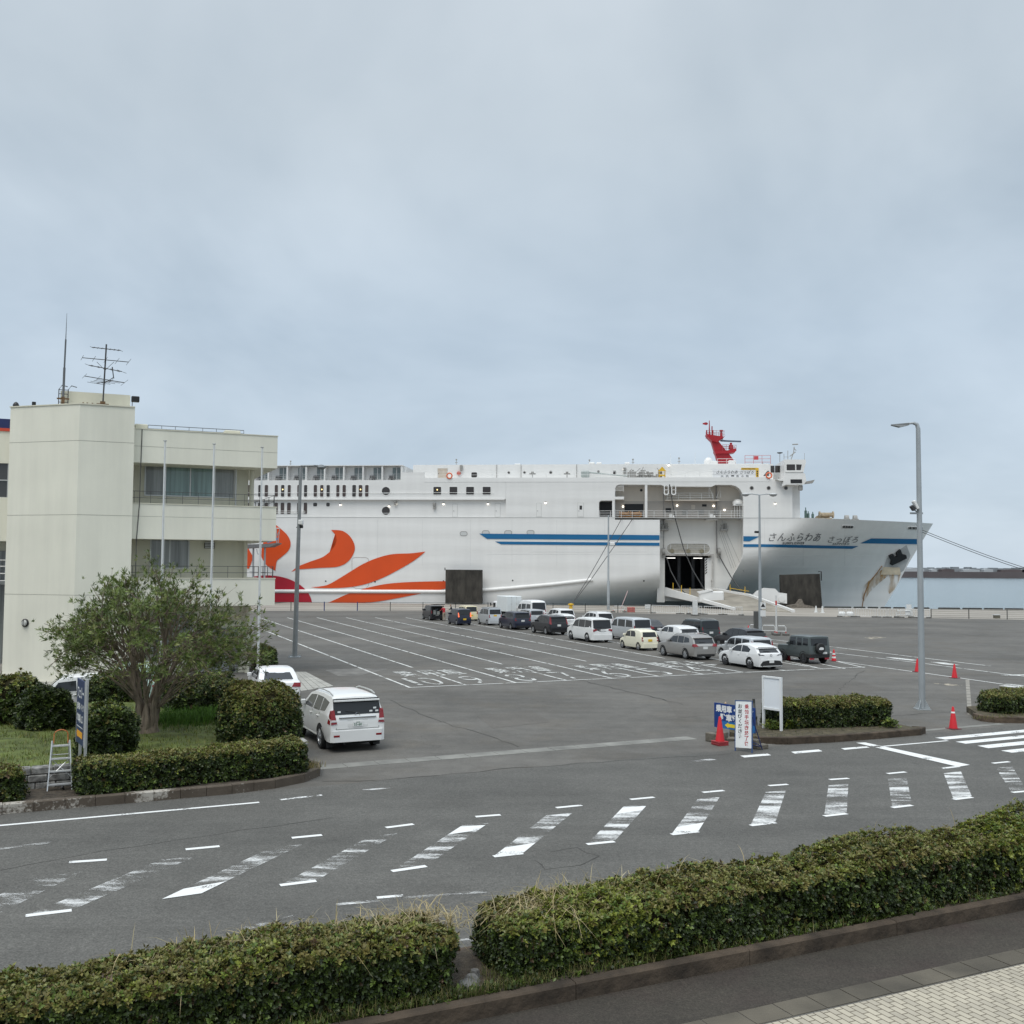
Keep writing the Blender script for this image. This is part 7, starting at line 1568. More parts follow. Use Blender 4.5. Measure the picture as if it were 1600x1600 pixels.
for px, py, s in ((1234,1139,71),(1392,1137,72),(1208,1140,73)):
    p = G(px, py, .23); n = 90; P = np.array(p)[None] + rng.normal(0, .14, (n,3)) * np.array([1,.6,.0]) + np.array([0,0,1])*rng.uniform(0,.3,(n,1)); ww = rosettes('weed_tuft', P, np.tile([0,-.3,1.0],(n,1))+rng.normal(0,.4,(n,3)), .10, 4, [GREEN_LT, YELLOW, GREEN], M_leaf, None, narrow=.5); tag(ww, {71:'pale green weeds at the front foot of the right island hedge',72:'pale green weeds at the right end of the right island hedge',73:'pale green weeds at the feet of the white signboard'}[s], 'weeds')
# lawn
n = 15000; u = rng.uniform(-13, -.6, n); v = rng.uniform(17.0, 30.5, n); P = np.array([tuple(Q(a, b_, .60)) for a, b_ in zip(u, v)]); blades('lawn_grass', P, .13, .02, [(.135,.165,.028),(.10,.135,.020),(.17,.175,.045),(.20,.175,.065),(.07,.105,.016)], .6, None, 'stuff')
n = 3800; a0 = uv(300,1125,.6); u = rng.normal(a0[0], 1.1, n); v = rng.normal(a0[1], .75, n); P = np.array([tuple(Q(a, b_, .60)) for a, b_ in zip(u, v)]); blades('tall_grass', P, .36, .022, [(.06,.13,.016),(.08,.16,.022),(.045,.10,.012)], .45, None, 'stuff')
n = 700; P = np.array([tuple(Q(a, b_, .2)) for a, b_ in zip(rng.normal(.25,.25,n), rng.normal(16.75,.3,n))]); blades('kerb_grass', P, .2, .014, [(.20,.17,.05),(.26,.21,.09),(.13,.13,.03)], .7, None, 'stuff')
# stone retaining wall
M_stone = mat('granite', (.24,.235,.22), rough=.9, var=.6, vs=6, bump=.7, bs=8)
sw = thing('stone_wall', 'low pale granite wall behind the front hedge of the left island', 'wall', Q(-7,WALLV+.12), SA)
mb = MB(); rr = random.Random(8); z = .15
for row in range(3):
    x = -13 + rr.uniform(0,.3)
    while x < 6.9:
        L_ = rr.uniform(.35,.62); mb.bb(x+.006, min(x+L_,6.95)-.006, -.12+rr.uniform(-.02,.01), .2, z+.004, z+.19, .025); x += L_
    z += .195
mb.build('stones', M_stone, sw)
pw = thing('wall_pillar', 'pale granite pillar at the right end of the low wall', 'pillar', Q(.25,17.25), SA)
mb = MB(); mb.bb(-.2,.2,-.2,.2,.0,.74,.03); mb.build('shaft', M_stone, pw); mb = MB(); mb.bb(-.27,.27,-.27,.27,.742,.92,.04); mb.build('cap', M_stone, pw)

# the tree on the lawn
def build_tree(base, label):
    root = thing('lawn_tree', label, 'tree', base, 0); rr = random.Random(17)
    C0_ = Vector((.1,0,2.35)); rad = (3.42, 3.0, 3.05)
    def dome(az, el, k): return C0_ + Vector((math.cos(az)*math.cos(el)*rad[0], math.sin(az)*math.cos(el)*rad[1], math.sin(el)*rad[2]))*k
    tr = MB(); limbs = []
    for i in range(11):                                             # stems rise from a broad gnarled foot
        az = 2*math.pi*i/11 + rr.uniform(-.25,.25); el = R(rr.uniform(10,38)) if i % 3 else R(rr.uniform(55,80))
        foot = Vector((math.cos(az)*.22, math.sin(az)*.18, -.15)); end = dome(az, el, rr.uniform(.50,.62))
        b1 = Vector((math.cos(az)*(.24+.2*rr.random()), math.sin(az)*.25, .85+rr.uniform(-.1,.35))); b2 = b1.lerp(end,.5) + Vector((rr.uniform(-.4,.4),rr.uniform(-.4,.4),rr.uniform(-.05,.45)))
        pts = []; 
        P = [foot, foot.lerp(b1,.5)+Vector((rr.uniform(-.05,.05),rr.uniform(-.05,.05),0)), b1, b2, end]
        for t in range(len(P)-1):
            for q in range(4): pts.append(P[t].lerp(P[t+1], q/4) + Vector((rr.uniform(-.02,.02),rr.uniform(-.02,.02),0)))
        pts.append(P[-1]); r0 = rr.uniform(.08,.125); tr.tube(pts, [r0*(1-.72*j/(len(pts)-1))*(1.25 if j < 2 else 1) for j in range(len(pts))], 8); limbs.append((pts, az, el))
    tr.lathe([(.44,-.1),(.33,.15),(.26,.45),(.19,.75),(.08,.95)], (0,0,0), 'z', 11)
    tr.build('trunk', M_bark, root, smooth=70)
    br = MB(); C_, Nn_ = [], []
    for i in range(200):
        az = rr.uniform(0, 2*math.pi); el = math.asin(rr.uniform(-.10, 1.0)); k = rr.uniform(.80,1.03)
        lump = 1 + .10*math.sin(3*az+1) + .07*math.sin(5*az+el*4); k *= lump
        tip_ = dome(az, el, k); pts, *_ = min(limbs, key=lambda l: (l[0][-1]-tip_).length + rr.uniform(0,.8)); st = pts[rr.randint(len(pts)//2, len(pts)-1)]
        mid = st.lerp(tip_,.5) + Vector((rr.uniform(-.25,.25),rr.uniform(-.25,.25),rr.uniform(-.05,.35))); path = [st, st.lerp(mid,.5)+Vector((0,0,.05)), mid, mid.lerp(tip_,.5)+Vector((rr.uniform(-.1,.1),rr.uniform(-.1,.1),.08)), tip_]
        br.tube(path, .026, 5, .006)
        d0 = (tip_-mid).normalized(); m_ = rr.randint(14,26)
        for q in range(m_):
            f_ = rr.uniform(.25,1.0); p = mid.lerp(tip_, f_) + Vector((rr.gauss(0,.17),rr.gauss(0,.17),rr.gauss(0,.15))); out = (d0 + Vector((rr.gauss(0,.45),rr.gauss(0,.45),rr.gauss(.5,.35)))).normalized()
            C_.append(tuple(p + Vector(base))); Nn_.append(tuple(out))
            if q % 3 == 0: br.tube([mid.lerp(tip_, max(0,f_-.25)), p], .008, 3, .004)
    br.build('branches', M_bark, root)
    rosettes('crown', C_, Nn_, .15, 10, [(.14,.19,.048),(.11,.155,.038),(.175,.225,.062),(.20,.22,.068),(.07,.10,.024)], M_leaft, root, narrow=.17, tilt=(12,72))
build_tree(tuple(G(231,1146,.60)), 'spreading multi-stemmed tree with narrow grey green leaves on the lawn')
# ---------------------------------------------------------------- signs, cones, ladder
M_sblue = mat('sign_blue', (.010,.045,.20), rough=.4, var=.05); M_sbl2 = mat('sign_blue_light', (.02,.15,.40), rough=.4, var=.03); M_swh = mat('sign_white', (.78,.79,.78), rough=.4, var=.04); M_tape = mat('arrow_yellow', (.80,.62,.04), rough=.5, var=.05); M_navy = mat('sign_navy', (.013,.028,.10), rough=.4, var=.06)
M_stred = mat('letter_red', (.42,.03,.04), rough=.5, var=0); M_arrow = mat('arrow_amber', (.72,.33,.02), rough=.5, var=0)
def plate(base, ang, tilt=0.0): return Matrix.Translation(base) @ Matrix.Rotation(ang, 4, 'Z') @ Matrix.Rotation(tilt, 4, 'X')
def stext(root, body, x0, x1, z0, z1, y, m_, name='lettering', bold=.02, cs=1.0, ls=1.0):
    mb = MB(); put_text(mb, body, lambda u,v: (x0+(x1-x0)*u, y, z0+(z1-z0)*v), bold, cs=cs, ls=ls); return mb.build(name, m_, root, fix=False)
# left blue sign (local x along the plate, -y faces the road)
p = D(127,1110,27.0); ang = R(-58)
s = thing('direction_sign', 'tall navy sign with white lettering and amber arrow beside the stepladder', 'sign', (p.x,p.y,.19), ang)
z0, z1 = 1.31-.19, 2.96-.19
mb = MB(); mb.bx(-.56,.56,-.02,.02,z0,z1); pl_ = mb.build('board', M_navy, s)
for x in (-.575,.575): mb = MB(); mb.bx(x-.015,x+.015,-.025,.025,z0-.02,z1+.02); mb.build('edge_frame', M_alu, s)
for x in (-.36,.42):
    mb = MB(); mb.bx(x-.035,x+.035,.022,.09,-.1,z1+.05); mb.build('post', M_alu, s)
stext(s, 'フェリー', -.44, .44, z0+1.17, z0+1.47, -.024, M_swh, bold=.03); stext(s, '乗用車・バイク', -.46, .48, z0+.86, z0+1.06, -.024, M_swh, bold=.03); stext(s, '駐車場入口', -.46, .36, z0+.55, z0+.77, -.024, M_swh, bold=.03)
mb = MB(); mb.bx(-.46,.40,-.024,-.021,z0+.43,z0+.445); mb.build('rule', M_swh, s)
mb = MB(); mb.prism([(-.46,z0+.26),(-.36,z0+.36),(-.36,z0+.33),(.36,z0+.33),(.36,z0+.17),(-.36,z0+.17),(-.36,z0+.14)], lambda u,v,d: (u,d,v), -.026, -.0205); mb.build('arrow', M_arrow, s)
# right blue sign
p = G(1116.5,1146); ang = R(-52); s = thing('parking_sign', 'low blue parking sign with yellow arrow behind the red cone', 'sign', (p.x,p.y,0), ang)
mb = MB(); mb.bx(0,1.85,-.015,.015,.24,1.12); mb.build('board', M_sblue, s); mb = MB(); mb.bx(.34,1.84,-.019,-.0155,.24,.50); mb.build('lower_panel', M_sbl2, s)
stext(s, '乗用車・バイク', .08, 1.78, .80, 1.07, -.019, M_swh, bold=.045); stext(s, '駐車場入口', .28, 1.6, .50, .77, -.0195, M_swh, bold=.045)
mb = MB(); mb.prism([(.5,.37),(.66,.47),(.66,.43),(1.5,.43),(1.5,.31),(.66,.31),(.66,.27)], lambda u,v,d: (u,d,v), -.026, -.0195); mb.build('arrow', M_tape, s)
for x in (.2,1.65): mb = MB(); mb.tube([(x,.04,0),(x,.04,1.12)], .025, 6); mb.build('leg', M_sblue, s)
mb = MB(); mb.lathe([(.03,1.1),(.04,1.14),(0,1.2)], (.5,.02,0), 'z', 6); mb.build('bolt', mat('bolt_tan',(.5,.35,.2),var=0), s)
# A-frame notice
p = (G(1151,1173)+G(1173,1177))/2; ang = R(-41); s = thing('standing_notice', 'tall white standing notice with red and black vertical writing on blue legs', 'sign', (p.x,p.y,0), ang)
TM = Matrix.Rotation(R(-3.2),4,'Y') @ Matrix.Rotation(R(-7),4,'X')
def tb(f): m_ = MB(M=TM); f(m_); return m_
tb(lambda m_: m_.bx(-.29,.29,-.015,.015,.13,1.63)).build('board', M_swh, s)
tb(lambda m_: (m_.bx(-.315,-.291,-.022,.022,.0,1.66), m_.bx(.291,.315,-.022,.022,-.02,1.66), m_.bx(-.29,.29,-.022,.022,1.632,1.66))).build('frame', mat('frame_blue', (.045,.09,.22), rough=.5, var=.05), s)
mb = MB(); 
for x in (-.28,.28): mb.tube([(x*.9,.12,1.15),(x,.75,.02)], .018, 6)
mb.tube([(-.28,.70,.12),(.28,.70,.12)], .014, 6); mb.tube([(.25,.1,.35),(.27,.68,.14)], .014, 6); mb.build('back_leg', mat('frame_blue_dark', (.02,.035,.13), var=0), s)
def vtext(body, xc, w, zt, zb, m_):
    n_ = len(body); mb = MB(M=TM); h = (zt-zb)/n_
    for i, ch in enumerate(body):
        z_ = zt - h*(i+1); k = .86; ww = w*(.55 if ch in 'くい' else 1); put_text(mb, ch, lambda u,v,z_=z_,ww=ww: (xc-ww/2+ww*u, -.0175, z_+h*.07+h*k*v), .02)
    mb.build('lettering', m_, s, fix=False)
vtext('乗船手続き終了後', .115, .15, 1.55, .19, M_stred); vtext('お並びください', -.125, .15, 1.55, .42, M_ink)
# blank white signboard
p = (G(1199,1139,.2)+G(1215,1144,.2))/2; ang = R(-53); s = thing('blank_signboard', 'blank white signboard on two posts at the left end of the island hedge', 'sign', (p.x,p.y,.2), ang)
mb = MB(); mb.bx(-.36,.36,-.01,.03,.80,1.86); mb.build('panel', mat('panel_white', (.80,.83,.85), rough=.25, var=.01), s)
mb = MB(); mb.bx(-.42,-.361,-.05,.05,-.1,1.92); mb.build('post', M_swh, s); mb = MB(); mb.bx(.361,.42,-.05,.05,-.1,1.92); mb.build('post', M_swh, s)
mb = MB(); mb.bx(-.36,.36,-.04,.04,1.862,1.92); mb.bx(-.36,.36,-.04,.04,.73,.798); mb.build('cross_bar', M_swh, s)
# short leaning post with tape
p = G(1183,1140); q = D(1177.5,1093,p.y); mb = MB(); a_ = Vector((p.x,p.y,0)); mb.tube([a_, a_.lerp(q,.2), q], .042, 8); lp_ = tag(mb.build('short_post', mat('old_post', (.16,.155,.14), rough=.8, var=.3)), 'short grey leaning post between the notice and the blank signboard', 'post')
mb = MB(); mb.tube([a_.lerp(q,.36), a_.lerp(q,.44)], .062, 8); mb.tube([a_.lerp(q,.9), q+Vector((0,0,.03))], .052, 8); mb.build('binding', mat('binding_dark', (.06,.06,.055), var=.1), lp_)
# concrete blocks
for (px,py,w,d,h,yw_,lab) in ((1115,1160,.48,.25,.30,-52,'left concrete block behind the red cone'),(1129,1158,.38,.25,.30,-52,'right concrete block behind the red cone'),(1144,1158,.5,.3,.10,20,'flat concrete block between the red cone and the notice'),(1178,1170,.42,.3,.30,-41,'concrete block right behind the standing notice'),(1190,1171,.45,.3,.15,25,'low concrete block at the end of the island kerb')):
    p = G(px,py); mb = MB(M=Matrix.Translation((p.x,p.y+.15,0))@Matrix.Rotation(R(yw_),4,'Z')); mb.bb(-w/2,w/2,-d/2,d/2,0,h,.02); tag(mb.build('concrete_block', mat('block_grey', (.14,.125,.10), rough=.9, var=.35, vs=4, bump=.4)), lab, 'block')
# cones
M_cone = mat('cone_red', (.62,.020,.030), rough=.5, var=.06); M_coneb = mat('cone_base', (.12,.025,.03), rough=.7, var=.2); M_coner = mat('cone_red_dark', (.30,.03,.035), rough=.6, var=.2)
def cone(px, py, label, h=.72, bands=(), stack=0, black=True, tip_white=False):
    p = G(px,py); s = thing('traffic_cone', label, 'traffic cone', (p.x,p.y,0), R(25)); hb = .035*(1+stack)
    mb = MB(); 
    for k in range(1+stack): mb.bb(-.21-.012*math.sin(k*2),.21,-.21,.21+.01*k,.035*k,.035*k+.03,.008)
    mb.build('base', M_coner if stack else M_coneb, s)
    mb = MB(); mb.lathe([(.155,hb),(.15,hb+.03),(.045,hb+h-.05),(.03,hb+h),(0,hb+h)], (0,0,0), 'z', 20); mb.build('body', M_cone, s, smooth=40)
    for z_a, z_b in bands:
        mb = MB(); f_ = lambda z: .15-.105*(z-.03)/(h-.08)+.004; mb.lathe([(f_(z_a),hb+z_a),(f_(z_b),hb+z_b)], (0,0,0), 'z', 20, cap=False); mb.build('white_band', M_swh, s, smooth=40)
    return s
cone(1125,1164,'red cone on stacked bases in front of the blue parking sign', .82, stack=3); cone(1489.5,1139,'red cone with a pale band near the crosswalk', .80, bands=((.56,.62),)); cone(1433.5,1050,'plain red cone just left of the tall lamp post', .74); cone(1491.5,1059.5,'plain red cone beside the drain channel', .74)
cone(1303,1033,'red and white banded cone right of the dark green off-roader', .72, bands=((.16,.27),(.38,.49))); cone(1232,1031.5,'red cone half hidden between the white hatchback and the off-roader', .7); cone(1169.5,990,'small red cone at the left pipe barrier by the double-armed lamp post', .72)
# stepladder
p = (G(76,1239,.2)+G(110,1234,.2))/2; s = thing('stepladder', 'aluminium stepladder with an orange hand hoop in the gap of the front hedges', 'ladder', (p.x,p.y,.2), R(24))
M_al2 = mat('ladder_aluminium', (.62,.63,.63), rough=.35, metal=.5, var=.06); w0, w1, H_ = .29, .215, 1.18
def lp(f, side, back=False): 
    w = w0+(w1-w0)*f; return Vector((side*w*(1 if not back else .86), (.16+.30*f if not back else .95-.42*f), H_*f))
for sd_ in (-1,1):
    mb = MB(); a, b_ = lp(0,sd_), lp(1.03,sd_); mb.prism([(-.03,-.014),(.03,-.014),(.03,.014),(-.03,.014)], lambda u,v,d,a=a,b_=b_: tuple(a.lerp(b_,d)+Vector((v,u,0))), 0, 1); mb.build('front_rail', M_al2, s)
    mb = MB(); a, b_ = lp(0,sd_,True), lp(1.0,sd_,True); mb.prism([(-.022,-.012),(.022,-.012),(.022,.012),(-.022,.012)], lambda u,v,d,a=a,b_=b_: tuple(a.lerp(b_,d)+Vector((v,u,0))), 0, 1); mb.build('rear_rail', mat('ladder_shade', (.42,.43,.43), rough=.4, metal=.5, var=.05), s)
for f_ in (.13,.40,.66,.93):
    a, b_ = lp(f_,-1), lp(f_,1); mb = MB(); mb.bx(a.x+.012,b_.x-.012,a.y-.05,a.y+.1,a.z-.03,a.z); mb.build('step', M_al2, s)
mb = MB()
for f_ in (.12,.42,.7): a, b_ = lp(f_,-1,True), lp(f_,1,True); mb.tube([a,b_], .012, 5)
mb.tube([lp(.25,-1)+Vector((0,.03,0)), lp(.66,1)+Vector((0,.03,0))], .009, 4); mb.tube([lp(.25,1)+Vector((0,.045,0)), lp(.66,-1)+Vector((0,.045,0))], .009, 4); mb.build('brace', M_al2, s)
mb = MB(); zt = H_*.97; pts = [(-.17,.48,zt),(-.165,.5,zt+.22)] + [(-.165*math.cos(a),.5,zt+.22+.12*math.sin(a)) for a in np.linspace(.2,math.pi-.2,9)] + [(.165,.5,zt+.22),(.17,.48,zt)]; mb.tube(pts, .014, 6); mb.build('hand_hoop', mat('hoop_orange', (.50,.16,.05), rough=.6, var=.05), s)
mb = MB(); mb.tube([(.05,.1,.09),(.1,.16,.02)], .03, 5); mb.tube([(.09,.12,.1),(.04,.18,.05)], .02, 5); mb.build('rope_loop', M_black, s)
# ---------------------------------------------------------------- vehicles
def paint(name, col, metal=0.0, rough=.30, coat=.35): return mat('car_'+name, col, rough=rough, metal=metal, var=.025, vs=1.5, coat=coat)
P_WHITE = paint('white', (.74,.74,.73)); P_PEARL = paint('pearl', (.76,.76,.74)); P_SILVER = paint('silver', (.50,.51,.52), .45, .3); P_BLACK = paint('black', (.010,.010,.013)); P_NAVY = paint('navy', (.012,.016,.035)); P_DGREEN = paint('dark_green_grey', (.075,.090,.088), .1, .35); P_DARKG = paint('blackish_green', (.022,.030,.030)); P_BEIGE = paint('beige_grey', (.36,.345,.325), .5, .32); P_CREAM = paint('cream', (.78,.74,.58)); P_CREAM2 = paint('pale_yellow', (.70,.62,.40)); P_LSIL = paint('light_silver', (.60,.62,.63), .3, .3); P_PGREEN = paint('pale_green', (.40,.53,.46))
G_CAR = glass('car_glass', (.016,.018,.020), .05); G_CAR2 = glass('car_glass_clear', (.07,.085,.09), .05)
M_tyre = mat('tyre', (.016,.016,.016), rough=.85, var=.1); M_rimS = mat('rim_silver', (.45,.46,.47), rough=.3, metal=.8, var=.0); M_rimD = mat('rim_dark', (.09,.09,.095), rough=.35, metal=.6, var=0)
M_trim = mat('black_trim', (.018,.018,.018), rough=.6, var=0); M_under = mat('underbody', (.008,.008,.008), rough=.9, var=0); M_chrome = mat('chrome', (.6,.6,.6), rough=.15, metal=1.0, var=0)
M_tail = mat('tail_red', (.22,.005,.009), rough=.15, var=0, coat=.5); M_taillit = mat('tail_lit', (1,.16,.06), var=0, emit=1.0); M_clear = mat('lamp_clear', (.55,.53,.52), rough=.15, var=0, coat=.5); M_platew = mat('plate_white', (.74,.74,.72), rough=.4, var=0); M_platey = mat('plate_yellow', (.78,.50,.04), rough=.4, var=0)
M_seam = mat('panel_gap', (.10,.10,.10), rough=.8, var=0)
WHEELS = {}
def wheel_mesh(r, w, dark, n_sp):
    key = (round(r,3), round(w,3), dark, n_sp)
    if key in WHEELS: return WHEELS[key]
    mb = MB(); mb.lathe([(r*.66,-w/2),(r*.93,-w/2),(r,-w*.32),(r,w*.32),(r*.93,w/2),(r*.66,w/2)], (0,0,0), 'x', 28, cap=False)
    tmp = mb.build('tyre', M_tyre, smooth=50); me1 = tmp.data; bpy.data.objects.remove(tmp)
    mb = MB(); mb.lathe([(r*.67,w*.5),(r*.67,w*.30),(r*.62,w*.42),(r*.60,w*.30),(0,w*.22)], (0,0,0), 'x', 28, cap=False)
    for k in range(n_sp):
        a = 2*math.pi*k/n_sp; ca, sa = math.cos(a), math.sin(a); f_ = lambda u,v,d: (d, u*ca-v*sa, u*sa+v*ca)
        mb.prism([(r*.08,-r*.09),(r*.62,-r*.065),(r*.62,r*.065),(r*.08,r*.09)], f_, w*.30, w*.46)
    mb.lathe([(r*.16,w*.3),(r*.16,w*.48),(0,w*.5)], (0,0,0), 'x', 12, cap=False)
    tmp = mb.build('rim', M_rimD if dark else M_rimS, smooth=35); me2 = tmp.data; bpy.data.objects.remove(tmp)
    WHEELS[key] = (me1, me2); return WHEELS[key]
def car(name, label, cat, pos, rz, sp, pm, group='vehicles waiting in the ferry queue', detail=1, plate='w', top_mat=None, open_gate=False):
    L_, W_, H_ = sp['L'], sp['W'], sp['H']; root = thing(name, label, cat, (pos[0],pos[1],0), rz, group)
    yt = lambda t: L_/2 - t*L_
    prof = sp['prof']; belt = sp['belt']; zb = sp.get('zb', .24); k_t = sp.get('tumble', .16); rr_ = sp.get('round', .10)
    fr_r, rr_r = sp.get('front_round', .16), sp.get('rear_round', .07)
    def plan(t):
        f = max(0, (.16 - t)/.16); r = max(0, (t - .90)/.10); return 1 - fr_r*f**2.2 - rr_r*r**2.2
    def hw(t, z):
        g = 1 - .05*max(0, (zb+.22-z)/.22) - (.015 if z < .55 else 0)*0
        if z > belt: g -= k_t*((z-belt)/(H_-belt))**1.15
        g -= .012 - .012*math.sin(max(0,min(1,(z-zb)/(belt-zb)))*math.pi)
        return W_/2*plan(t)*g
    def ztop(t):
        for (t0,z0),(t1,z1) in zip(prof[:-1], prof[1:]):
            if t0 <= t <= t1: return z0 + (z1-z0)*((t-t0)/(t1-t0) if t1 > t0 else 0)
        return prof[-1][1]
    st = []
    for (t0,z0),(t1,z1) in zip(prof[:-1], prof[1:]):
        k = max(1, int(abs(t1-t0)/.05)); st += [(t0+(t1-t0)*j/k, z0+(z1-z0)*j/k) for j in range(k)]
    st.append(prof[-1])
    levels = [zb, zb+.12, zb+.30, (zb+belt)/2+.1, belt-.04, belt+.02]
    rings = []
    for t, zt in st:
        r = min(rr_, (zt-zb)*.3); zs = [min(z, zt-r*(1+.04*(6-i))) for i, z in enumerate(levels)] + [zt-r, zt-.3*r, zt]
        zs = [max(z, zb) for z in zs]; h = [hw(t,z) for z in zs[:7]]; h7 = h[6]-.22*r; h8 = h[6]-r
        half = list(zip(h, zs[:7])) + [(h7, zs[7]), (h8, zs[8])]
        crown = .025 if zt > H_-.10 else (.012 if t < .5 else 0)
        ring = [(-x, yt(t), z) for x, z in half] + [(-half[-1][0]*.5, yt(t), zt+crown*.75), (0, yt(t), zt+crown), (half[-1][0]*.5, yt(t), zt+crown*.75)] + [(x, yt(t), z) for x, z in reversed(half)]
        rings.append(ring)
    n_ = len(rings[0]); mb = MB(); vs = [p for r in rings for p in r]; fs = []
    for i in range(len(rings)-1):
        for j in range(n_): fs.append((i*n_+j, i*n_+(j+1) % n_, (i+1)*n_+(j+1) % n_, (i+1)*n_+j))
    fs += [tuple(range(n_)), tuple(reversed(range((len(rings)-1)*n_, len(rings)*n_)))]
    mb.add(vs, fs)
    if top_mat is not None:
        zc_ = belt + .62*(H_-belt); mb.m = [1 if sum(mb.v[i][2] for i in f)/len(f) > H_-.12 else 0 for f in mb.f]; mb.build('body', [pm, top_mat], root, smooth=32)
    else: mb.build('body', pm, root, smooth=32)
    # profile position: y on the rear (or front) face at a height
    def yrear(z):
        best = None
        for (t0,z0),(t1,z1) in zip(prof[:-1], prof[1:]):
            if t0 >= .6 and min(z0,z1)-1e-6 <= z <= max(z0,z1)+1e-6 and z0 != z1 and z1 < z0: best = yt(t0+(t1-t0)*(z-z0)/(z1-z0))
        return best if best is not None else -L_/2
    def side(name_, poly, m_, off=.006, both=(-1,1), thick=.03):
        for s_ in both:
            mb = MB(); mb.prism(poly, lambda u,v,d: (s_*(hw(u,v)+d), yt(u), v), -thick, off); mb.build(name_, m_, root)
    def sideq(poly):   # refine so that long panes follow the body
        out = []
        for (a,b_),(c,d) in zip(poly, poly[1:]+poly[:1]):
            for k in range(4): out.append((a+(c-a)*k/4, b_+(d-b_)*k/4))
        return out
    def rear(name_, poly, m_, off=.006, thick=.02, parent=None):
        mb = MB(); mb.prism(poly, lambda u,v,d: (u, yrear(v)-d, v), -thick, off); return mb.build(name_, m_, parent or root)
    for pl in sp['side']: side('side_window', pl, G_CAR)
    z0, z1, w0, w1 = sp['rearwin']; wm = hw(.93, (z0+z1)/2)
    if not open_gate:
        mb = MB(); zz = sorted({z0,z1} | {p_[1] for p_ in prof if z0 < p_[1] < z1 and p_[0] > .7}); rows = [[(sx*wm*(w0+(w1-w0)*(z-z0)/(z1-z0))*kx, yrear(z)-o_, z) for kx in (-1,1) for sx in (1,)] for o_ in (.009,-.02) for z in zz]; nr = len(zz); vs_ = [p_ for r_ in rows for p_ in r_]; fs_ = [(2*i,2*i+1,2*i+3,2*i+2) for i in range(nr-1)] + [(2*nr+2*i,2*nr+2*i+2,2*nr+2*i+3,2*nr+2*i+1) for i in range(nr-1)] + [(2*i,2*i+2,2*nr+2*i+2,2*nr+2*i) for i in range(nr-1)] + [(2*i+1,2*nr+2*i+1,2*nr+2*i+3,2*i+3) for i in range(nr-1)] + [(0,2*nr,2*nr+1,1),(2*nr-2,2*nr-1,4*nr-1,4*nr-2)]; mb.add(vs_, fs_); mb.build('rear_window', G_CAR, root)
    # windscreen
    a, c = sp['ws']; za, zc = ztop(a), ztop(c); ha, hc = hw(a,za)*.90, hw(c,zc)*.93-.03
    mb = MB(); nx, nz = Vector((0, zc-za, 0)), 0
    nrm = Vector((0, (zc-za), (c-a)*L_)).normalized()
    q = [Vector((-ha,yt(a),za+.02)),Vector((ha,yt(a),za+.02)),Vector((hc,yt(c),zc+.0)),Vector((-hc,yt(c),zc+.0))]; mb.add([tuple(v+nrm*.03) for v in q]+[tuple(v-nrm*.05) for v in q], [(0,1,2,3),(7,6,5,4),(0,4,5,1),(1,5,6,2),(2,6,7,3),(3,7,4,0)]); mb.build('windscreen', G_CAR, root)
    # wheels with dark arches
    r = sp['r']; tf, tr_ = sp['wheels']; wt = .20
    mb = MB(); mb.bx(-W_*.44,W_*.44,yt(.95),yt(.05),zb-.05,zb+.02)
    for t in (tf, tr_):
        for s_ in (-1,1):
            ra = r*sp.get('arch',1.17); pts = [(yt(t)+ra*math.cos(a), max(zb-.02, r+ra*math.sin(a))) for a in np.linspace(math.pi+.55,-.55,20)]
            mb.prism(pts, lambda u,v,d: (s_*(hw((L_/2-u)/L_, v)+d), u, v), -.25, .005)
    mb.build('underbody', M_under if not sp.get('clad') else M_trim, root)
    me1, me2 = wheel_mesh(r, wt, sp.get('dark_rim', False), sp.get('spokes', 6))
    for t in (tf, tr_):
        for s_ in (-1,1):
            o = link('wheel', me1, root); o.location = (s_*(W_/2-wt/2+.005), yt(t), r); o.rotation_euler = (0,0,0 if s_ > 0 else math.pi)
            o2 = bpy.data.objects.new('rim', me2); COL.objects.link(o2); o2.parent = o
    # rear end
    bz0, bz1 = sp.get('bumper', (zb, .55)); bm = pm if not sp.get('black_bumper') else M_trim
    mb = MB(); bw = W_/2*(1-rr_r)+.01; yb_ = -L_/2
    mb.prism([(-bw-.03,.34),(-bw,.02),(-bw+.12,-.05),(bw-.12,-.05),(bw,.02),(bw+.03,.34)], lambda u,v,d: (u, yb_+v, d), bz0-.02, bz1); mb.build('rear_bumper', bm, root, smooth=30)
    if sp.get('low_black'):
        mb = MB(); mb.bx(-bw+.15,bw-.15,yb_-.056,yb_,bz0-.03,bz0+.12); mb.build('bumper_lower', M_trim, root)
    for s_ in (-1,1):
        tl = [(s_*x, z) for x, z in sp['tail']]; tm_ = M_taillit if sp.get('lit') else M_tail
        o = rear('tail_light', tl, tm_, .02)
        if sp.get('tailside'):
            mb = MB(); mb.prism(sp['tailside'], lambda u,v,d: (s_*(hw(u,v)+d), yt(u), v), -.03, .012); mb.build('lens', tm_, o)
        if sp.get('tailclear'):
            mb = MB(); mb.prism([(s_*x, z) for x, z in sp['tailclear']], lambda u,v,d: (u, yrear(v)-d, v), -.0, .026); mb.build('clear_lens', M_clear, o)
    pz, pxo = sp.get('plate', (.75, 0)); yp = min(yrear(pz), yrear(pz+.1)) - .012
    if pz < bz1: yp = min(yp, -L_/2-.055)
    mb = MB(); mb.bx(pxo-.165,pxo+.165,yp-.012,yp+.02,pz-.082,pz+.082); po = mb.build('number_plate', M_platey if plate == 'y' else M_platew, root)
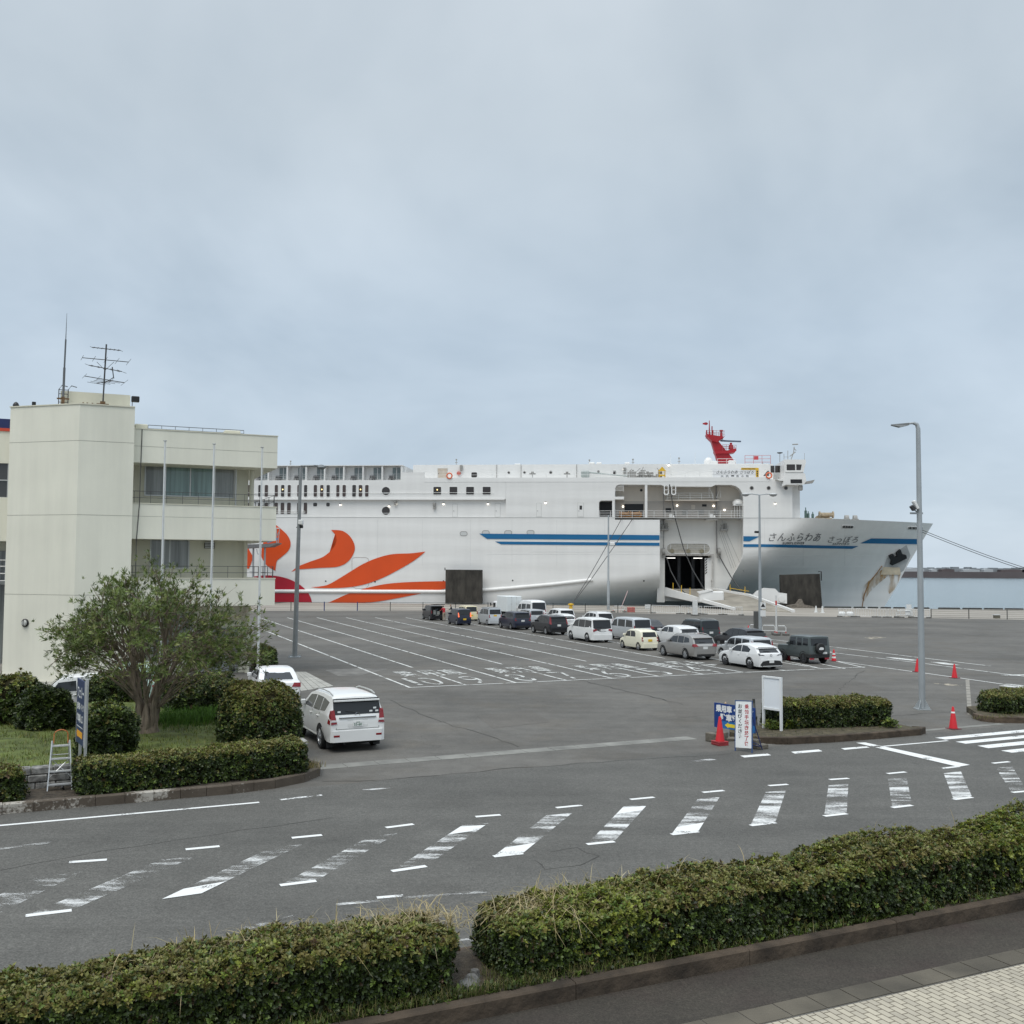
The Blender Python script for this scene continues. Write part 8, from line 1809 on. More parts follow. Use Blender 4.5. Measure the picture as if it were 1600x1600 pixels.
    if detail and isinstance(detail, str):
        mb = MB(); put_text(mb, detail, lambda u,v: (pxo-.13+.26*u, yp-.014, pz-.06+.085*v), .02); mb.build('plate_digits', mat('plate_green', (.02,.12,.06), var=0), po, fix=False)
        mb = MB(); mb.bx(pxo-.06,pxo+.07,yp-.0135,yp-.0121,pz+.042,pz+.062); mb.build('plate_top_line', mat('plate_green', (.02,.12,.06)), po)
    # mirrors, handles, seams
    for s_ in (-1,1):
        tm = sp['ws'][0] + .42*(sp['ws'][1]-sp['ws'][0]) + .03; zm = belt + .05; mb = MB(); x0 = hw(tm, zm); mb.bb(min(s_*x0,s_*(x0+.2)),max(s_*x0,s_*(x0+.2)),yt(tm)-.06,yt(tm)+.06,zm-.02,zm+.15,.025); mb.build('mirror', sp.get('mirror') or pm, root)
    if detail:
        for s_ in (-1,1):
            for t in sp.get('doors', ()):
                mb = MB(); mb.prism([(t-.002,zb+.12),(t+.002,zb+.12),(t+.002,belt),(t-.002,belt)], lambda u,v,d: (s_*(hw(u,v)+d), yt(u), v), -.02, .0045); mb.build('door_seam', M_seam, root)
            for t in sp.get('handles', ()):
                mb = MB(); mb.bb(*sorted((s_*(hw(t,belt-.12)),s_*(hw(t,belt-.12)+.035))),yt(t)-.09,yt(t)+.09,belt-.15,belt-.115,.008); mb.build('door_handle', M_chrome if sp.get('chrome_handle') else pm, root)
    if sp.get('rails'):
        for s_ in (-1,1):
            t0, t1 = sp['rails']; tt = np.linspace(t0,t1,7); mb = MB(); pts = [(s_*(hw(t,ztop(t)-rr_)-.07), yt(t), ztop(t)+(.06 if 0<i<6 else .01)) for i, t in enumerate(tt)]; mb.tube(pts, .022, 6); mb.build('roof_rail', M_alu, root)
    if sp.get('spoiler'):
        t = sp['spoiler']; z = ztop(t); w = hw(t,z-rr_)-.06; mb = MB(); mb.prism([(yt(t)+.2,z+.005),(yt(t)-.12,z-.01),(yt(t)-.12,z-.05),(yt(t)+.1,z-.06)], lambda u,v,d: (d,u,v), -w, w); mb.build('spoiler', sp.get('spoiler_mat') or pm, root)
    if sp.get('wiper', True) and detail:
        mb = MB(); zw = z0+.06; mb.tube([(.05,yrear(zw)-.03,zw),(-.38,yrear(zw+.05)-.03,zw+.05)], .012, 4); mb.build('rear_wiper', M_trim, root)
    if sp.get('head'):
        for s_ in (-1,1):
            mb = MB(); x0, zz = sp['head']; mb.bb(*sorted((s_*(x0-.17),s_*(x0+.17))),L_/2-.16,L_/2+.005,zz-.07,zz+.08,.02); mb.build('headlight', M_clear, root)
        mb = MB(); mb.bb(-.45,.45,L_/2-.05,L_/2+.012,.5,.68,.02); mb.build('grille', M_trim, root)
    return root, yrear, hw, yt, rear, side

SUV = dict(L=4.6,W=1.8,H=1.70,belt=1.05,zb=.28,r=.35,wheels=(.19,.79),ws=(.27,.42),rearwin=(1.07,1.58,.90,.82),
    prof=[(0,.42),(0,.74),(.02,.90),(.10,1.0),(.27,1.08),(.42,1.60),(.50,1.69),(.70,1.70),(.90,1.66),(.945,1.60),(.985,1.10),(1.0,.98),(1.0,.42)],
    side=[[(.325,1.09),(.43,1.52),(.56,1.58),(.565,1.09)],[(.585,1.09),(.58,1.58),(.73,1.57),(.755,1.10)],[(.775,1.12),(.75,1.56),(.86,1.50),(.89,1.18)]],
    tail=[(.62,.82),(.80,.80),(.80,1.08),(.66,1.02)],doors=(.31,.575,.77),handles=(.53,.73),plate=(.86,0),bumper=(.30,.62),low_black=True,rails=(.48,.88),spoiler=.945)
def mk(base, **kw): d = dict(base); d.update(kw); return d
PRADO = dict(L=4.76,W=1.93,H=1.79,belt=1.18,zb=.34,r=.385,wheels=(.19,.775),ws=(.275,.40),rearwin=(1.20,1.69,.93,.90),tumble=.27,round=.17,rear_round=.075,
    prof=[(0,.50),(0,.84),(.015,1.02),(.09,1.10),(.275,1.19),(.40,1.68),(.47,1.77),(.70,1.80),(.90,1.78),(.945,1.72),(.985,1.22),(.995,1.10),(1.0,.95),(1.0,.50)],
    side=[[(.335,1.21),(.415,1.58),(.555,1.64),(.56,1.21)],[(.58,1.21),(.575,1.64),(.725,1.64),(.74,1.22)],[(.755,1.24),(.74,1.64),(.895,1.56),(.865,1.28)]],
    tail=[(.69,.92),(.885,.90),(.87,1.33),(.76,1.36),(.73,1.12)],tailclear=[(.70,.985),(.885,.985),(.882,1.045),(.71,1.045)],tailside=[(.955,.93),(.992,.90),(.985,1.30),(.968,1.34)],doors=(.305,.57,.75),handles=(.53,.71),plate=(.90,0),bumper=(.36,.70),rails=(.46,.90),spoiler=.95,spokes=6)
KEI = dict(L=3.4,W=1.475,H=1.66,belt=1.0,zb=.20,r=.28,wheels=(.15,.86),ws=(.17,.30),rearwin=(1.03,1.55,.86,.84),tumble=.10,front_round=.12,rear_round=.05,
    prof=[(0,.36),(0,.66),(.02,.82),(.17,1.0),(.30,1.52),(.36,1.63),(.70,1.66),(.92,1.63),(.955,1.58),(.985,1.04),(1.0,.90),(1.0,.36)],
    side=[[(.235,1.03),(.315,1.46),(.50,1.52),(.51,1.03)],[(.53,1.03),(.525,1.52),(.72,1.52),(.73,1.03)],[(.755,1.05),(.745,1.51),(.87,1.48),(.885,1.08)]],
    tail=[(.56,.78),(.69,.78),(.68,1.10),(.60,1.10)],doors=(.22,.52,.75),handles=(.48,.71),plate=(.62,0),bumper=(.22,.50))
MINIVAN = dict(L=4.95,W=1.85,H=1.94,belt=1.14,zb=.22,r=.36,wheels=(.19,.80),ws=(.16,.34),rearwin=(1.14,1.80,.92,.88),tumble=.13,front_round=.14,rear_round=.06,dark_rim=True,
    prof=[(0,.42),(0,.80),(.02,1.0),(.14,1.12),(.34,1.76),(.42,1.90),(.65,1.94),(.90,1.90),(.95,1.84),(.985,1.15),(1.0,1.0),(1.0,.42)],
    side=[[(.26,1.19),(.35,1.66),(.475,1.76),(.48,1.17)],[(.49,1.17),(.487,1.76),(.70,1.78),(.71,1.17)],[(.72,1.17),(.71,1.78),(.93,1.74),(.95,1.22)]],
    tail=[(.50,.98),(.84,.86),(.86,1.06),(.55,1.08)],doors=(.25,.48,.72),handles=(.45,.52),plate=(.99,0),bumper=(.24,.62),spoiler=.95)
VANB = dict(L=4.8,W=1.72,H=1.90,belt=1.12,zb=.26,r=.32,wheels=(.17,.80),ws=(.10,.26),rearwin=(1.12,1.76,.88,.86),tumble=.10,front_round=.12,rear_round=.05,
    prof=[(0,.42),(0,.80),(.015,1.0),(.10,1.12),(.26,1.72),(.32,1.86),(.60,1.90),(.92,1.87),(.955,1.80),(.98,1.14),(1.0,.98),(1.0,.42)],
    side=[[(.185,1.16),(.27,1.64),(.375,1.72),(.385,1.15)],[(.42,1.15),(.42,1.72),(.66,1.73),(.665,1.15)],[(.70,1.15),(.695,1.73),(.91,1.70),(.93,1.17)]],
    tail=[(.70,.80),(.82,.80),(.80,1.30),(.74,1.30)],doors=(.175,.40,.68),handles=(.36,.44),plate=(.86,0),bumper=(.28,.56))
HATCH = dict(L=4.37,W=1.79,H=1.46,belt=.92,zb=.20,r=.335,wheels=(.20,.79),ws=(.27,.45),rearwin=(1.0,1.31,.84,.72),tumble=.2,rear_round=.12,dark_rim=True,spokes=10,
    prof=[(0,.40),(0,.60),(.02,.70),(.12,.86),(.27,.96),(.45,1.38),(.55,1.46),(.72,1.44),(.88,1.33),(.955,1.02),(.985,.94),(1.0,.80),(1.0,.40)],
    side=[[(.335,.98),(.455,1.31),(.575,1.36),(.585,.98)],[(.60,.98),(.59,1.36),(.70,1.34),(.79,1.16),(.775,1.0)]],
    tail=[(.42,.84),(.83,.88),(.83,.98),(.70,.97)],doors=(.31,.59,.78),handles=(.54,.74),plate=(.50,0),bumper=(.22,.60),low_black=True,spoiler=.89)
WAGON = mk(HATCH, L=4.82,W=1.84,H=1.60,belt=1.0,zb=.26,r=.35,rearwin=(1.07,1.45,.86,.80),dark_rim=False,clad=True,spokes=8,
    prof=[(0,.44),(0,.68),(.02,.82),(.12,.95),(.27,1.03),(.43,1.48),(.52,1.58),(.72,1.60),(.88,1.54),(.93,1.46),(.98,1.06),(1.0,.92),(1.0,.44)],
    side=[[(.335,1.05),(.44,1.42),(.565,1.48),(.575,1.05)],[(.59,1.05),(.58,1.48),(.72,1.48),(.735,1.06)],[(.75,1.08),(.735,1.47),(.85,1.40),(.885,1.14)]],
    tail=[(.52,.90),(.88,.86),(.88,1.06),(.66,1.06)],tailside=[(.955,.9),(.99,.88),(.98,1.05),(.965,1.05)],plate=(.80,0),bumper=(.28,.66),rails=(.47,.86),spoiler=.93)
SEDAN = mk(HATCH, L=4.6,W=1.77,H=1.46,belt=.94,rearwin=(1.0,1.32,.80,.66),dark_rim=False,spokes=7,
    prof=[(0,.40),(0,.62),(.02,.72),(.12,.86),(.27,.95),(.42,1.38),(.50,1.46),(.66,1.45),(.72,1.40),(.84,1.0),(.97,.98),(.99,.92),(1.0,.80),(1.0,.40)],
    side=[[(.33,.98),(.43,1.32),(.555,1.37),(.56,.98)],[(.575,.98),(.57,1.37),(.67,1.36),(.74,1.15),(.745,.99)]],
    tail=[(.45,.76),(.83,.74),(.83,.92),(.55,.93)],tailside=[(.945,.76),(.99,.74),(.99,.90),(.93,.92)],plate=(.74,0),bumper=(.22,.56),spoiler=None,wiper=False,low_black=False)
JIMNY = dict(L=3.25,W=1.62,H=1.73,belt=1.10,zb=.40,r=.345,wheels=(.17,.82),ws=(.34,.385),rearwin=(1.16,1.60,.80,.80),tumble=.07,front_round=.06,rear_round=.02,round=.05,arch=1.28,clad=True,dark_rim=True,spokes=5,
    prof=[(0,.50),(0,.98),(.01,1.05),(.34,1.09),(.385,1.62),(.42,1.71),(.70,1.73),(.96,1.72),(.975,1.69),(.99,1.10),(1.0,.95),(1.0,.50)],
    side=[[(.385,1.14),(.415,1.60),(.575,1.62),(.58,1.12)],[(.62,1.12),(.62,1.62),(.76,1.62),(.765,1.13)],[(.80,1.16),(.80,1.61),(.945,1.60),(.95,1.16)]],
    tail=[(.50,.52),(.74,.52),(.74,.60),(.50,.60)],doors=(.375,.60,.78),handles=(.555,),plate=(.66,.40),bumper=(.44,.62),black_bumper=True,wiper=False)
Z22 = R(22.2)
def at(u, v):
    o_ = G(640,1074); p = o_ + LU*(u*2.9) + LV*v; return (p.x, p.y)
# in the lot entrance
r_, yr, hw_, yt_, rear_, side_ = car('off_roader', 'white off-roader with roof rails and red tail lights in the entrance', 'car', (-5.97, 35.6), R(25.5), PRADO, P_PEARL, None, '55-60')
mb = MB(); mb.bb(-.62,.62,yr(1.10)-.035,yr(1.10)+.01,1.075,1.135,.012); g0 = mb.build('garnish', M_chrome, r_)
mb = MB(); mb.lathe([(.085,-.01),(.085,.01),(.065,.012),(.065,-.012)], (0,yr(1.19)-.012,1.185), 'y', 16, cap=False); mb.build('emblem', M_chrome, r_)
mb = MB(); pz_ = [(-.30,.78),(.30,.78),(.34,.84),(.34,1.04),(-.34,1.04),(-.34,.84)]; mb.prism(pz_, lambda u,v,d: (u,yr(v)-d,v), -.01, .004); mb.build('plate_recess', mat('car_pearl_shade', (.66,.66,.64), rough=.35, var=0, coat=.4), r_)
for s_ in (-1,1): mb = MB(); mb.bb(*sorted((s_*.60,s_*.80)),-2.38-.056,-2.36,.50,.575,.01); mb.build('reflector', M_tail, r_)
mb = MB(); pl = [(-.70,.74),(.70,.74),(.71,.752),(-.71,.752)]; mb.prism(pl, lambda u,v,d: (u,yr(v)-d,v), -.01, .006)
for s_ in (-1,1): mb.prism([(s_*.705,.74),(s_*.72,.74),(s_*.735,1.12),(s_*.72,1.12)], lambda u,v,d: (u,yr(v)-d,v), -.01, .006)
mb.build('tailgate_seam', M_seam, r_)
for x, z in ((-.60,1.28),(.60,1.36),(.66,1.27),(.46,1.27)): mb = MB(); mb.bx(x-.05,x+.05,yr(z)-.016,yr(z)-.009,z-.035,z+.035); mb.build('window_sticker', M_swh, r_)
for s_ in (-1,1): mb = MB(); mb.bb(*sorted((s_*.78,s_*.95)),-.95,1.0,.36,.41,.015); mb.build('side_step', M_alu, r_)
for s_ in (-1,1): mb = MB(); mb.bx(*sorted((s_*.68,s_*.9)),-1.93,-1.90,.12,.5); mb.build('mud_flap', M_trim, r_)
mb = MB(); mb.bx(-.7,.7,-2.2,-1.4,.24,.40); mb.tube([(-.45,-2.45,.30),(-.45,-2.1,.30)], .035, 8); mb.build('exhaust', M_under, r_)
car('sedan', 'white saloon with a dark rear window parked by the round bush', 'car', (-10.75, 46.6), R(22), SEDAN, P_WHITE, None)
# parked behind the tree
car('parked_van', 'white van mostly hidden behind the blue direction sign', 'van', (-17.3, 41.6), R(112), mk(VANB,L=3.4,W=1.48,H=1.55,belt=.95,side=[[(.185,.98),(.25,1.32),(.44,1.38),(.45,.98)],[(.48,.98),(.48,1.38),(.70,1.38),(.71,.98)],[(.74,.98),(.735,1.38),(.90,1.36),(.92,1.0)]],prof=[(0,.4),(0,.72),(.02,.9),(.10,.96),(.24,1.40),(.30,1.52),(.60,1.55),(.92,1.53),(.955,1.47),(.98,1.0),(1.0,.9),(1.0,.4)],rearwin=(.98,1.36,.85,.8)), P_WHITE, 'cars parked behind the tree')
car('parked_van', 'pale green van behind the tree trunk', 'van', (-16.7, 45.6), R(22), mk(VANB,L=4.3,W=1.7,H=1.66,rearwin=(1.12,1.42,.85,.8),belt=1.05,side=[[(.185,1.08),(.25,1.40),(.375,1.46),(.385,1.08)],[(.42,1.08),(.42,1.46),(.66,1.48),(.665,1.08)],[(.70,1.08),(.695,1.48),(.91,1.46),(.93,1.1)]],prof=[(0,.42),(0,.80),(.015,.98),(.10,1.06),(.24,1.52),(.32,1.63),(.60,1.66),(.92,1.64),(.955,1.57),(.98,1.1),(1.0,.98),(1.0,.42)]), P_PGREEN, 'cars parked behind the tree')
car('parked_car', 'dark car facing the road behind the right side of the tree', 'car', (-14.0, 48.0), R(200), mk(SUV,H=1.6,head=(.62,.78)), P_BLACK, 'cars parked behind the tree')
# the queue (lane number u, metres v from the front line)
car('minibus', 'small black van with its tailgate raised, farthest left in the queue', 'van', at(7.15,61.0), Z22, mk(KEI,H=1.78,rearwin=(1.0,1.5,.8,.78)), P_BLACK, open_gate=True, detail=0)
car('small_car', 'dark blue boxy small car with lit tail lights and yellow plate', 'car', at(7.08,51.3), Z22, mk(KEI,H=1.66,lit=True,tail=[(.58,.84),(.70,.84),(.69,1.28),(.62,1.28)]), P_NAVY, plate='y')
car('small_car', 'pale yellow boxy small car behind the dark blue one', 'car', at(8.3,58.9), Z22, mk(KEI,H=1.6), P_CREAM2, plate='y')
car('small_van', 'light silver tall small van with a grey roof and yellow plate', 'van', at(8.1,50.3), Z22, mk(KEI,H=1.80,L=3.4,belt=1.08,rearwin=(1.14,1.62,.88,.84),side=[[(.235,1.12),(.315,1.58),(.50,1.66),(.51,1.12)],[(.53,1.12),(.525,1.66),(.72,1.66),(.73,1.12)],[(.74,1.12),(.735,1.66),(.93,1.62),(.945,1.12)]],prof=[(0,.36),(0,.7),(.02,.9),(.13,1.08),(.26,1.64),(.33,1.77),(.70,1.80),(.93,1.78),(.955,1.74),(.985,1.1),(1.0,.92),(1.0,.36)],plate=(1.0,0)), P_LSIL, plate='y', top_mat=mat('car_grey_roof', (.16,.17,.175), rough=.3, var=0))
car('hatchback', 'dark navy estate car behind the light silver small van', 'car', at(8.05,43.2), Z22, mk(SUV,L=4.4,H=1.60,zb=.22,r=.31,rails=None,tail=[(.60,.86),(.82,.86),(.82,1.10),(.68,1.10)]), P_NAVY)
car('wagon', 'silver estate car beside the dark navy one', 'car', at(9.65,50.3), Z22, mk(VANB,L=4.3,W=1.68,H=1.58,belt=1.0,side=[[(.30,1.03),(.38,1.40),(.52,1.46),(.53,1.03)],[(.55,1.03),(.545,1.46),(.72,1.46),(.73,1.03)],[(.75,1.03),(.745,1.46),(.91,1.44),(.93,1.05)]],ws=(.24,.38),prof=[(0,.4),(0,.66),(.02,.82),(.24,.98),(.38,1.48),(.44,1.56),(.7,1.58),(.92,1.56),(.955,1.5),(.985,1.02),(1.0,.9),(1.0,.4)],rearwin=(1.04,1.44,.86,.8)), P_SILVER)
car('high_roof_van', 'white high-roofed van at the back of the queue', 'van', at(10.8,57.7), Z22, mk(VANB,L=4.9,W=1.88,H=2.28,belt=1.2,side=[[(.16,1.24),(.24,1.74),(.36,1.80),(.37,1.22)],[(.40,1.22),(.40,1.84),(.64,1.86),(.65,1.22)],[(.68,1.22),(.68,1.86),(.91,1.84),(.92,1.22)]],prof=[(0,.42),(0,.86),(.015,1.06),(.06,1.2),(.24,1.90),(.34,2.22),(.60,2.28),(.90,2.24),(.955,2.08),(.98,1.2),(1.0,.98),(1.0,.42)],rearwin=(1.22,2.02,.9,.86),round=.2), P_WHITE)
car('black_car', 'black SUV with tall red tail lights in the front lane', 'car', at(8.1,35.4), Z22, mk(SUV,H=1.72,tail=[(.74,.95),(.86,.95),(.78,1.62),(.70,1.60)],tailside=[(.955,1.0),(.985,1.0),(.955,1.5),(.94,1.5)]), P_BLACK)
car('white_car', 'white SUV partly hidden behind the black SUV', 'car', at(10.5,48.3), Z22, mk(SUV,H=1.62,L=4.5,rails=None), P_WHITE)
car('white_car', 'white saloon between the black SUV and the white people carrier', 'car', at(9.6,42.5), Z22, mk(SUV,H=1.45,L=4.4,W=1.7,belt=.98,rearwin=(1.0,1.28,.84,.7),prof=[(0,.42),(0,.7),(.02,.84),(.10,.92),(.27,1.0),(.42,1.38),(.50,1.44),(.70,1.45),(.88,1.38),(.93,1.3),(.985,1.0),(1.0,.9),(1.0,.42)],side=[[(.325,1.01),(.43,1.3),(.56,1.34),(.565,1.01)],[(.585,1.01),(.58,1.34),(.73,1.33),(.755,1.02)]],rails=None), P_WHITE)
rt, yr, hw_, yt_, *_ = car('people_carrier', 'large white people carrier with a black band round its rear window', 'van', at(7.95,26.4), Z22, MINIVAN, P_PEARL)
mb = MB(); mb.prism([(-.80,1.16),(-.55,1.0),(-.30,.90),(.30,.90),(.55,1.0),(.80,1.16)], lambda u,v,d: (u,yr(v)-d,v), -.01, .005); mb.build('rear_band', M_trim, rt)
car('white_car', 'white SUV with a black rear window behind the people carrier', 'car', at(10.65,40.7), Z22, mk(SUV,H=1.6), P_WHITE)
car('silver_van', 'silver white van with a large rear window beside the people carrier', 'van', at(9.2,26.2), Z22, VANB, P_LSIL)
car('black_car', 'black saloon behind the silver white van', 'car', at(10.55,30.3), Z22, mk(SEDAN,H=1.5), P_BLACK)
car('small_car', 'cream retro small car with yellow plate in the front lane', 'car', at(7.85,17.6), Z22, mk(KEI,H=1.50,round=.16,rear_round=.10,belt=.94,rearwin=(.98,1.32,.82,.72),prof=[(0,.36),(0,.6),(.02,.74),(.14,.86),(.22,.92),(.34,1.36),(.42,1.47),(.66,1.50),(.88,1.44),(.93,1.36),(.98,.98),(1.0,.84),(1.0,.36)],ws=(.22,.34),side=[[(.285,.96),(.36,1.30),(.50,1.37),(.51,.96)],[(.53,.96),(.525,1.37),(.68,1.37),(.73,1.2),(.735,.97)]],tail=[(.55,.68),(.68,.68),(.66,.98),(.58,.98)],plate=(.74,0)), P_CREAM, plate='y')
car('white_car', 'white crossover between the cream small car and the dark green estate', 'car', at(9.5,20.3), Z22, mk(SUV,L=4.3,H=1.55,rails=None,prof=[(0,.42),(0,.74),(.02,.90),(.10,.98),(.27,1.04),(.42,1.46),(.50,1.54),(.70,1.55),(.88,1.48),(.945,1.38),(.985,1.06),(1.0,.95),(1.0,.42)],rearwin=(1.06,1.36,.84,.7),side=[[(.325,1.06),(.43,1.38),(.56,1.44),(.565,1.06)],[(.585,1.06),(.58,1.44),(.73,1.43),(.755,1.07)]]), P_WHITE)
car('dark_estate', 'blackish green boxy estate with roof rails in the third lane', 'car', at(10.7,22.9), Z22, mk(VANB,L=4.6,W=1.8,H=1.85,rails=(.34,.9),zb=.3,r=.35,ws=(.26,.38),prof=[(0,.5),(0,.9),(.02,1.05),(.26,1.12),(.38,1.70),(.44,1.82),(.7,1.85),(.94,1.83),(.965,1.78),(.985,1.14),(1.0,1.0),(1.0,.5)],side=[[(.30,1.16),(.385,1.64),(.52,1.70),(.53,1.15)],[(.55,1.15),(.545,1.70),(.72,1.70),(.73,1.15)],[(.75,1.15),(.745,1.70),(.93,1.69),(.94,1.17)]]), P_DARKG)
car('estate_car', 'beige grey estate with roof rails and red tail lights in the front lane', 'car', at(7.72,10.5), Z22, WAGON, P_BEIGE, detail=1)
car('estate_car', 'silver delivery estate between the beige estate and the dark off-roader', 'car', at(8.75,8.1), Z22, mk(VANB,L=4.25,W=1.69,H=1.53,belt=.96,ws=(.25,.39),side=[[(.30,.99),(.39,1.36),(.52,1.42),(.53,.99)],[(.55,.99),(.545,1.42),(.70,1.42),(.71,.99)],[(.73,.99),(.725,1.42),(.90,1.40),(.92,1.0)]],prof=[(0,.4),(0,.66),(.02,.80),(.25,.95),(.39,1.43),(.46,1.51),(.7,1.53),(.92,1.51),(.955,1.45),(.985,.99),(1.0,.88),(1.0,.4)],rearwin=(1.0,1.38,.86,.8)), P_LSIL)
car('black_car', 'low black car behind the silver delivery estate', 'car', at(10.35,15.3), Z22, mk(WAGON,H=1.46,L=4.5,rails=None), P_BLACK)
car('hatchback', 'white hatchback with a black lower bumper at the head of the front lane', 'car', at(7.80,3.6), Z22, HATCH, P_WHITE)
for o_ in [x for x in bpy.data.objects if x.parent and x.parent.get('label','').startswith('white hatchback') and x.name.startswith('tail_light')]: o_.data.materials[0] = mat('smoked_lens', (.05,.05,.055), rough=.2, var=0)
hk = [x for x in bpy.data.objects if x.get('label','').startswith('white hatchback')][0]
mb = MB(); mb.prism([(-.80,.30),(-.62,.52),(-.30,.56),(.30,.56),(.62,.52),(.80,.30),(.6,.22),(-.6,.22)], lambda u,v,d: (u,-2.185-d,v), .03, .062); mb.build('diffuser', M_trim, hk)
mb = MB(); mb.bb(-.62,.62,-2.27,-2.2,.20,.255,.01); mb.build('skid_trim', M_alu, hk); mb = MB(); mb.lathe([(.075,-.01),(.075,.01),(.055,.012),(.055,-.012)], (0,-2.185,.86), 'y', 14, cap=False); mb.build('emblem', M_chrome, hk)
rt, yr, hw_, yt_, *_ = car('off_roader', 'dark grey green boxy off-roader with a spare wheel at the head of the second lane', 'car', at(9.62,5.2), Z22, JIMNY, P_DGREEN)
me1, me2 = wheel_mesh(.335, .20, True, 5); yw = -3.25/2-.11
mb = MB(); mb.lathe([(0,-.11),(.30,-.11),(.335,-.05),(.335,.06),(.2,.09)], (-.05,yw,.98), 'y', 24); sw_o = mb.build('spare_wheel', M_trim, rt, smooth=40)
mb = MB(); mb.prism([(-.22,.93),(-.16,.90),(.10,.90),(.15,.95),(.13,1.03),(.0,1.07),(-.1,1.06),(-.2,1.0)], lambda u,v,d: (u,yw-.11-d,v), 0, .005); mb.build('cover_motif', M_swh, sw_o)
mb = MB(); 
for s_ in (-1,1): mb.bx(*sorted((s_*.42,s_*.74)),-1.62,-1.58,.28,.5)
for s_ in (-1,1): mb.build('mud_flap', mat('flap_red', (.45,.03,.05), var=0), rt) if s_ == 1 else None
# lorry
def lorry(pos):
    root = thing('box_lorry', 'small white lorry with a plain box body at the back of the queue', 'lorry', (*pos,0), Z22, 'vehicles waiting in the ferry queue')
    mb = MB(); mb.bb(-.92,.92,-2.35,.75,.85,2.62,.04); box_ = mb.build('cargo_box', mat('box_white', (.72,.75,.74), rough=.4, var=.03), root)
    mb = MB(); 
    for x in (-.30,.32): mb.bx(x-.012,x+.012,-2.365,-2.349,.95,2.55)
    for x in (-.34,.28):
        for z in (1.0,1.75,2.5): mb.bx(x-.04,x+.08,-2.375,-2.349,z-.03,z+.03)
    mb.build('door_bars', M_alu, box_)
    mb = MB(); mb.bb(-.85,.85,.9,2.35,.45,1.95,.14); cab_ = mb.build('cab', P_WHITE, root, smooth=40)
    mb = MB(); mb.bx(-.74,.74,.885,.905,1.25,1.72); mb.build('rear_window', G_CAR, cab_)
    for s_ in (-1,1): mb = MB(); mb.bx(*sorted((s_*.84,s_*.857)),1.35,2.1,1.22,1.76); mb.build('side_window', G_CAR, cab_); mb = MB(); mb.tube([(s_*.85,2.2,1.5),(s_*1.12,2.2,1.55)],.02,4); mb.bb(*sorted((s_*1.04,s_*1.2)),2.16,2.24,1.4,1.75,.02); mb.build('mirror', M_trim, cab_)
    mb = MB(); mb.bx(-.4,.4,-2.3,2.2,.42,.8); mb.build('chassis', M_under, root)
    m1, m2 = wheel_mesh(.36, .22, False, 6)
    for y in (1.6,-1.3):
        for s_ in (-1,1): o = link('wheel', m1, root); o.location = (s_*.78,y,.36); o.rotation_euler = (0,0,0 if s_>0 else math.pi); o2 = bpy.data.objects.new('rim', m2); COL.objects.link(o2); o2.parent = o
    for s_ in (-1,1): mb = MB(); mb.bb(*sorted((s_*.5,s_*.85)),-2.4,-2.34,.62,.76,.01); mb.build('tail_light', M_tail, root)
lorry(at(10.35,61.8))
# raised tailgate of the black van, with goods in the back
vn = [x for x in bpy.data.objects if x.get('label','').startswith('small black van')][0]
mb = MB(); mb.prism([(-.66,-1.50),(.66,-1.50),(.62,-2.55),(-.62,-2.55)], lambda u,v,d: (u,v,1.72+d-(v+1.5)*.06), 0, .06); tg = mb.build('tailgate', P_BLACK, vn); mb = MB(); mb.prism([(-.52,-1.62),(.52,-1.62),(.5,-2.05),(-.5,-2.05)], lambda u,v,d: (u,v,1.715+d-(v+1.5)*.06), -.012, 0.0); mb.build('pane', G_CAR, tg)
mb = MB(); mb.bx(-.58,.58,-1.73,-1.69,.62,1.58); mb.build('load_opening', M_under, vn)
for i, (x,z,w,h,m_) in enumerate(((-.3,.66,.3,.5,mat('crate_grey',(.25,.27,.26),var=.1)),(.1,.66,.3,.36,mat('crate_pale',(.42,.42,.38),var=.1)),(-.1,1.1,.3,.22,mat('bag_dark',(.04,.05,.06),var=.1)))):
    mb = MB(M=MW[vn.name]); mb.bb(x-w/2,x+w/2,-1.90,-1.76,z,z+h,.02); tag(mb.build('luggage', m_), ('grey crate in the open back of the black van','pale crate in the open back of the black van','dark bag on the crates in the open back of the black van')[i], 'luggage')
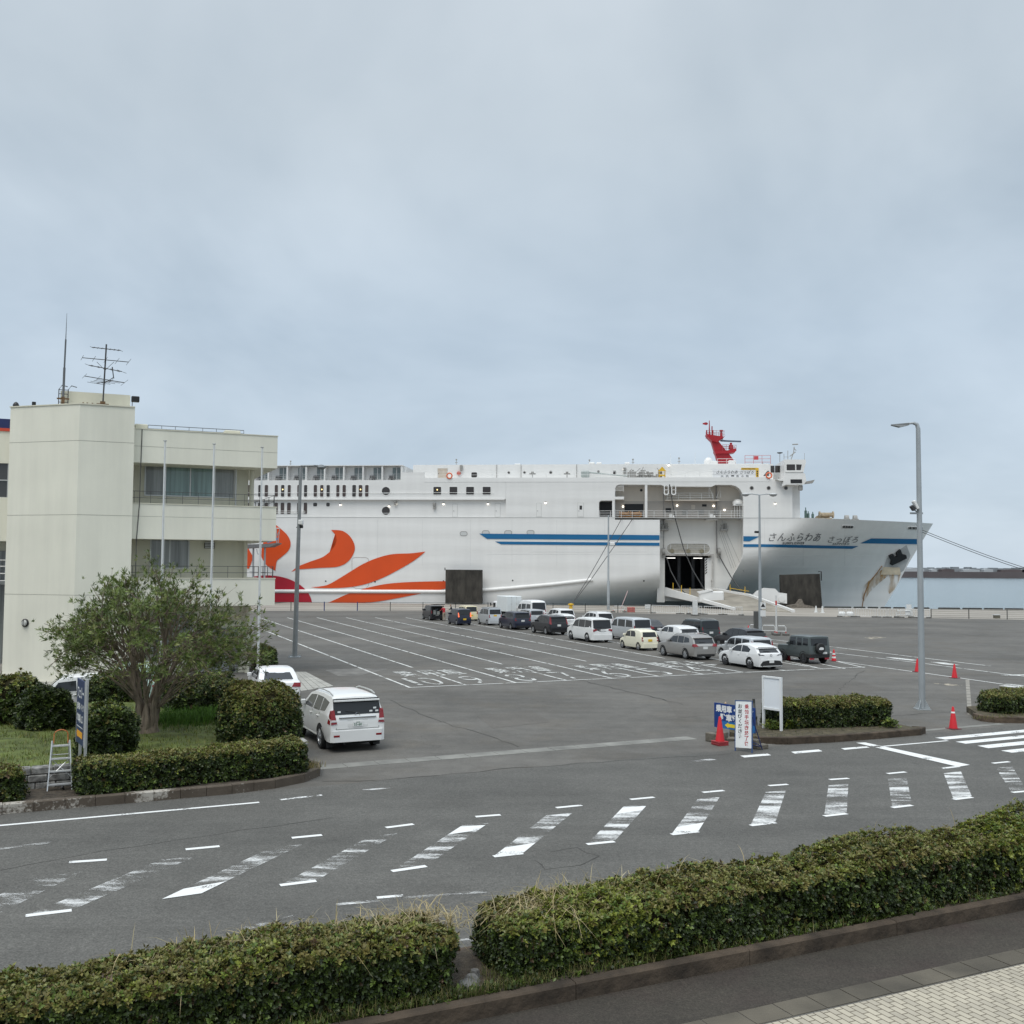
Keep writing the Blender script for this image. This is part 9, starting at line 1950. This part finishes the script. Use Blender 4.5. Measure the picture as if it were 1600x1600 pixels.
# ---------------------------------------------------------------- two people at the open tailgate
def person(pos, rz, label, top, legs, hair, bend=.15, arm=.5, h=1.7):
    k = h/1.75; J = {}
    pts = [('pelvis',(0,0,.93),.13),('waist',(0,.02,1.10),.125),('chest',(0,.02+bend*.4,1.30),.15),('neck',(0,.03+bend*.75,1.50),.06),('head0',(0,.05+bend*.85,1.58),.075),('head1',(0,.06+bend*.9,1.68),.10),('head2',(0,.05+bend*.9,1.76),.06)]
    ed = [(0,1),(1,2),(2,3),(3,4),(4,5),(5,6)]
    for s_ in (-1,1):
        b_ = len(pts); pts += [('sh',(s_*.19,.03+bend*.6,1.42),.07),('el',(s_*.26,.12+bend*.6,1.14+.1*arm),.048),('wr',(s_*.20,.30+bend*.6+.1*arm,1.02+.2*arm),.033),('hand',(s_*.18,.39+bend*.6+.1*arm,1.01+.22*arm),.038)]; ed += [(2,b_),(b_,b_+1),(b_+1,b_+2),(b_+2,b_+3)]
        b_ = len(pts); pts += [('hip',(s_*.10,0,.88),.105),('knee',(s_*.12,.03,.50),.07),('ank',(s_*.13,-.02,.09),.045),('toe',(s_*.15,.15,.04),.04)]; ed += [(0,b_),(b_,b_+1),(b_+1,b_+2),(b_+2,b_+3)]
    me = bpy.data.meshes.new('person'); me.from_pydata([tuple(c*k for c in p[1]) for p in pts], ed, [])
    o = bpy.data.objects.new('person', me); COL.objects.link(o); md = o.modifiers.new('s','SKIN'); md.use_smooth_shade = True; sv = me.skin_vertices[0].data
    for i, p in enumerate(pts): sv[i].radius = (p[2]*k, p[2]*k*(.8 if p[0] in ('chest','waist','pelvis') else 1)); 
    sv[0].use_root = True; s2 = o.modifiers.new('d','SUBSURF'); s2.levels = 2; s2.render_levels = 2
    me2 = bpy.data.meshes.new_from_object(o.evaluated_get(bpy.context.evaluated_depsgraph_get())); bpy.data.objects.remove(o)
    sk = mat('skin', (.46,.29,.20), rough=.6, var=0); ms = [sk, top, legs, mat('shoe_dark', (.03,.03,.03), var=0), hair]
    for m_ in ms: me2.materials.append(m_)
    for f in me2.polygons:
        c = f.center/k; i = 0
        if c.z < .11: i = 3
        elif c.z < .98 and abs(c.y) < .22: i = 2
        elif c.z < 1.49 and not (c.y > .30+bend*.6): i = 1
        elif c.z > 1.60 and (c.y < .06+bend*.9 or c.z > 1.74): i = 4
        f.material_index = i
    me2.name = 'person'; P_ = link('person', me2); P_.location = (pos[0],pos[1],0); P_.rotation_euler = (0,0,rz); reg(P_, Matrix.Translation((pos[0],pos[1],0))@Matrix.Rotation(rz,4,'Z')); tag(P_, label, 'person')
    for s_ in (-1,1):                                               # fingers and thumb
        w = Vector((s_*.18,.39+bend*.6+.1*arm,1.01+.22*arm)); mb = MB()
        for q in range(4): b_ = w+Vector((s_*(-.027+.018*q),.03,0)); L_ = (.06,.072,.068,.052)[q]; mb.tube([b_*k,(b_+Vector((0,L_*.6,-.008)))*k,(b_+Vector((0,L_,-.035)))*k], .009*k, 6, .007*k)
        mb.tube([(w+Vector((-s_*.03,-.02,0)))*k,(w+Vector((-s_*.06,.02,-.005)))*k,(w+Vector((-s_*.055,.05,-.02)))*k], .010*k, 6, .008*k); mb.build('fingers', sk, P_, smooth=60)
    mb = MB(); hy = .06+bend*.9; mb.lathe([(.006,.0),(.018,.03),(0,.045)], (0,(hy+.10)*k,1.655*k), 'z', 6)
    for s_ in (-1,1): mb.lathe([(.0,.006),(.014,.0),(.0,-.006)], (s_*.036*k,(hy+.095)*k,1.70*k), 'y', 6)
    mb.build('face', sk, P_)
    return P_
p = G(692.5,970.5); person((p.x+.1,p.y), Z22+R(15), 'person in red top and beige trousers standing at the open tailgate', mat('jacket_red', (.40,.02,.03), rough=.8, var=.1), mat('trousers_beige', (.33,.27,.20), rough=.9, var=.1), mat('hair_black', (.012,.011,.010), rough=.6, var=0), .2, .8)
p = G(705.5,968); person((p.x,p.y+.4), Z22+R(70), 'person in dark clothes beside the open tailgate, half hidden by the dark blue car', mat('jacket_dark', (.02,.022,.03), rough=.8, var=.1), mat('trousers_dark', (.025,.025,.03), rough=.9, var=.1), mat('hair_black', (.012,.011,.010)), .1, .4)
